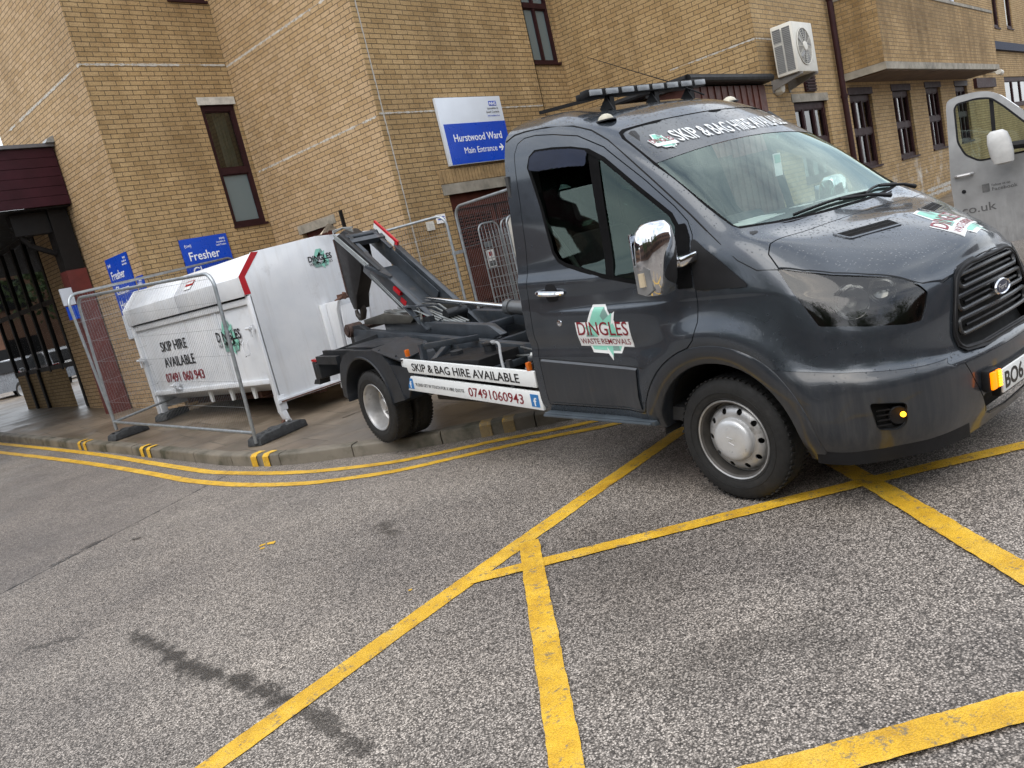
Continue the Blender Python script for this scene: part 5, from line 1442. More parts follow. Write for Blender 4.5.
# bands of black round the screen and the cowl
mb = MB(); fo = [(y, z) for y, z in full]; band(mb, fo, .012, .0, front_full); T_('screen_seal', mb, 'seal', recalc=False)
mb = MB(); pv = None
for k in range(33):
    y = -.84 + 1.68 * k / 32; a = front_full(y, 1.452 - .018 * (1 - abs(y) / .85), .004) if False else V3((.165 + .14 * (1 - (abs(y) / .86) ** 2), y, 1.440 - .02 * (1 - abs(y) / .85)))
    b_ = V3((.345 + .05 * (1 - (abs(y) / .9) ** 2), y, on_top(.35 + .05 * (1 - (abs(y) / .9) ** 2), y).z - .018))
    A, B, Cc = mb.bm.verts.new(a), mb.bm.verts.new(a.lerp(b_, .5) - V3((0, 0, .012))), mb.bm.verts.new(b_)
    if pv: mb.bm.faces.new((pv[0], pv[1], B, A)); mb.bm.faces.new((pv[1], pv[2], Cc, B))
    pv = (A, B, Cc)
T_('cowl', mb, 'seal', recalc=False)
# cut floor of body shell above cowl: (body keeps that strip; cowl sits inside)
# ---- wheel arch trims
def arch(mb):
    N = 40; pv = None
    for k in range(N + 1):
        a = math.radians(-8 + 196 * k / N)
        c, s = math.cos(a), math.sin(a); q = lambda R, off: (lambda x, z: on_side(x, z, off))(R * c * (1.0 if c < 0 else 1.02), .35 + R * s)
        pin = q(.455, .0); 
        row = [V3((pin.x, pin.y + .10, pin.z)), q(.447, .004), q(.456, .012), q(.535, .009), q(.546, .004), q(.549, -.006)]
        row = [mb.bm.verts.new(p) for p in row]
        if pv:
            for i in range(5): mb.bm.faces.new((pv[i], pv[i + 1], row[i + 1], row[i])).smooth = True
        pv = row
both('wheel_arch_trim', arch, 'bumper', recalc=True, ang=50)
def liner(mb):
    N = 24; pv = None
    for k in range(N + 1):
        a = math.radians(0 + 180 * k / N); x, z = .46 * math.cos(a), .35 + .46 * math.sin(a)
        row = [mb.bm.verts.new((x, -.99 + .02, z)), mb.bm.verts.new((x, -.5, z))]
        if pv: mb.bm.faces.new((pv[0], pv[1], row[1], row[0])).smooth = True
        pv = row
    mb.poly([(x, -.5, z) for x, z in arc(.47, 0, 180, 20)])
both('wheel_well', liner, 'hole', recalc=False)
# ---- lines along the sill, swage lines, lower cladding
def seam(mb, pts, proj=on_side, r=.0022, off=0): mb.tube([proj(*p, off) for p in pts], r, 5)
def seams(mb):
    seam(mb, [(-1.42 + .93 * k / 12, .823 - .055 * k / 12) for k in range(13)])
    seam(mb, [(-1.42 + .90 * k / 12, .575 - .012 * k / 12) for k in range(13)])
    P = [(-1.47, 2.235), (-1.40, 2.262), (-1.30, 2.262), (-1.123, 2.245), (-.92, 2.205), (-.788, 2.15), (-.66, 2.07), (-.50, 1.94), (-.33, 1.79), (-.1, 1.58), (.01, 1.475)]
    seam(mb, P, r=.0045, off=.001); seam(mb, [(.01, 1.475), (.09, 1.41), (.2, 1.31), (.30, 1.25), (.40, 1.238)], r=.003)
both('panel_seam', seams, 'hole', ang=60)
def cladding(mb):
    pv = None
    for k in range(17):
        x = -1.405 + .86 * k / 16; zt = .818 - .052 * k / 16
        row = [mb.bm.verts.new(on_side(x, z_, o_)) for z_, o_ in ((zt, .000), (zt - .012, .012), (.60, .014), (.525, .010), (.508, -.004))]
        if pv:
            for i in range(4): mb.bm.faces.new((pv[i], row[i], row[i + 1], pv[i + 1])).smooth = True
        pv = row
o1, o2 = both('door_cladding', cladding, 'bumper', ang=40)
def step(mb):
    mb.prism([(-1.47, -1.03, .445), (-1.47, -.80, .455), (-1.47, -.80, .40), (-1.47, -1.02, .415)], (.99, 0, 0)); mb.box(-1.46, -.50, -1.045, -.93, .425, .438)
both('side_step', step, simple('worn_step_plastic', (.06, .075, .09), .4, var=.2), bev=.003)
def lip(mb):
    pv = None
    for k in range(41):
        t = k / 40; ang = t * PI / 2; x = .50 + .50 * math.sin(ang) ** .8; y = -1.0 * math.cos(ang) ** .55 if k < 40 else 0
        a = SB.find_nearest(V3((x, y, .30)))[0]
        if a.y > -.36: break
        out = V3((a.x - .45, a.y * .8, 0)).normalized()
        row = [mb.bm.verts.new(p) for p in (a + out * .008 + V3((0, 0, .125)), a + out * .016 + V3((0, 0, .11)), a + out * .008 + V3((0, 0, -.05)), a - out * .04 + V3((0, 0, -.06)))]
        if pv:
            for i in range(3): mb.bm.faces.new((pv[i], row[i], row[i + 1], pv[i + 1])).smooth = True
        pv = row
both('bumper_lip', lip, 'black', ang=50)
# ---- headlights
def headlens(mb):
    P = inset(HEADP, .001); n = len(P); xs = [p[0] for p in P]; zs = [p[1] for p in P]
    m2 = patch(P, lambda a, b, off: (lambda h: (h[0] if h[0] is not None else ch + hx * a + hu * b) + (h[1] * off if h[0] is not None else V3((0, 0, 0))))(SB.ray_cast(ch + hx * a + hu * b + hd * .4, -hd)), -.006, .012, .010)
    mm = bpy.data.meshes.new('t'); m2.bm.to_mesh(mm); m2.bm.free(); mb.bm.from_mesh(mm)
hl = []
for s in (1, -1):
    e = T_('headlight', MB().prism(h3(inset(HEADP, -.006), -.13), hd * .012), 'black')
    mb = MB(); B0 = h3(inset(HEADP, -.004), -.118); F0 = []
    for (a, b) in inset(HEADP, -.004):
        h = SB.ray_cast(ch + hx * a + hu * b + hd * .4, -hd); F0.append((h[0] if h[0] is not None else ch + hx * a + hu * b) - h[1] * .010 if h[0] is not None else ch + hx * a + hu * b)
    n = len(B0); A = [mb.bm.verts.new(p) for p in B0]; B = [mb.bm.verts.new(p) for p in F0]
    for i in range(n): mb.bm.faces.new((A[i], A[(i + 1) % n], B[(i + 1) % n], B[i]))
    w = T_('housing', mb, simple('lamp_housing', (.12, .12, .12), .25, metal=.6), e, recalc=False)
    rx = lambda px_, pz_, d: ch + hx * px_ + hu * pz_ + hd * d
    mb = MB(); RM = lambda c: frame_M(c, hd, hx)
    cA, cB = rx(*[h2([(.70, -.78, 1.055)])[0][0], h2([(.70, -.78, 1.055)])[0][1], -.02]) , None
    q = h2([(.705, -.80, 1.045)])[0]; c1_ = rx(q[0], q[1], -.085)
    mb.lathe([(0, 0), (.0, .035), (.012, .062), (.045, .084), (.05, .086)], RM(c1_), 24)
    q = h2([(.80, -.68, 1.07)])[0]; c2_ = rx(q[0], q[1], -.09)
    mb.lathe([(0, 0), (.0, .03), (.012, .052), (.035, .066), (.04, .068)], RM(c2_), 24)
    q = h2([(.78, -.76, .985)])[0]; mb.cbox(rx(q[0], q[1], -.07), (.06, .22, .035), frame_M((0, 0, 0), hd, hx))
    r_ = T_('reflector', mb, M['chrome'], e)
    mb = MB(); q = h2([(.705, -.80, 1.045)])[0]; mb.lathe([(-.02, 0), (-.012, .022), (.0, .03)], RM(rx(q[0], q[1], -.045)), 16); rb = T_('bulb', mb, 'cap', e)
    mb = MB(); headlens(mb); l_ = T_('lens', mb, 'smoked', e, recalc=False)
    if s < 0:
        for ob in (e, w, r_, rb, l_):
            mt = list(ob.data.materials); ob.data = mirrored(ob.data); ob.data.materials.clear(); [ob.data.materials.append(x) for x in mt]
# ---- grille
GRf = [(y, z) for y, z in GR if y < .04]; GRfull = GRf + [(-y, z) for y, z in GRf[::-1]]
mb = patch(GRfull, front_full, -.055, .03, .02); gr_ = T_('grille', mb, simple('grille_backing', (.004, .004, .004), .8), recalc=False)
mb = MB(); band(mb, inset(GRfull, -.012), .030, .010, front_full); b2 = inset(GRfull, .016); 
pts = [front_full(y, z, .006) for y, z in rounded(inset(GRfull, .004), .05, 4)]; mb.tube(pts, .009, 8, closed=True); T_('grille_frame', mb, 'black', gr_, recalc=False)
def loop(zc, yh, h, sag):
    P = rounded([(-yh, zc - h - sag * 0), (yh, zc - h), (yh + .012, zc + h), (-yh - .012, zc + h)], h * .8, 5); out = []
    # densify
    D = []
    for i in range(len(P)):
        a, b = P[i], P[(i + 1) % len(P)]; L = math.hypot(b[0] - a[0], b[1] - a[1]); k = max(1, int(L / .04))
        for j in range(k): D.append((a[0] + (b[0] - a[0]) * j / k, a[1] + (b[1] - a[1]) * j / k))
    return [front_full(y, z + .022 * (1 - (abs(y) / .42) ** 2) * (1 if zc > .8 else .6), -.004) for y, z in D]
for zc, yh, h in [(1.0, .322, .030), (.905, .365, .032), (.80, .385, .036), (.735, .365, .0)]:
    if h > 0:
        mb = MB(); mb.tube(loop(zc, yh, h, 0), .0115, 8, closed=True); T_('grille_bar', mb, simple('satin_black_bar', (.022, .024, .027), .26), gr_)
        mb = MB(); mb.tube([front_full(-yh * .86 + 2 * yh * .86 * k / 20, zc - .004 + .022 * (1 - (yh * .86 * (k / 10 - 1) / .42) ** 2) * (1 if zc > .8 else .6), -.012) for k in range(21)], .008, 6); T_('grille_bar', mb, 'black', gr_)
mb = MB(); bc = front_full(0, .915, .012); BMx = frame_M(bc, (0, 1, 0), (-.06, 0, 1))
def ell(a, b, z, n=36): return [BMx @ V3((a * math.cos(2 * PI * k / n), b * math.sin(2 * PI * k / n), z)) for k in range(n)]
for (a0, b0, z0), (a1, b1, z1) in [((.088, .038, -.02), (.09, .04, 0)), ((.09, .04, 0), (.084, .035, .007)), ((.084, .035, .007), (.078, .030, .002))]:
    A, B = [mb.bm.verts.new(p) for p in ell(a0, b0, z0)], [mb.bm.verts.new(p) for p in ell(a1, b1, z1)]
    for i in range(36): mb.bm.faces.new((A[i], A[(i + 1) % 36], B[(i + 1) % 36], B[i])).smooth = True
bd = T_('badge', mb, 'chrome'); mb = MB(); mb.poly(ell(.079, .031, .0022)); T_('badge_field', mb, simple('badge_dark_blue', (.01, .018, .05), .25), bd)
me = text_mesh('Ford', .030, .095, .01, .0006, 'CENTER', .25); me.transform(BMx @ Matrix.Translation((0, -.013, .0035))); Tm('badge_lettering', me, 'chrome', bd)
# ---- lower intake, plate, amber strobes
mb = patch([(y, z) for y, z in [(-.36, .47), (.36, .47), (.26, .30), (-.26, .30)]], front_full, -.05, .03, .01); T_('intake', mb, 'hole', recalc=False)
mb = MB(); pf = V3((1.085, 0, .50)); PMx = frame_M(pf, (0, 1, 0), (0, 0, 1))
mb.box(-.26, .26, -.057, .057, -.012, 0, PMx, .003); pl = T_('number_plate', mb, 'whitevinyl')
mb = MB(); mb.box(-.27, .27, -.07, .065, -.05, -.0125, PMx); T_('plate_holder', mb, 'black', pl)
me = text_mesh('BO6', .082, .22, .03, .0006); me.transform(PMx @ Matrix.Translation((-.235, -.039, .001))); Tm('plate_lettering', me, 'blackpaint', pl)
for s in (1, -1):
    y0 = -.40 * s
    mb = MB(); mb.cbox((1.055, -.325 * s, .53), (.04, .10, .105), Matrix.Rotation(-.1 * s, 4, 'Z'), .01); st = T_('strobe_light', mb, 'black')
    mb = MB(); mb.cbox((1.080, -.350 * s, .53), (.014, .040, .085), Matrix.Rotation(-.1 * s, 4, 'Z'), .004); T_('strobe_lens', mb, 'amberlit', st)
    mb = MB(); mb.cbox((1.083, -.300 * s, .53), (.014, .036, .085), Matrix.Rotation(-.1 * s, 4, 'Z'), .004); T_('strobe_lens', mb, 'amberlit', st)
    mb = MB()
    for k in range(6): mb.cbox((1.091, -.300 * s, .496 + k * .0136), (.006, .024, .007), Matrix.Rotation(-.1 * s, 4, 'Z'))
    T_('strobe_led', mb, 'amberhot', st)
    S_ = Matrix.Diagonal((1, s, 1, 1))
    mb = MB(); mb.poly([cf + fx * a + fu * b - fd * .05 for a, b in inset(FOGP, -.02)]); n = len(FOGP)
    B0 = [mb.bm.verts.new(cf + fx * a + fu * b - fd * .05) for a, b in inset(FOGP, -.002)]; B1 = [mb.bm.verts.new(cf + fx * a + fu * b + fd * .012) for a, b in inset(FOGP, -.002)]
    for i in range(n): mb.bm.faces.new((B0[i], B0[(i + 1) % n], B1[(i + 1) % n], B1[i]))
    bmesh.ops.transform(mb.bm, matrix=S_, verts=mb.bm.verts[:]); fg = T_('fog_lamp_recess', mb, 'hole', recalc=False)
    mb = MB(); mb.lathe([(-.05, .045), (-.015, .045), (-.012, .04), (-.02, 0)], frame_M(cf + fx * .035, fd, fx), 20); bmesh.ops.transform(mb.bm, matrix=S_, verts=mb.bm.verts[:]); T_('fog_lamp', mb, 'black', fg)
    mb = MB()
    for k in range(4): mb.beam(cf - fx * .06 + fu * (-.035 + k * .024) - fd * .01, cf + fx * .0 + fu * (-.035 + k * .024) - fd * .01, .01, .006)
    bmesh.ops.transform(mb.bm, matrix=S_, verts=mb.bm.verts[:]); T_('fog_bezel', mb, 'black', fg)
    mb = MB(); mb.lathe([(0, 0), (0, .013), (.008, .012), (.01, 0)], frame_M(V3((.884, -.846, .512)) + fd * .0, fd, fx), 12); bmesh.ops.transform(mb.bm, matrix=S_, verts=mb.bm.verts[:]); T_('amber_marker', mb, 'amberhot', fg)
# ---- bonnet vents, wipers, decals on bonnet
def topproj(off):
    def f(x, y, o=0):
        p = on_top(x, y, off + o).copy(); p.y = p.y if y < 0 else -p.y; return p
    return f
tp = topproj(0)
for s in (1, -1):
    V = [(.475, -.545), (.565, -.525), (.665, -.185), (.575, -.165)]
    Vr = rounded([(x, y * s) for x, y in V], .02, 3)
    mb = MB(); P = Vr; Q = inset(Vr, .014); n = len(P)
    A = [mb.bm.verts.new(tp(*p, .001)) for p in P]; A2 = [mb.bm.verts.new(tp(*p, .006)) for p in inset(P, .003)]; B = [mb.bm.verts.new(tp(*p, .006)) for p in Q]; B2 = [mb.bm.verts.new(tp(*p, .0015)) for p in inset(Q, .002)]
    for U, W_ in ((A, A2), (A2, B), (B, B2)):
        for i in range(n): mb.bm.faces.new((U[i], U[(i + 1) % n], W_[(i + 1) % n], W_[i])).smooth = True
    vt = T_('bonnet_vent', mb, 'paint', bono)
    m2 = patch(inset(Vr, .008), lambda a, b, o: tp(a, b, o), .0012, .01); T_('vent_mesh', m2, 'hole', vt, recalc=False)
    mb = MB()
    for k in range(1, 24):
        t = k / 24; a = (V[0][0] + (V[3][0] - V[0][0]) * t + .016, (V[0][1] + (V[3][1] - V[0][1]) * t) * s); b = (V[1][0] + (V[2][0] - V[1][0]) * t - .016, (V[1][1] + (V[2][1] - V[1][1]) * t) * s)
        mb.tube([tp(*a, .0035), tp((a[0] + b[0]) / 2, (a[1] + b[1]) / 2, .0035), tp(*b, .0035)], .0022, 4)
    for k in range(1, 4):
        t = k / 4; a = [(V[0][0] + (V[1][0] - V[0][0]) * t), (V[0][1] + (V[1][1] - V[0][1]) * t)]; b = [(V[3][0] + (V[2][0] - V[3][0]) * t), (V[3][1] + (V[2][1] - V[3][1]) * t)]
        mb.tube([tp(a[0] + (b[0] - a[0]) * j / 6, (a[1] + (b[1] - a[1]) * j / 6) * s, .0035) for j in range(7)], .0022, 4)
    T_('vent_bars', mb, 'black', vt)
def bon_proj(me):
    for v in me.vertices: h = v.co.z; v.co = tp(v.co.x, v.co.y, .0015 + h)
BD = Matrix(((0, -1, 0, .77), (1, 0, 0, .10), (0, 0, 1, 0), (0, 0, 0, 1)))   # local x -> +y, local y -> -x (reads from the front)
BD = BD @ Matrix.Rotation(math.radians(14), 4, 'Z')
for o in decal(None, BD, .44, proj=bon_proj, sub='WASTE REMOVALS'): o.parent = bono
def dproj(me):
    for v in me.vertices:
        h = -v.co.y; v.co = on_side(v.co.x, v.co.z, .0015 + h)
for o in decal(None, frame_M((-.775, 0, .985), (1, 0, -.03), (0, 0, 1)), .45, proj=dproj): o.parent = doorR
# wipers
def wiper(pts_arm, blade):
    mb = MB(); mb.tube(pts_arm, [.014] + [.009] * (len(pts_arm) - 1), 8); w_ = T_('wiper', mb, 'black')
    mb = MB(); mb.tube(blade, .006, 6); mb.tube([p - V3((.004, 0, .008)) for p in blade], .0035, 5); T_('wiper_blade', mb, 'black', w_)
wf = lambda y, z, o: front_full(y, z, o)
wiper([V3((.36, .33, 1.425)), V3((.33, .18, 1.455)), V3((.285, -.08, 1.475))], [wf(-.47 + .74 * k / 8, 1.449 + .012 * k / 8 + .012 * math.sin(k / 8 * PI), .012) for k in range(9)])
wiper([V3((.34, .68, 1.43)), V3((.31, .6, 1.46)), V3((.255, .42, 1.485))], [wf(.25 + .50 * k / 8, 1.455 + .02 * math.sin(k / 8 * PI), .012) for k in range(9)])
mb = MB(); mb.tube([(-.02, .79, 1.65), (.12, .80, 1.50), (.19, .78, 1.46)], .008, 6); T_('wiper', mb, 'black') if False else mb.bm.free()
# ---- mirrors
for s in (1, -1):
    dpar = doorR if s > 0 else doorL; S_ = Matrix.Diagonal((1, s, 1, 1)) if s > 0 else Matrix.Translation((-.26, -.10, 0)) @ Matrix.Diagonal((1, -1, 1, 1))
    mb = MB()
    # lofted chrome head: rounded slabs stacked in z
    lev = [(1.165, .05, .045), (1.18, .085, .065), (1.24, .105, .078), (1.36, .115, .085), (1.46, .112, .08), (1.53, .098, .070), (1.565, .07, .05), (1.575, .03, .02)]
    rings = []
    for (z, a, b) in lev:
        cx, cy = -.135 + (z - 1.36) * .05, -1.155 + (z - 1.36) * .02; z = 1.395 + (z - 1.37) * .93
        rings.append([mb.bm.verts.new((cx + b * (abs(math.cos(t)) ** .65) * (1 if math.cos(t) > 0 else -1) , cy + a * (abs(math.sin(t)) ** .7) * (1 if math.sin(t) > 0 else -1), z)) for t in [2 * PI * k / 28 for k in range(28)]])
    for A, B in zip(rings, rings[1:]):
        for k in range(28): mb.bm.faces.new((A[k], A[(k + 1) % 28], B[(k + 1) % 28], B[k])).smooth = True
    mb.bm.faces.new(rings[0][::-1]); mb.bm.faces.new(rings[-1])
    bmesh.ops.transform(mb.bm, matrix=S_, verts=mb.bm.verts[:]); mh = T_('door_mirror', mb, 'chrome', dpar, ang=50)
    mb = MB(); mb.prism([(-.13, -1.06, 1.37), (-.06, -1.06, 1.37), (-.02, -.965, 1.39), (-.10, -.965, 1.39)], (0, 0, -.05)); bmesh.ops.transform(mb.bm, matrix=S_, verts=mb.bm.verts[:]); T_('mirror_arm', mb, 'chrome', mh, bev=.01)
    mb = MB(); mb.box(-.222, -.214, -1.24, -1.07, 1.24, 1.54); bmesh.ops.transform(mb.bm, matrix=S_, verts=mb.bm.verts[:]); T_('mirror_glass', mb, simple('mirror_glass', (.6, .62, .65), .03, metal=1), mh)
    mb = MB(); mb.prism([(-.205, -1.262, 1.235), (-.14, -1.270, 1.22), (-.095, -1.266, 1.245), (-.095, -1.266, 1.355), (-.13, -1.27, 1.38), (-.205, -1.262, 1.38)], (0, .03, 0)); bmesh.ops.transform(mb.bm, matrix=S_, verts=mb.bm.verts[:]); T_('indicator', mb, simple('clear_indicator', (.35, .36, .37), .12, metal=.6), mh, bev=.004)
    mb = MB(); mb.tube([(-.15, -1.271 * s, 1.27), (-.15, -1.270 * s, 1.34)], .018, 10); T_('indicator_bulb', mb, simple('indicator_amber', (.5, .42, .3), .25), mh)
    # handle and lock
    S_ = Matrix.Diagonal((1, s, 1, 1))
    mb = MB(); hc = on_side(-1.19, 1.245); P = [on_side(-1.315 + .25 * k / 8, 1.262 - .02 * k / 8, .012 + .030 * math.sin(PI * min(1, max(0, (k / 8)))) ** .4 if 0 < k < 8 else .004) for k in range(9)]
    mb.tube(P, [.012, .016, .018, .018, .018, .018, .018, .016, .012], 8); bmesh.ops.transform(mb.bm, matrix=S_, verts=mb.bm.verts[:]); T_('door_handle', mb, 'chrome', dpar)
    m2 = patch(rounded([(-1.235, 1.305), (-1.13, 1.305), (-1.12, 1.19), (-1.245, 1.195)], .045, 5), on_side, .0015, .008); bmesh.ops.transform(m2.bm, matrix=S_, verts=m2.bm.verts[:]); T_('handle_recess', m2, 'black', dpar, recalc=False)
    mb = MB(); k0 = on_side(-1.145, 1.055); mb.lathe([(0, .0), (0, .022), (.006, .02), (.008, .008), (.004, 0)], frame_M(k0, (0, -1, 0), (1, 0, 0)), 16); bmesh.ops.transform(mb.bm, matrix=S_, verts=mb.bm.verts[:]); T_('door_lock', mb, 'chrome', dpar)
# ---- roof: light bar, beacons, aerial
rz = lambda x, y: on_top(x, y).z
mb = MB(); pass
mb.box(-1.01, -.94, -.60, .56, 2.365, 2.412, bev=.006); lbar = T_('light_bar', mb, 'black')
for k in range(8):
    y = -.535 + k * .147
    mb = MB(); mb.box(-.943, -.928, y - .052, y + .052, 2.371, 2.406, bev=.004); T_('lamp', mb, simple('clear_led_lens', (.26, .28, .30), .15), lbar)
for y in (-.38, .05, .42):
    mb = MB(); mb.box(-.99, -.955, y - .02, y + .02, rz(-.97, y) - .005, 2.366); mb.prism([(-1.04, y - .04, rz(-1.02, y)), (-.92, y - .04, rz(-.94, y)), (-.97, y - .04, 2.366)], (0, .01, 0)); T_('bracket', mb, 'black', lbar)
mb = MB(); mb.box(-1.10, -1.05, -.55, .5, 2.375, 2.41, bev=.004)
mb.beam((-1.42, -.58, 2.385), (-.99, -.30, 2.385), .03, .02); mb.beam((-1.42, .50, 2.41), (-.99, .36, 2.385), .03, .02)
T_('roof_rack_bar', mb, 'black')
for (x, y) in [(-.78, -.655), (-.80, .60)]:
    z = rz(x, y); mb = MB(); mb.lathe([(0, .048), (.010, .048), (.026, .037), (.037, .018), (.040, 0)], frame_M((x, y, z - .002), (0, 0, 1), (1, 0, 0)), 20); bc_ = T_('beacon', mb, simple('ivory_beacon', (.55, .52, .42), .3))
    mb = MB(); mb.lathe([(0, 0), (0, .065), (.008, .06), (.01, 0)], frame_M((x, y, z - .006), (0, 0, 1), (1, 0, 0)), 20); T_('base', mb, 'black', bc_)
mb = MB(); mb.tube([(-.86, .42, 2.29), (-.98, .3, 2.40), (-1.35, -.12, 2.70)], [.006, .004, .002], 6); T_('aerial', mb, 'black')
# ---- cab interior
mb = MB(); mb.box(-1.44, .30, -.90, .90, .42, .50); mb.box(.25, .30, -.86, .86, .5, 1.33); T_('floor', mb, 'interior')
mb = MB(); mb.prism([(-1.49, -.93, .45), (-1.49, .93, .45), (-1.49, .97, 1.3), (-1.485, .92, 1.85), (-1.475, .85, 2.25), (-1.44, .68, 2.33), (-1.44, -.68, 2.33), (-1.475, -.85, 2.25), (-1.485, -.92, 1.85), (-1.49, -.97, 1.3)], (.03, 0, 0)); mb.bm.free(); mb = MB()
for (y0, y1, z0, z1) in [(-.95, .95, .45, 1.36), (-.93, -.66, 1.361, 2.02), (.66, .93, 1.361, 2.02), (-.05, .05, 1.361, 2.02), (-.87, .87, 2.021, 2.22), (-.72, .72, 2.221, 2.32)]: mb.box(-1.49, -1.46, y0, y1, z0, z1)
T_('rear_wall', mb, simple('grey_cab_trim', (.04, .04, .04), .7))
for s in (-1, 1):
    mb = MB(); mb.box(-1.478, -1.472, min(s * .05, s * .66), max(s * .05, s * .66), 1.36, 2.02); T_('rear_window', mb, 'sideglass')
mb = MB()
mb.prism([(.24, -.84, 1.425), (.10, -.84, 1.455), (-.30, -.84, 1.455), (-.38, -.84, 1.36), (-.30, -.84, 1.18), (.0, -.86, .95), (.25, -.86, .9)], (0, 1.68, 0)); T_('dashboard', mb, 'interior', bev=.02)
mb = MB(); mb.prism([(-.14, -.62, 1.44), (-.18, -.62, 1.50), (-.30, -.62, 1.50), (-.36, -.62, 1.40)], (0, .5, 0)); T_('instrument_hood', mb, 'interior', bev=.015)
# papers lying on the dash
for (x, y, a, w_, h_) in [(.02, -.52, .2, .44, .20), (-.12, -.30, -.3, .22, .13), (.0, .50, .1, .42, .20), (-.10, .16, -.1, .14, .07)]:
    mb = MB(); R_ = Matrix.Translation((x, y, 1.459)) @ Matrix.Rotation(a, 4, 'Z'); mb.box(-h_ / 2, h_ / 2, -w_ / 2, w_ / 2, 0, .004, R_)
    o = T_('paper', mb, 'paper')
mb = MB(); sc_ = V3((-.44, -.40, 1.36)); SM = frame_M(sc_, (0, 1, 0), (.5, 0, .86))
mb.tube([SM @ V3((.19 * math.cos(k * PI / 16), .19 * math.sin(k * PI / 16), 0)) for k in range(32)], .014, 8, closed=True)
for a in (.3, PI - .3, -PI / 2): mb.tube([SM @ V3((0, 0, 0)), SM @ V3((.19 * math.cos(a), .19 * math.sin(a), 0))], .014, 6)
mb.lathe([(-.02, 0), (-.02, .06), (.02, .055), (.025, 0)], SM @ Matrix.Rotation(-PI / 2, 4, 'Y'), 16); T_('steering_wheel', mb, 'interior')
for y, w in [(-.46, .25), (.20, .25), (.62, .22)]:
    mb = MB(); mb.box(-1.02, -.50, y - w, y + w, .78, .95, bev=.04); st_ = T_('seat', mb, 'seat')
    mb = MB(); mb.box(-.07, .07, -w, w, 0, .68, Matrix.Translation((-1.10, y, .9)) @ Matrix.Rotation(-.17, 4, 'Y'), .05); T_('backrest', mb, 'seat', st_)
    mb = MB(); mb.box(-.05, .05, -.13, .13, 0, .22, Matrix.Translation((-1.235, y, 1.64)) @ Matrix.Rotation(-.1, 4, 'Y'), .04); T_('headrest', mb, 'seat', st_)
SAILB = rounded([(-.078, 1.44), (-.06, 1.445), (.10, 1.325), (.255, 1.19), (.25, 1.178), (-.05, 1.185)], .02)
for s in (1, -1):
    mb = patch(SAILB, on_side, .005, .004); bmesh.ops.transform(mb.bm, matrix=Matrix.Diagonal((1, s, 1, 1)), verts=mb.bm.verts[:]); T_('wing_trim', mb, 'black', bodyo, recalc=False)
mb = MB(); mb.tube([(-1.32, -.86, 1.75), (-1.18, -.78, 1.45), (-1.02, -.72, 1.05)], .018, 6); T_('seat_belt', mb, simple('seat_belt_webbing', (.12, .13, .12), .7))
mb = MB(); mb.box(-.335, -.33, .30, .38, 1.66, 1.80); T_('permit', mb, 'paper'); mb = MB(); mb.box(-.329, -.327, .31, .37, 1.74, 1.79); T_('permit', mb, 'mint')
mb = MB(); mb.cbox((-.40, .02, 2.0), (.03, .22, .07), Matrix.Rotation(.2, 4, 'Y'), .01); T_('interior_mirror', mb, 'black')
mb = MB()
for s in (1, -1): mb.tube([(-.02 , -.80 * s, 1.50), (-.28, -.765 * s, 1.78), (-.58, -.68 * s, 2.07)], .03, 6)
T_('pillar_trim', mb, 'interior')
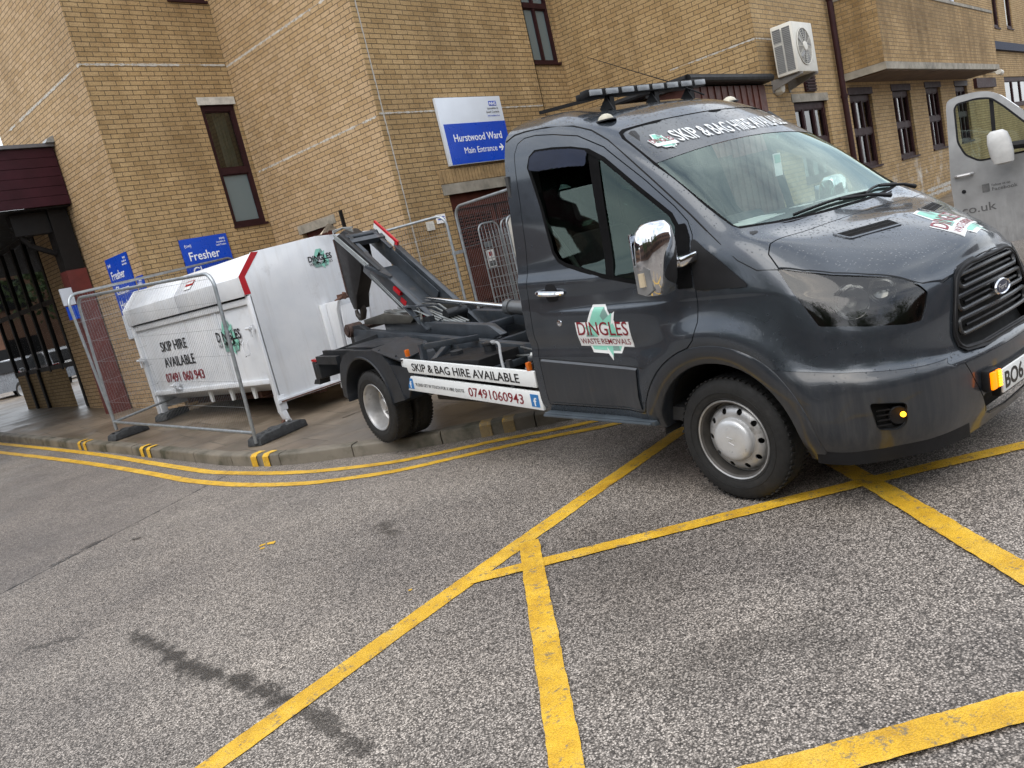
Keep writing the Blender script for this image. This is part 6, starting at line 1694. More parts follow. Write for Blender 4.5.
# ---------------------------------------------------------------- wheels
def wheel(y, side, rear=False, inner=False, x=0.0):
    """side=1: outer face to -y"""
    R = Matrix.Translation((x, y, .35)) @ Matrix.Rotation(-PI / 2 * side, 4, 'Z')
    e = bpy.data.objects.new('wheel', None); COL.objects.link(e); e.parent = tk; e.matrix_basis = R
    mb = MB(); mb.lathe([(-.083, .218), (-.097, .24), (-.102, .275), (-.097, .312), (-.084, .335), (-.07, .344), (0, .350), (.07, .344), (.084, .335), (.097, .312), (.102, .275), (.097, .24), (.083, .218)], None, 72)
    for gz in (-.045, -.015, .018, .048): mb.lathe([(gz - .004, .3495), (gz + .004, .3495)], None, 72, mi=0)
    for k in range(60):
        a = k * 2 * PI / 60; 
        for sg in (-1, 1):
            mb.box(-.020, .020, -.007, .007, .343, .3504, Matrix.Rotation(a + (.05 if sg > 0 else 0), 4, 'X') @ Matrix.Translation((sg * .062, 0, 0)))
    mb.build('tyre', M['rubber'], e, ang=40)
    mb = MB(); mb.tube([(.1025, .272 * math.cos(k * PI / 30), .272 * math.sin(k * PI / 30)) for k in range(60)], .0022, 5, closed=True); mb.tube([(.096, .236 * math.cos(k * PI / 30), .236 * math.sin(k * PI / 30)) for k in range(60)], .0025, 5, closed=True)
    mb.build('tyre_bead', M['rubber'], e)
    if inner: return e
    if rear: prof = [(.088, .228), (.094, .222), (.088, .212), (.07, .203), (-.01, .196), (-.055, .19), (-.068, .178), (-.070, .15), (-.060, .12), (-.048, .095), (-.046, .0)]
    else:
        prof = [(.020, .199), (.022, .192), (.036, .186), (.054, .172), (.066, .150), (.069, .125), (.066, .115), (.05, .11), (.05, .0)]
        mb = MB(); mb.lathe([(.086, .229), (.094, .223), (.090, .216)], None, 64); mb.build('rim_flange', M['rim'], e)
        mb = MB(); mb.lathe([(.090, .2165), (.08, .206), (.0, .2), (-.02, .198)], None, 64); mb.build('rim_barrel', M['rim_dark'], e)
    mb = MB(); mb.lathe(prof, None, 64); mb.lathe([(p[0] - .006, p[1]) for p in prof], None, 64)
    bmesh.ops.recalc_face_normals(mb.bm, faces=mb.bm.faces[:])
    me = bpy.data.meshes.new('rim')
    # close front and back skins into one solid
    b2 = MB(); b2.lathe(prof + [(prof[-1][0] - .006, 0)] + [(p[0] - .006, max(p[1], .0)) for p in prof[::-1][1:]], None, 64, close=True); mb.bm.free()
    bmesh.ops.remove_doubles(b2.bm, verts=b2.bm.verts[:], dist=1e-5); bmesh.ops.recalc_face_normals(b2.bm, faces=b2.bm.faces[:]); b2.bm.to_mesh(me); b2.bm.free()
    n = 8 if rear else 10; rr = .152 if rear else .158; hr = .020 if rear else .0165
    for k in range(n):
        a = k * 2 * PI / n; c = MB(); c.lathe([(-.12, 0), (-.12, hr), (.12, hr), (.12, 0)], Matrix.Translation((0, rr * math.cos(a), rr * math.sin(a))), 14)
        bmesh.ops.recalc_face_normals(c.bm, faces=c.bm.faces[:]); cm = bpy.data.meshes.new('c'); c.bm.to_mesh(cm); c.bm.free()
        me = bool_mesh(me, cm, 'DIFFERENCE')
    smooth(me, 30); link('rim', me, M['rim'], e)
    mb = MB(); mb.lathe([(-.09, 0), (-.09, .205), (-.088, .205), (-.088, 0)], None, 32); mb.build('brake_drum', M['hole'], e)
    if rear:
        mb = MB(); mb.lathe([(-.046, .07), (.0, .062), (.012, .05), (.014, 0)], None, 32)
        for k in range(6): a = k * PI / 3; mb.lathe([(-.055, .013), (-.02, .012), (-.018, 0)], Matrix.Translation((0, .10 * math.cos(a), .10 * math.sin(a))), 8)
        mb.build('hub', M['rim'], e)
    else:
        mb = MB(); mb.lathe([(.05, .122), (.075, .121), (.094, .116), (.104, .106), (.109, .085), (.111, .05), (.111, 0)], None, 48); mb.build('hub_cap', M['cap'], e, ang=60)
        mb = MB(); 
        for k in range(7): a = math.radians(-40 + k * 13); 
        mb.tube([(.1115, -.02, .022), (.1115, .015, .012), (.1115, -.015, -.006), (.1115, .02, -.022)], .0018, 5); mb.build('cap_emboss', M['rim'], e)
    return e
wheel(-.868, 1); wheel(.868, -1)
wheel(-.905, 1, True, x=-3.9546); wheel(-.675, 1, True, True, x=-3.9546); wheel(.905, -1, True, x=-3.9546); wheel(.675, -1, True, True, x=-3.9546)
mb = MB(); mb.tube([(-3.9546, -.9, .35), (-3.9546, .9, .35)], .05, 12); mb.lathe([(-.13, .06), (-.1, .12), (0, .15), (.1, .12), (.13, .06)], Matrix.Translation((-3.9546, 0, .35)) @ Matrix.Rotation(PI / 2, 4, 'Z'), 20); mb.tube([(0, -.8, .33), (0, .8, .33)], .04, 10); T_('axle', mb, 'chassis_dk')
# ---------------------------------------------------------------- chassis
mb = MB()
for s in (-1, 1):
    mb.box(-5.0, -.3, s * .40 - .035, s * .40 + .035, .50, .66)
for x in (-4.9, -4.3, -3.5, -2.7, -1.9, -1.3): mb.box(x - .04, x + .04, -.365, .365, .53, .62)
T_('chassis_frame', mb, 'chassis_dk')
mb = MB(); mb.tube([(-3.3, -.2, .40), (-1.0, -.1, .40)], .035, 10); mb.tube([(-3.9, 0, .38), (-1.2, 0, .42)], .04, 10); T_('propshaft', mb, 'chassis_dk')
# hooklift subframe: long side rails
mb = MB()
for s in (-1, 1):
    mb.prism([(-5.1, s * .43 - .04, .72), (-3.0, s * .43 - .04, .665), (-1.65, s * .43 - .04, .60), (-1.65, s * .43 - .04, .745), (-5.05, s * .43 - .04, 1.0), (-5.12, s * .43 - .04, .96)], (0, .08, 0))
    mb.box(-5.0, -1.7, s * .43 - .055, s * .43 + .055, .862, .872) if False else None
for x in (-4.7, -3.6, -2.9, -2.1, -1.72): mb.box(x - .04, x + .04, -.389, .389, .68, .78)
T_('subframe', mb, 'chassis', bev=.006)
mb = MB()
for s in (-1, 1):
    mb.tube([(-5.16, s * .50, .99), (-5.16, s * .34, .99)], .072, 18); mb.tube([(-5.16, s * .515, .99), (-5.16, s * .50, .99)], .05, 14)
mb.tube([(-5.16, -.34, .99), (-5.16, .34, .99)], .035, 10); T_('rear_roller', mb, simple('brown_roller', (.05, .03, .024), .6, var=.5, scale=18))
mb = MB()
for s in (-1, 1): mb.prism([(-5.20, s * .42 - .045, .72), (-4.85, s * .42 - .045, .72), (-4.7, s * .42 - .045, .94), (-4.95, s * .42 - .045, 1.04), (-5.2, s * .42 - .045, 1.03)], (0, .06, 0))
T_('roller_bracket', mb, 'chassis_dk', bev=.004)
# inner tilting frame and deck pieces
mb = MB()
for s in (-1, 1): mb.prism([(-4.7, s * .26 - .04, .90), (-2.9, s * .26 - .04, .80), (-2.75, s * .26 - .04, .84), (-2.9, s * .26 - .04, .93), (-4.7, s * .26 - .04, 1.04)], (0, .08, 0))
mb.box(-4.66, -4.5, -.22, .22, .85, .93); mb.box(-3.3, -3.2, -.22, .22, .83, .9)
T_('tilt_frame', mb, 'chassis', bev=.006)
mb = MB(); mb.prism([(-5.05, -.34, 1.02), (-4.1, -.34, 1.0), (-4.0, -.34, 1.06), (-4.6, -.34, 1.12), (-5.05, -.34, 1.07)], (0, .14, 0)); mb.prism([(-5.05, .18, 1.02), (-4.1, .18, 1.0), (-4.0, .18, 1.06), (-4.6, .18, 1.12), (-5.05, .18, 1.07)], (0, .14, 0))
T_('tilt_link', mb, simple('oily_steel', (.07, .068, .06), .45, metal=.3, var=.4), bev=.006)
# hydraulic pipes tangle
mb = MB(); rs = random.Random(11)
for k in range(6):
    y = -.30 + k * .06; mb.tube([(-4.65, y, 1.09 + .015 * k), (-4.35, y + rs.uniform(-.03, .03), 1.10 + rs.uniform(-.02, .04)), (-4.05, y * .9, 1.08 + rs.uniform(-.03, .03)), (-3.85, y * .7, 1.0), (-3.6, y * .6, .92)], .011, 8)
mb.tube([(-4.70, -.25, 1.12), (-4.50, -.3, 1.13), (-4.15, -.32, 1.04)], .020, 8); mb.tube([(-4.6, -.1, 1.13), (-4.1, -.2, 1.12), (-3.9, -.33, 1.02)], .014, 8); T_('hydraulic_pipes', mb, 'pipe')
mb = MB()
for (a, b, r) in [((-3.95, -.22, .96), (-3.95, -.05, .96), .075), ((-3.95, .05, .96), (-3.95, .22, .96), .075), ((-3.80, -.12, 1.02), (-3.80, .12, 1.02), .05)]: mb.tube([a, b], r, 16)
mb.box(-4.02, -3.84, -.28, -.22, .84, 1.04); mb.box(-4.02, -3.84, .22, .28, .84, 1.04); T_('pivot', mb, 'chassis_dk')
# ---------------------------------------------------------------- hook arm: lower channel, telescopic upper channel, drop arm and hook
A0, A1 = V3((-3.42, 0, .66)), V3((-5.30, 0, 2.02))   # top edge of the near and far cheeks
ad = (A1 - A0).normalized(); an = V3((0, 1, 0)).cross(ad); an = V3((-ad.z, 0, ad.x)) if False else V3((ad.z, 0, -ad.x)); 
if an.z < 0: an = -an
Lr = (A1 - A0).length
def cheek(mb, y0, y1, s0, s1, top, bot):
    P = [A0 + ad * s0 + an * top, A0 + ad * s1 + an * top, A0 + ad * s1 + an * bot, A0 + ad * s0 + an * bot]
    mb.prism([(p.x, y0, p.z) for p in P], (0, y1 - y0, 0))
mb = MB(); cheek(mb, -.20, -.182, .0, 1.86, 0, -.225); cheek(mb, .182, .20, .0, 1.86, 0, -.225); cheek(mb, -.181, .181, .1, 1.80, -.185, -.197)
cheek(mb, -.235, -.17, .05, 1.88, .002, .014); cheek(mb, .17, .235, .05, 1.88, .002, .014)
arm = T_('hook_arm', mb, 'chassis', bev=.002)
mb = MB(); cheek(mb, -.165, -.15, 1.0, 2.30, -.03, -.20); cheek(mb, .15, .165, 1.0, 2.30, -.03, -.20); cheek(mb, -.149, .149, 1.0, 1.75, -.165, -.177); cheek(mb, -.149, .149, 2.14, 2.28, -.06, -.075)
cheek(mb, -.175, -.13, 1.89, 2.30, -.028, -.016); cheek(mb, .13, .175, 1.89, 2.30, -.028, -.016)
T_('arm_extension', mb, 'chassis', arm, bev=.002)
mb = MB()
for s0 in (.12, .62, 1.12): cheek(mb, -.24, -.202, s0, s0 + .12, -.02, -.06); 
for s0 in (.72, 1.04): cheek(mb, -.2035, -.2005, s0, s0 + .10, -.09, -.15)
T_('warning_mark', mb, 'redtape', arm)
# red and white reflector on the far cheek
mb = MB(); cheek(mb, .20, .215, 1.92, 2.34, -.03, .035); rf = T_('reflector_board', mb, 'whitevinyl', arm)
mb = MB(); cheek(mb, .197, .218, 1.90, 2.34, .0355, .062); cheek(mb, .197, .218, 1.86, 1.90, -.03, .062); T_('red_edge', mb, 'redtape', arm)
# drop arm (jib) and hook
mb = MB(); J0, J1 = V3((-5.42, 0, 2.0)), V3((-5.62, 0, 1.22))
mb.prism([(x_, -.085, z_) for x_, z_ in [(-5.78, 1.99), (-5.50, 2.05), (-5.28, 1.95), (-5.30, 1.60), (-5.46, 1.42), (-5.58, 1.30), (-5.64, 1.15), (-5.72, 1.16), (-5.77, 1.30)]], (0, .17, 0)); jb = T_('drop_arm', mb, simple('black_painted_steel', (.008, .008, .009), .45, var=.4, dirt=((.05, .04, .035), 8, .64)), arm, bev=.01)
mb = MB(); mb.box(-5.80, -5.778, -.088, .088, 1.32, 1.98); T_('worn_face', mb, simple('chipped_black_paint', (.08, .05, .045), .6, var=.7, scale=30), jb)
mb = MB(); hk = [(-5.67, 1.22), (-5.66, 1.12), (-5.70, 1.05), (-5.77, 1.04), (-5.82, 1.08), (-5.83, 1.14)]
mb.tube([(x, 0, z) for x, z in hk], [.045, .04, .035, .032, .028, .02], 12); T_('hook', mb, simple('worn_hook_steel', (.03, .025, .022), .5, metal=.3, var=.4), jb)
mb = MB(); cheek(mb, -.24, .24, 2.10, 2.17, -.06, .0)
mb.tube([(-5.28, -.26, 1.95), (-5.28, .26, 1.95)], .035, 14); T_('jib_pivot', mb, 'chassis', arm)
# stays with steel pipes along the near side
mb = MB()
def link_plate(mb, s0, s1, y0, drop):
    P = [A0 + ad * s0 + an * -.06, A0 + ad * s1 + an * -.06, A0 + ad * (s1 + .10) + an * -drop, A0 + ad * (s0 + .02) + an * -drop]
    mb.prism([(p.x, y0, p.z) for p in P], (0, .012, 0))
mb.beam((-4.50, -.205, 1.46), (-4.74, -.32, 1.62), .05, .03)
mb.beam((-3.78, -.215, 1.14), (-4.16, -.32, 1.16), .06, .014); mb.beam((-4.16, -.32, 1.17), (-3.86, -.30, .92), .06, .014); mb.beam((-3.72, -.215, 1.0), (-3.86, -.30, .92), .05, .014)
T_('pipe_bracket', mb, 'chassis', arm)
mb = MB()
for k in range(3):
    off = .024 * k; q1 = V3((-4.72, -.30, 1.63 - off)); q2 = V3((-5.32, -.30, 2.02 - off)); q0 = V3((-4.0, -.30, 1.0 - off))
    mb.tube([q1, q2, (q2.x - .06, -.27, q2.z + .035 + off * .5), (q2.x - .03, -.16, q2.z + .05 + off), (q2.x + .12, -.12, q2.z + .03)], .0085, 8)
    if k < 2: mb.tube([q0, V3((-4.72, -.30, 1.53 - off)), q1], .0045, 6)
T_('hydraulic_pipes', mb, 'pipe', arm)
mb = MB(); mb.prism([(-4.60, -.27, 1.56), (-4.72, -.27, 1.64), (-5.26, -.27, 2.01), (-5.22, -.27, 1.93), (-4.66, -.27, 1.58)], (0, .05, 0)); T_('arm_stay', mb, 'chassis_dk', arm, bev=.004)
# lift cylinder with chrome rod
mb = MB(); ca, cb = V3((-1.75, .08, .86)), V3((-4.35, .06, 1.17)); mid = ca.lerp(cb, .50); mb.tube([mid + (cb - ca).normalized() * -.02, cb], .024, 16); T_('cylinder_rod', mb, 'steelrod')
mb = MB(); mb.tube([ca, mid], .062, 20); mb.tube([mid - (cb - ca).normalized() * .06, mid], .072, 20); T_('lift_cylinder', mb, simple('grey_cylinder_paint', (.075, .08, .085), .35, coat=.3))
# cab-end headboard, valve chest, battery box, tank
mb = MB(); mb.box(-1.62, -1.56, -.46, .46, .66, 1.02); mb.box(-2.2, -1.56, .30, .36, .8, 1.05); mb.box(-2.75, -1.6, .20, .95, 1.13, 1.15); mb.box(-2.7, -1.62, .24, .9, .62, 1.128); T_('valve_chest', mb, simple('weathered_grey_lid', (.07, .072, .075), .55, var=.2), bev=.006)
mb = MB(); mb.box(-2.95, -2.35, .35, .9, .6, .85); mb.beam((-2.2, .4, .9), (-3.3, .85, .95), .05, .05); T_('far_tank', mb, 'chassis_dk')
mb = MB(); mb.box(-2.95, -2.25, -.93, -.52, .45, .79, bev=.012); tank = T_('hydraulic_tank', mb, 'black')
mb = MB(); mb.lathe([(0, .055), (.03, .055), (.035, .045), (.04, 0)], frame_M((-2.80, -.74, .79), (0, 0, 1), (1, 0, 0)), 16); T_('filler_cap', mb, 'chassis_dk', tank)
mb = MB(); mb.lathe([(0, .05), (.055, .05), (.06, .06), (.075, .06), (.08, 0)], frame_M((-2.44, -.66, .79), (0, 0, 1), (1, 0, 0)), 16); T_('return_filter', mb, 'chassis_dk', tank)
mb = MB(); hp_ = [V3(p) for p in [(-2.40, -.66, .86), (-2.26, -.70, .86), (-2.10, -.82, .80), (-1.98, -.90, .70), (-1.86, -.92, .66), (-1.74, -.92, .68), (-1.64, -.92, .77)]]
hp_ = catmull([tuple(p) for p in hp_], .03); mb.tube(hp_, .011, 8); mb.tube([hp_[0], hp_[2]], .017, 8); mb.tube([hp_[-3], hp_[-1]], .017, 8); T_('hose', mb, simple('grey_hose', (.28, .29, .3), .45), tank)
mb = MB(); mb.tube([(-2.3, -.55, .72), (-1.65, -.6, .75)], .01, 6); mb.tube([(-2.25, -.5, .78), (-1.7, -.75, .80)], .008, 6); mb.box(-1.74, -1.62, -.93, -.80, .62, .66); mb.tube([(-1.66, -.93, .70), (-1.66, -.86, .82)], .025, 8); T_('pipe_union', mb, 'pipe')
mb = MB()
for (x, y) in [(-3.02, -.5), (-2.2, -.5), (-1.68, -.5)]: mb.box(x - .025, x + .025, -.93, y + .1, .66, .71)
mb.beam((-3.02, -.93, .70), (-3.3, -.45, .83), .05, .05); mb.box(-3.04, -2.99, -.95, -.90, .50, .93); mb.beam((-3.02, -.92, .90), (-2.86, -.46, .86), .06, .05); mb.beam((-1.9, -.45, .80), (-1.55, -.40, .98), .07, .05); mb.beam((-2.0, -.42, .66), (-1.62, -.92, .80), .05, .04)
mb.box(-2.25, -1.65, -.48, -.46, .5, .8)
T_('body_bracket', mb, 'chassis', bev=.004)
# side boards with lettering
def board(z0, z1, x0, x1, tilt):
    mb = MB(); mb.box(x0, x1, -1.0, -.975, z0, z1, bev=.003); return T_('side_board', mb, 'whitevinyl')
b1 = board(.685, .80, -3.285, -1.525, 0); pass
FB = lambda x, z: frame_M((x, -1.0025, z), (1, 0, 0), (0, 0, 1))
Tm('lettering', (lambda me: (me.transform(FB(-3.12, .708)), me)[1])(text_mesh('SKIP & BAG HIRE AVAILABLE', .068, 1.42, .012, .0006)), 'blackpaint', b1)
b2 = board(.525, .655, -3.27, -1.50, 0)
Tm('lettering', (lambda me: (me.transform(FB(-2.36, .553)), me)[1])(text_mesh('07491060943', .075, .66, .004, .0006)), 'maroontext', b2)
Tm('lettering', (lambda me: (me.transform(FB(-3.12, .575)), me)[1])(text_mesh('PLEASE GET IN TOUCH FOR A HIRE QUOTE', .028, .70, 0, .0006)), 'acgrill', b2)
for x in (-3.245, -1.615):
    mb = MB(); mb.box(x, x + .085, -1.0032, -1.0005, .545, .635); T_('icon', mb, 'fbblue', b2)
    Tm('icon_letter', (lambda me: (me.transform(FB(x + .026, .552)), me)[1])(text_mesh('f', .062, .036, .02, .0012)), 'whitevinyl', b2)
for x in (-3.19, -1.60):
    mb = MB(); mb.box(x, x + .032, -1.0, -.965, .835 if x < -3 else .73, .895 if x < -3 else .79, bev=.006); T_('marker_light', mb, 'amber')
mb = MB(); mb.box(-3.1, -1.7, -.972, -.955, .49, .83) if False else mb.box(-3.0, -2.96, -.974, -.94, .5, .8); mb.box(-1.85, -1.81, -.974, -.94, .5, .8); T_('board_bracket', mb, 'chassis_dk')
for b_, z_ in ((b1, .80), (b2, .655)):
    for o_ in [b_] + list(b_.children):
        for v in o_.data.vertices: v.co.z += -.052 * (v.co.x + 3.28) + .018
# ---------------------------------------------------------------- rear mudguards
def guard(mb):
    xc = -3.9546; N = 26; y0, y1 = -1.03, -.55; pv = None
    P = [(-4.50, .45), (-4.48, .62), (-4.42, .76), (-4.30, .86), (-4.14, .905), (-3.70, .90), (-3.55, .87), (-3.44, .78), (-3.36, .62), (-3.32, .46)]
    Q = arc(.435, 178, -2, 24, xc, .40)
    # top skin
    for (a, b) in zip(P, P[1:]): mb.quad((a[0], y0, a[1]), (b[0], y0, b[1]), (b[0], y1, b[1]), (a[0], y1, a[1]))
    # valance (outer face) between P and arch Q
    n = 40; PL = [V3((p[0], 0, p[1])) for p in P]
    Ls = [0]
    for a, b in zip(PL, PL[1:]): Ls.append(Ls[-1] + (b - a).length)
    def at(t):
        L = t * Ls[-1]
        for i in range(len(PL) - 1):
            if L <= Ls[i + 1] + 1e-9: return PL[i].lerp(PL[i + 1], (L - Ls[i]) / (Ls[i + 1] - Ls[i]))
        return PL[-1]
    pv = None
    for k in range(n + 1):
        t = k / n; a = at(t); qa = math.radians(180 * (1 - t)); q = V3((xc + .43 * math.cos(qa), 0, .42 + .43 * math.sin(qa)))
        row = [V3((a.x, y0, a.z)), V3((q.x, y0 - .004, q.z)), V3((q.x, y0 - .016, q.z - .004)), V3((q.x, y0 - .012, q.z - .02)), V3((q.x, y0 + .3, q.z - .02))]
        row = [mb.bm.verts.new(p) for p in row]
        if pv:
            for i in range(4): mb.bm.faces.new((pv[i], pv[i + 1], row[i + 1], row[i])).smooth = True
        pv = row
    # front apron down to the boards
    mb.prism([(-3.45, y0 + .002, .775), (-3.12, y0 + .04, .73), (-3.30, y0 + .04, .47), (-3.36, y0 + .002, .47)], (0, .012, 0))
both('mudguard', guard, 'guard', ang=30, recalc=True)
def flap(mb):
    mb.prism([(-3.70, -1.04, .905), (-3.26, -1.02, .80), (-3.20, -.96, .815), (-3.28, -.66, .84), (-3.72, -.64, .93)], (0, 0, .010)) 
    mb.box(-4.32, -3.72, -.97, -.62, .91, .925)
    for x, y in [(-3.62, -1.0), (-3.36, -.99), (-3.4, -.70)]: mb.tube([(x, y, .82), (x, y, .85 + (.055 if x < -3.5 else .0))], .010, 8)
both('guard_top_plate', flap, 'guard')
# ---------------------------------------------------------------- tail: light board and bar
mb = MB(); mb.box(-5.12, -5.02, -.98, .98, .60, .76, bev=.01); mb.box(-5.22, -5.121, -.96, -.60, .585, .775, bev=.01); mb.box(-5.22, -5.121, .60, .96, .585, .775, bev=.01)
mb.beam((-4.6, -.46, .90), (-5.08, -.90, .80), .05, .07); mb.box(-5.02, -4.55, -.99, -.94, .76, .84); mb.box(-5.02, -4.0, -.9, -.86, .78, .88)
mb.prism([(-5.20, -.98, .59), (-5.25, -.98, .54), (-5.1, -.98, .54), (-5.08, -.98, .60)], (0, .12, 0))
tb = T_('tail_bar', mb, 'chassis_dk')
for s in (1, -1):
    mb = MB(); mb.box(-5.228, -5.10, -.955 * s if s > 0 else .62, -.62 * s if s > 0 else .955, .777, .80); mb.box(-5.232, -5.221, min(-.95 * s, -.62 * s), max(-.95 * s, -.62 * s), .60, .77); tl = T_('tail_lamp', mb, 'redlens', tb)
# ---------------------------------------------------------------- silver van with its door open (mostly outside the frame, right)
vh = math.radians(180 + 15); vn = bpy.data.objects.new('silver_van', None); COL.objects.link(vn)
vn.location = (0, 0, 0); tag(vn, 'silver van at the right edge with its driver door swung open', 'van')
VL = []
def Vb(name, mb, mat, parent=None, **k): o = mb.build(name, M[mat] if isinstance(mat, str) else mat, **k); o.parent = parent or vn; return o
# local frame: x forward, y left, hinge of right door at (0, -.93)
vprof = [(1.05, .45), (1.10, .75), (1.02, 1.0), (.55, 1.18), (.15, 1.28), (-.55, 1.92), (-.9, 2.0), (-3.6, 2.02), (-3.75, 1.6), (-3.78, .45)]
mb = MB(); ySt = [-.93, -.90, -.80, 0, .80, .90, .93]; ins = [(.0, .06), (.0, .02), (0, 0), (0, 0), (0, 0), (.0, .02), (.0, .06)]
rows = []
for y, (a, b_) in zip(ySt, ins):
    k = 1 - .10 * (abs(y) / .93) ** 6; row = []
    for x, z in vprof:
        nx = x if x < .9 else .9 + (x - .9) * (1 - (abs(y) / .93) ** 4) - .35 * (abs(y) / .93) ** 8 * 0
        row.append(mb.bm.verts.new((nx, y * (1 - .09 * max(0, (z - 1.25) / .75)), z - (b_ if z > 1.85 else 0))))
    rows.append(row)
for A, B in zip(rows, rows[1:]):
    for i in range(len(A) - 1): mb.bm.faces.new((A[i], A[i + 1], B[i + 1], B[i]))
# left side closed, right side closed behind and ahead of the doorway
mb.bm.faces.new([mb.bm.verts.new(v.co) for v in rows[-1]])
R0 = [(x, z) for x, z in vprof]
yv = lambda z: -.93 * (1 - .09 * max(0, (z - 1.25) / .75))
for P in ([(0, .45), (1.05, .45), (1.08, .75), (1.0, 1.0), (.55, 1.17), (.15, 1.27), (0, 1.30)], [(-1.0, .45), (-3.78, .45), (-3.75, 1.6), (-3.6, 1.96), (-1.0, 1.94)]):
    mb.bm.faces.new([mb.bm.verts.new((x, yv(z), z)) for x, z in P])
vb = Vb('body', mb, 'silverpaint', recalc=True, ang=25)
mb = MB(); mb.poly([(-.0, yv(1.3) + .004, 1.30), (.15, yv(1.27), 1.28), (-.54, yv(1.9) + .004, 1.90), (-.60, yv(1.9), 1.88)]); Vb('pillar', mb, 'silverpaint')
mb = MB(); mb.poly([(.13, -.80, 1.305), (.13, .80, 1.305), (-.52, .74, 1.905), (-.52, -.74, 1.905)]); Vb('windscreen', mb, 'black')
mb = MB(); mb.lathe([(-.1, 0), (-.1, .30), (-.07, .33), (.07, .33), (.1, .30), (.1, .2), (.04, .19), (.05, .0)], Matrix.Translation((.38, -.82, .33)) @ Matrix.Rotation(-PI / 2, 4, 'Z'), 40); wv = Vb('wheel', mb, 'rubber')
mb = MB(); mb.lathe([(.101, .2), (.05, .18), (.06, 0)], Matrix.Translation((.38, -.82, .33)) @ Matrix.Rotation(-PI / 2, 4, 'Z'), 30); Vb('rim', mb, 'rim', wv)
mb = MB(); mb.lathe([(-.1, 0), (-.1, .30), (-.07, .33), (.07, .33), (.1, .30), (.1, .2), (.04, .19), (.05, .0)], Matrix.Translation((-2.9, -.82, .33)) @ Matrix.Rotation(-PI / 2, 4, 'Z'), 40); Vb('wheel', mb, 'rubber')
mb = MB(); mb.lathe([(-.1, 0), (-.1, .30), (-.07, .33), (.07, .33), (.1, .30), (.1, .2), (.04, .19), (.05, .0)], Matrix.Translation((.38, .82, .33)) @ Matrix.Rotation(PI / 2, 4, 'Z'), 40); Vb('wheel', mb, 'rubber')
mb = MB(); mb.lathe([(-.1, 0), (-.1, .30), (-.07, .33), (.07, .33), (.1, .30), (.1, .2), (.04, .19), (.05, .0)], Matrix.Translation((-2.9, .82, .33)) @ Matrix.Rotation(PI / 2, 4, 'Z'), 40); Vb('wheel', mb, 'rubber')
mb = MB(); 
for xc in (.38, -2.9): mb.poly([(x, -.934, z) for x, z in arc(.40, 0, 180, 20, xc, .36)] + [(xc - .40, -.934, .45)][:0])
Vb('wheel_arch', mb, 'hole')
mb = MB(); mb.prism([(.60, -.935, .98), (.95, -.88, .93), (1.05, -.62, .92), (1.0, -.60, 1.02), (.75, -.86, 1.10)], (.01, -.005, 0)); Vb('headlight', mb, simple('van_headlight', (.5, .5, .5), .1, metal=.5))
# door, local frame of its own: hinge at origin, u towards the free edge, outer face towards -v
vd = bpy.data.objects.new('door', None); COL.objects.link(vd); vd.parent = vn
DO = [(0, .42), (0, 1.20), (.02, 1.28), (.52, 1.86), (.62, 1.925), (.74, 1.95), (.92, 1.95), (.985, 1.93), (1.0, 1.86), (1.02, 1.40), (1.04, 1.1), (1.03, .42)]
DOr = rounded(DO, .045, 4)
WI = rounded([(.14, 1.30), (.50, 1.75), (.60, 1.855), (.72, 1.885), (.90, 1.88), (.93, 1.84), (.935, 1.50), (.88, 1.36), (.76, 1.27), (.2, 1.265)], .04, 4)
bend = lambda u, z: -.045 * max(0, (z - 1.2) / .7) ** 1.2 + .05 * ((z - .9) / .5) ** 2 * (1 if z < .9 else .0) * .4
def door_mesh():
    outer = prism_mesh([(u, -.03, z) for u, z in DOr], (0, .06, 0)); hole = prism_mesh([(u, -.2, z) for u, z in WI], (0, .4, 0))
    m = bool_mesh(outer, hole, 'DIFFERENCE'); b = bmesh.new(); b.from_mesh(m)
    for zc in [.5 + k * .1 for k in range(15)]: bmesh.ops.bisect_plane(b, geom=b.verts[:] + b.edges[:] + b.faces[:], plane_co=(0, 0, zc), plane_no=(0, 0, 1))
    for v in b.verts: v.co.y -= bend(v.co.x, v.co.z)
    b.to_mesh(m); b.free(); smooth(m, 30); return m
o = link('door_skin', door_mesh(), M['silverpaint'], vd)
vproj = lambda u, z, off: V3((u, -.03 - bend(u, z) - off, z))
mb = patch(WI, vproj, -.03, .03, .015); link_ = mb.build('window_glass', M['sideglass'], vd, recalc=False)
mb = MB(); band(mb, inset(WI, -.004), .018, .002, vproj); u0 = .62
mb.prism([vproj(.60, 1.27, -.02), vproj(.635, 1.27, -.02), vproj(.62, 1.86, -.02), vproj(.585, 1.84, -.02)], (0, .01, 0)); mb.build('window_seal', M['black'], vd, recalc=False)
mb = MB(); mb.tube([vproj(.83, 1.165, .01), vproj(.85, 1.165, .04), vproj(.96, 1.165, .04), vproj(.99, 1.165, .01)], .014, 8); mb.build('handle', M['silverpaint'], vd)
mb = MB(); mb.lathe([(0, 0), (0, .02), (.006, .02), (.008, 0)], frame_M(vproj(.93, 1.0, 0), (0, -1, 0), (1, 0, 0)), 12); mb.build('door_lock', M['black'], vd)
FV = lambda u, z: frame_M(vproj(u, z, .003), (-1, 0, 0), (0, 0, 1))
mb = MB(); mb.box(.70, .765, -.0345, -.0315, .955, 1.035); mb.build('icon', M['acgrill'], vd)
me = text_mesh('f', .05, .03, .02, .001); me.transform(FV(.747, .965)); link('icon_letter', me, M['silverpaint'], vd)
me = text_mesh('Follow us on', .026, .16, 0, .001); me.transform(FV(.68, 1.0)); link('lettering', me, M['acgrill'], vd)
me = text_mesh('Facebook', .036, .22, 0, .001); me.transform(FV(.68, .955)); link('lettering', me, M['acgrill'], vd)
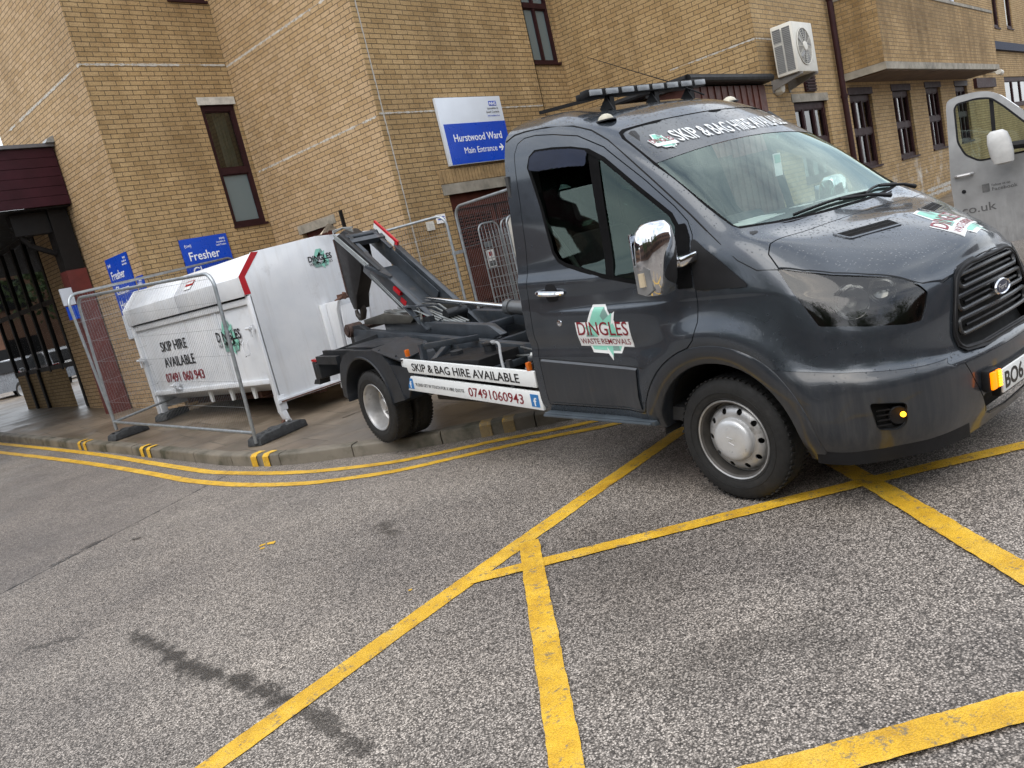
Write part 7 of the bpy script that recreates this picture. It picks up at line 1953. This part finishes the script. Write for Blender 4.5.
me = text_mesh('.co.uk', .085, .34, .01, .001); me.transform(FV(1.0, .77)); link('lettering', me, M['acgrill'], vd)
mb = MB()
mb.tube([vproj(.12, 1.30, -.01), vproj(.28, 1.34, .10), vproj(.50, 1.36, .18)], [.05, .045, .035], 10); vm_ = mb.build('mirror_arm', M['black'], vd)
mb = MB(); lev = [(1.20, .04, .02), (1.215, .085, .05), (1.30, .10, .065), (1.42, .10, .065), (1.50, .085, .055), (1.53, .05, .03)]; rings = []
for (z, a, b_) in lev:
    rings.append([mb.bm.verts.new((.53 + (z - 1.35) * .1 + a * (abs(math.cos(t)) ** .6) * (1 if math.cos(t) > 0 else -1), -.24 + b_ * (abs(math.sin(t)) ** .7) * (1 if math.sin(t) > 0 else -1), z)) for t in [2 * PI * k / 24 for k in range(24)]])
for A, B in zip(rings, rings[1:]):
    for k in range(24): mb.bm.faces.new((A[k], A[(k + 1) % 24], B[(k + 1) % 24], B[k])).smooth = True
mb.bm.faces.new(rings[0][::-1]); mb.bm.faces.new(rings[-1]); mb.build('mirror', simple('pale_silver_plastic', (.5, .5, .49), .4), vd, ang=50)
mb = MB(); mb.box(.52, .58, -.0, -.002, 1.28, 1.33); mb.build('sticker', M['mint'], vd)
# placing: van heading, hinge point
hinge_w = V3((9.42, 1.24, .10))
Rv = Matrix.Rotation(vh, 4, 'Z'); off_ = Rv @ V3((0, -.93, 0)); vn.matrix_basis = Matrix.Translation(hinge_w - off_) @ Rv
# door direction in world ~ +Y (free edge away from the truck); outer face towards the camera (-X)
dw = V3((-.03, 1.0, 0)).normalized(); dn = V3((-dw.y, dw.x, 0))    # outward
Wd = Matrix((dw, -dn, V3((0, 0, 1)))).transposed().to_4x4(); Wd.translation = hinge_w
vd.matrix_basis = vn.matrix_basis.inverted() @ Wd

# ---------------------------------------------------------------- parked cars far left (beyond / through the lobby)
def car(label, col, loc, rz, group='cars parked beyond the entrance'):
    e = empty('parked_car', loc, rz); tag(e, label, 'car', group)
    pt = paint(col[0], col[1], .25, .4, False, .2)
    prof = [(2.1, .32), (2.12, .62), (1.95, .80), (1.15, .96), (.98, .98), (.35, 1.40), (-.1, 1.47), (-1.1, 1.45), (-1.5, 1.36), (-2.0, .98), (-2.08, .85), (-2.1, .35)]
    mb = MB(); rows = []
    for y in (-.88, -.84, -.7, 0, .7, .84, .88):
        a = abs(y) / .88; rows.append([mb.bm.verts.new((x * (1 - .05 * a ** 6), y * (1 - .2 * max(0, (z - .95) / .5)), z - (.03 * a ** 4 if z > 1.3 else 0))) for x, z in prof])
    for A, B in zip(rows, rows[1:]):
        for i in range(len(A) - 1): mb.bm.faces.new((A[i], A[i + 1], B[i + 1], B[i])).smooth = True
    mb.bm.faces.new(rows[0][::-1]); mb.bm.faces.new(rows[-1]); mb.build('body', pt.copy() if False else pt, e, ang=28)
    ky = lambda z: .885 * (1 - .2 * max(0, (z - .95) / .5))
    for s in (-1, 1):
        for P in ([(.85, 1.0), (.32, 1.34), (-.28, 1.40), (-.28, .99)], [(-.34, .99), (-.34, 1.40), (-1.05, 1.38), (-1.4, 1.28), (-1.62, 1.02)]):
            mb = MB(); mb.prism([(x, s * ky(z), z) for x, z in P], (0, s * .006, 0)); mb.build('side_window', M['black'], e)
        for x in (1.32, -1.32):
            mb = MB(); mb.lathe([(-.1, 0), (-.1, .27), (-.07, .31), (.07, .31), (.1, .27), (.1, .2), (.05, .19)], Matrix.Translation((x, s * .80, .31)) @ Matrix.Rotation(-PI / 2 * -s, 4, 'Z'), 24); w = mb.build('wheel', M['rubber'], e)
            mb = MB(); mb.lathe([(.09, .2), (.06, .12), (.075, 0)], Matrix.Translation((x, s * .80, .31)) @ Matrix.Rotation(-PI / 2 * -s, 4, 'Z'), 24); mb.build('rim', M['rim'], w)
        mb = MB(); mb.cbox((-2.02, s * .68, .88), (.12, .30, .17), None, .02); mb.build('tail_light', M['redlens'], e)
        mb = MB(); mb.cbox((1.98, s * .62, .70), (.16, .36, .14), None, .02); mb.build('headlight', M['rim'], e)
        mb = MB(); mb.cbox((.62, s * .96, 1.02), (.1, .16, .11), None, .02); mb.build('door_mirror', pt, e)
    mb = MB(); mb.prism([(-1.53, -.62, 1.345), (-1.53, .62, 1.345), (-1.97, .70, 1.02), (-1.97, -.70, 1.02)], (-.012, 0, .008)); mb.build('rear_window', M['black'], e)
    mb = MB(); mb.prism([(.40, -.62, 1.385), (.40, .62, 1.385), (.95, .72, 1.005), (.95, -.72, 1.005)], (.012, 0, .012)); mb.build('windscreen', M['black'], e)
    mb = MB(); mb.box(-2.115, -2.10, -.26, .26, .62, .73); mb.build('number_plate', M['paper'], e)
    return e
car('silver hatchback with red tail light, leftmost, on the road past the entrance', ('silver_blue_car_paint', (.30, .33, .37)), (8.75, 33, .42), 1.9)
car('white car seen through the lobby glazing', ('white_car_paint', (.62, .63, .64)), (12.3, 34.5, .44), 2.3)
car('pale grey car seen through the lobby glazing, nearer the red post', ('pale_grey_car_paint', (.42, .44, .47)), (14.0, 31.0, .46), 2.3)

# ---------------------------------------------------------------- far block and trees past the entrance, seen at the left edge
fb = empty('brick_block', (14, 60, .4)); tag(fb, 'distant brick block past the entrance at the left edge', 'building')
mb = MB(); mb.box(0, 30, 62, 74, .2, 7); o = mb.build('wall', simple('distant_brown_brick', (.16, .08, .05), .9, var=.3, scale=1), None); par(o, fb)
for k in range(8):
    for z in (1.4, 4.2):
        mb = MB(); mb.box(1.5 + k * 3.4, 3.2 + k * 3.4, 61.95, 62.02, z, z + 1.4); par(mb.build('window', M['black']), fb)

def tree(name, label, loc, H, R, seed, leaves=5200, leaf=.16, cat='tree', trunk_r=.16, group=None, mat='leaf'):
    rnd = random.Random(seed); e = empty(name, loc); tag(e, label, cat, group)
    mb = MB(); tips = []
    mb.tube([(0, 0, -.1), (.05, .02, H * .22), (rnd.uniform(-.2, .2), rnd.uniform(-.2, .2), H * .5), (rnd.uniform(-.3, .3), rnd.uniform(-.3, .3), H * .8)], [trunk_r, trunk_r * .8, trunk_r * .5, trunk_r * .15], 10)
    for k in range(14):
        a = rnd.uniform(0, 2 * PI); z0 = H * rnd.uniform(.25, .7); r = R * rnd.uniform(.5, .95); z1 = z0 + H * rnd.uniform(.08, .3)
        mb.tube([(0, 0, z0), (r * .5 * math.cos(a), r * .5 * math.sin(a), (z0 + z1) / 2 + .1), (r * math.cos(a), r * math.sin(a), z1)], [trunk_r * .35, trunk_r * .2, trunk_r * .06], 6); tips.append((r * math.cos(a), r * math.sin(a), z1)); tips.append((r * .5 * math.cos(a), r * .5 * math.sin(a), (z0 + z1) / 2 + .2))
    mb.build('trunk', M['bark'], e)
    bm = bmesh.new()
    for k in range(10): tips.append((rnd.gauss(0, R * .3), rnd.gauss(0, R * .3), H * rnd.uniform(.6, 1)))
    for i in range(leaves):
        t = rnd.choice(tips); s = R * .24
        c = V3((t[0] + rnd.gauss(0, s), t[1] + rnd.gauss(0, s), t[2] + rnd.gauss(0, s * .8)))
        q = Euler((rnd.uniform(0, 6), rnd.uniform(0, 6), rnd.uniform(0, 6))).to_matrix(); L = leaf * rnd.uniform(.6, 1.3)
        vs = [bm.verts.new(c + q @ V3(p) * L) for p in ((-.5, 0, 0), (0, -.3, .08), (.5, 0, 0), (0, .3, .08))]; f = bm.faces.new(vs)
    me = bpy.data.meshes.new('crown'); bm.to_mesh(me); bm.free(); link('crown', me, M[mat], e); return e
M['bark'] = simple('bark', (.07, .055, .04), .9, var=.4, scale=12, bump=.5)
def leafm():
    t = NT('leaves'); co = t.coord(); col = t.ramp(t.noise(3, 4, .6, co), [(.3, (.035, .06, .018)), (.5, (.06, .10, .03)), (.7, (.10, .14, .045))]); t.P(base=col, rough=.6); return t.m
M['leaf'] = leafm()
tree('tree', 'tree above the far road at the left edge', (6.0, 52, .4), 8, 3.2, 3, 3000, .3)
# trees across the road behind the photographer; they show only as reflections in the cab glass
for i, (x, y, h, r) in enumerate([(-9, -3, 9, 3.6), (-13, 6, 10, 4), (-6, -12, 9, 3.5), (2, -15, 10, 4), (-15, 14, 9, 3.6)]):
    tree('tree', ['broad tree across the road, mirrored in the cab window', 'tall tree across the road to the left of the camera', 'round tree behind the camera', 'large tree behind the truck nose side of the road', 'tree across the road opposite the entrance'][i], (x, y, 0), h, r, 20 + i, 2600, .34)

# unseen block added behind the photographer: it shades the low sky and shows in the paintwork
ob = empty('sky_shading_block', (-17, 0, 0)); tag(ob, 'long dark brick block added unseen behind the photographer to shade the low sky', 'building')
def blk(x0, x1, y0, y1, h):
    mb = MB(); mb.box(x0, x1, y0, y1, -.2, h); par(mb.build('wall', simple('dark_red_block_brick', (.12, .07, .05), .9, var=.3, scale=1), None), ob)
blk(-30, -19, -30, 34, 8.5); blk(-19, 34, -34, -22, 8)
for k in range(14):
    for z in (1.1, 4.3):
        mb = MB(); mb.box(-19.05, -18.97, -26 + k * 4.2, -23.8 + k * 4.2, z, z + 1.6); par(mb.build('window', M['black']), ob)
        mb = MB(); mb.box(-16 + k * 3.5, -14 + k * 3.5, -22.03, -21.95, z, z + 1.6); par(mb.build('window', M['black']), ob)

jb_ = empty('reflection_block', (-6, 50, .4)); tag(jb_, 'brown brick block added left of the view to darken the lobby glass reflections', 'building')  # unseen block, added so the lobby glazing reflects something dark
mb = MB(); mb.box(-30, 3.5, 50, 60, 0, 9); par(mb.build('wall', simple('junction_brown_brick', (.15, .085, .055), .9, var=.3, scale=1), None), jb_)
for k in range(9):
    for z in (1.4, 4.6):
        mb = MB(); mb.box(-27 + k * 3.4, -25 + k * 3.4, 49.95, 50.02, z, z + 1.6); par(mb.build('window', M['black']), jb_)
car('white car waiting on the road, mirrored in the lobby glazing', ('white_road_car_paint', (.62, .63, .64)), (2.6, 29.5, .41), 1.6)
car('silver car waiting behind it on the road, mirrored in the lobby glazing', ('silver_road_car_paint', (.42, .44, .47)), (2.4, 34.6, .42), 1.6)
tree('tree', 'tree added left of the view to darken the lobby glass reflections', (-3, 44, .4), 9, 3.4, 41, 2600, .34)  # out of view, added to darken what the lobby panes mirror
# ---------------------------------------------------------------- world, sun, camera
w = bpy.data.worlds.new('World'); scene.world = w; w.use_nodes = True; nt = w.node_tree
for n in list(nt.nodes): nt.nodes.remove(n)
sky = nt.nodes.new('ShaderNodeTexSky'); sky.sky_type = 'NISHITA'; sky.sun_disc = False
SUN_EL, SUN_AZ = math.radians(52), math.radians(250)      # azimuth: compass-style in the XY plane, light comes from the left of the camera
sky.sun_elevation = SUN_EL; sky.air_density = 1.3; sky.dust_density = 4.0; sky.ozone_density = 1.0; sky.altitude = 100
sdir = V3((-math.cos(math.radians(20)) * math.cos(SUN_EL), -math.sin(math.radians(20)) * math.cos(SUN_EL), math.sin(SUN_EL)))
sky.sun_rotation = math.atan2(sdir.x, sdir.y)
tc = nt.nodes.new('ShaderNodeTexCoord'); nz = nt.nodes.new('ShaderNodeTexNoise'); nz.inputs['Scale'].default_value = 2.2; nz.inputs['Detail'].default_value = 6; nz.inputs['Roughness'].default_value = .6
mp = nt.nodes.new('ShaderNodeMapping'); mp.inputs['Scale'].default_value = (1, 1, 2.2); nt.links.new(tc.outputs['Generated'], mp.inputs[0]); nt.links.new(mp.outputs[0], nz.inputs['Vector'])
rp = nt.nodes.new('ShaderNodeValToRGB'); rp.color_ramp.elements[0].position = .34; rp.color_ramp.elements[1].position = .62
rp.color_ramp.elements[0].color = (.25, .25, .25, 1); rp.color_ramp.elements[1].color = (1, 1, 1, 1); nt.links.new(nz.outputs['Fac'], rp.inputs[0])
cl = nt.nodes.new('ShaderNodeMix'); cl.data_type = 'RGBA'; cl.inputs[7].default_value = (8.3, 8.6, 9.0, 1)
nt.links.new(rp.outputs[0], cl.inputs[0]); nt.links.new(sky.outputs[0], cl.inputs[6])
bg = nt.nodes.new('ShaderNodeBackground'); bg.inputs[1].default_value = .13; out = nt.nodes.new('ShaderNodeOutputWorld')
nt.links.new(cl.outputs[2], bg.inputs[0]); nt.links.new(bg.outputs[0], out.inputs[0])
sl = bpy.data.lights.new('sun', 'SUN'); sl.energy = .8; sl.angle = math.radians(55); sl.color = (1, .96, .9)
so = bpy.data.objects.new('sun', sl); COL.objects.link(so); so.rotation_euler = (-sdir).to_track_quat('-Z', 'Y').to_euler()
# camera
f, yaw, pitch, roll, hh = 794.53, .7972, .1670, -.2344, 1.6276
fwd0 = V3((math.sin(yaw), math.cos(yaw), 0)); r0 = V3((math.cos(yaw), -math.sin(yaw), 0)); u0 = V3((0, 0, 1))
fw_ = fwd0 * math.cos(pitch) - u0 * math.sin(pitch); up_ = u0 * math.cos(pitch) + fwd0 * math.sin(pitch)
rr = r0 * math.cos(roll) + up_ * math.sin(roll); uu = up_ * math.cos(roll) - r0 * math.sin(roll)
cam = bpy.data.cameras.new('camera'); co_ = bpy.data.objects.new('camera', cam); COL.objects.link(co_)
Mc = Matrix((rr, uu, -fw_)).transposed().to_4x4(); Mc.translation = V3((0, 0, hh)); co_.matrix_world = Mc
cam.sensor_width = 36; cam.lens = f / 1024 * 36; cam.clip_start = .05; cam.clip_end = 2000
scene.camera = co_
scene.view_settings.view_transform = 'Standard'; scene.view_settings.look = 'None'; scene.view_settings.gamma = 1; scene.view_settings.exposure = .84
scene.view_settings.use_curve_mapping = False

# ---------------------------------------------------------------- pieces that do not touch become parts of their own
def split_islands(o, margin=.012):
    b = bmesh.new(); b.from_mesh(o.data); b.verts.ensure_lookup_table(); seen = set(); isl = []
    for v in b.verts:
        if v.index in seen: continue
        st = [v]; comp = []
        seen.add(v.index)
        while st:
            x = st.pop(); comp.append(x)
            for e in x.link_edges:
                y = e.other_vert(x)
                if y.index not in seen: seen.add(y.index); st.append(y)
        lo = V3([min(c.co[i] for c in comp) for i in range(3)]); hi = V3([max(c.co[i] for c in comp) for i in range(3)]); isl.append([lo, hi, {c.index for c in comp}])
    ch_ = True
    while ch_:
        ch_ = False
        for i in range(len(isl)):
            for j in range(i + 1, len(isl)):
                a, c = isl[i], isl[j]
                if all(a[0][k] - margin <= c[1][k] and c[0][k] - margin <= a[1][k] for k in range(3)):
                    isl[i] = [V3([min(a[0][k], c[0][k]) for k in range(3)]), V3([max(a[1][k], c[1][k]) for k in range(3)]), a[2] | c[2]]; isl.pop(j); ch_ = True; break
            if ch_: break
    b.free()
    if len(isl) < 2: return
    for n, (lo, hi, idx) in enumerate(isl):
        b = bmesh.new(); b.from_mesh(o.data); b.verts.ensure_lookup_table()
        bmesh.ops.delete(b, geom=[v for v in b.verts if v.index not in idx], context='VERTS')
        me = bpy.data.meshes.new(o.data.name); b.to_mesh(me); b.free()
        for m_ in o.data.materials: me.materials.append(m_)
        c = bpy.data.objects.new(o.name.split('.')[0], me); COL.objects.link(c); c.parent = o.parent; c.matrix_parent_inverse = o.matrix_parent_inverse.copy(); c.matrix_basis = o.matrix_basis.copy()
        for k in o.keys():
            if k in ('label', 'category', 'group', 'kind'): c[k] = o[k]
    if not o.children: bpy.data.objects.remove(o)
for o in list(bpy.data.objects):
    if o.type == 'MESH' and o.parent and o.name.split('.')[0] in ('body_bracket', 'pipe_bracket', 'blue_plate', 'latch', 'bracket', 'board_bracket', 'guard_top_plate', 'roller', 'marker_light', 'hook_bracket', 'pipe_union', 'warning_mark', 'rear_roller', 'roller_bracket', 'pivot', 'far_tank', 'intake', 'rear_window') and not o.children:
        split_islands(o)
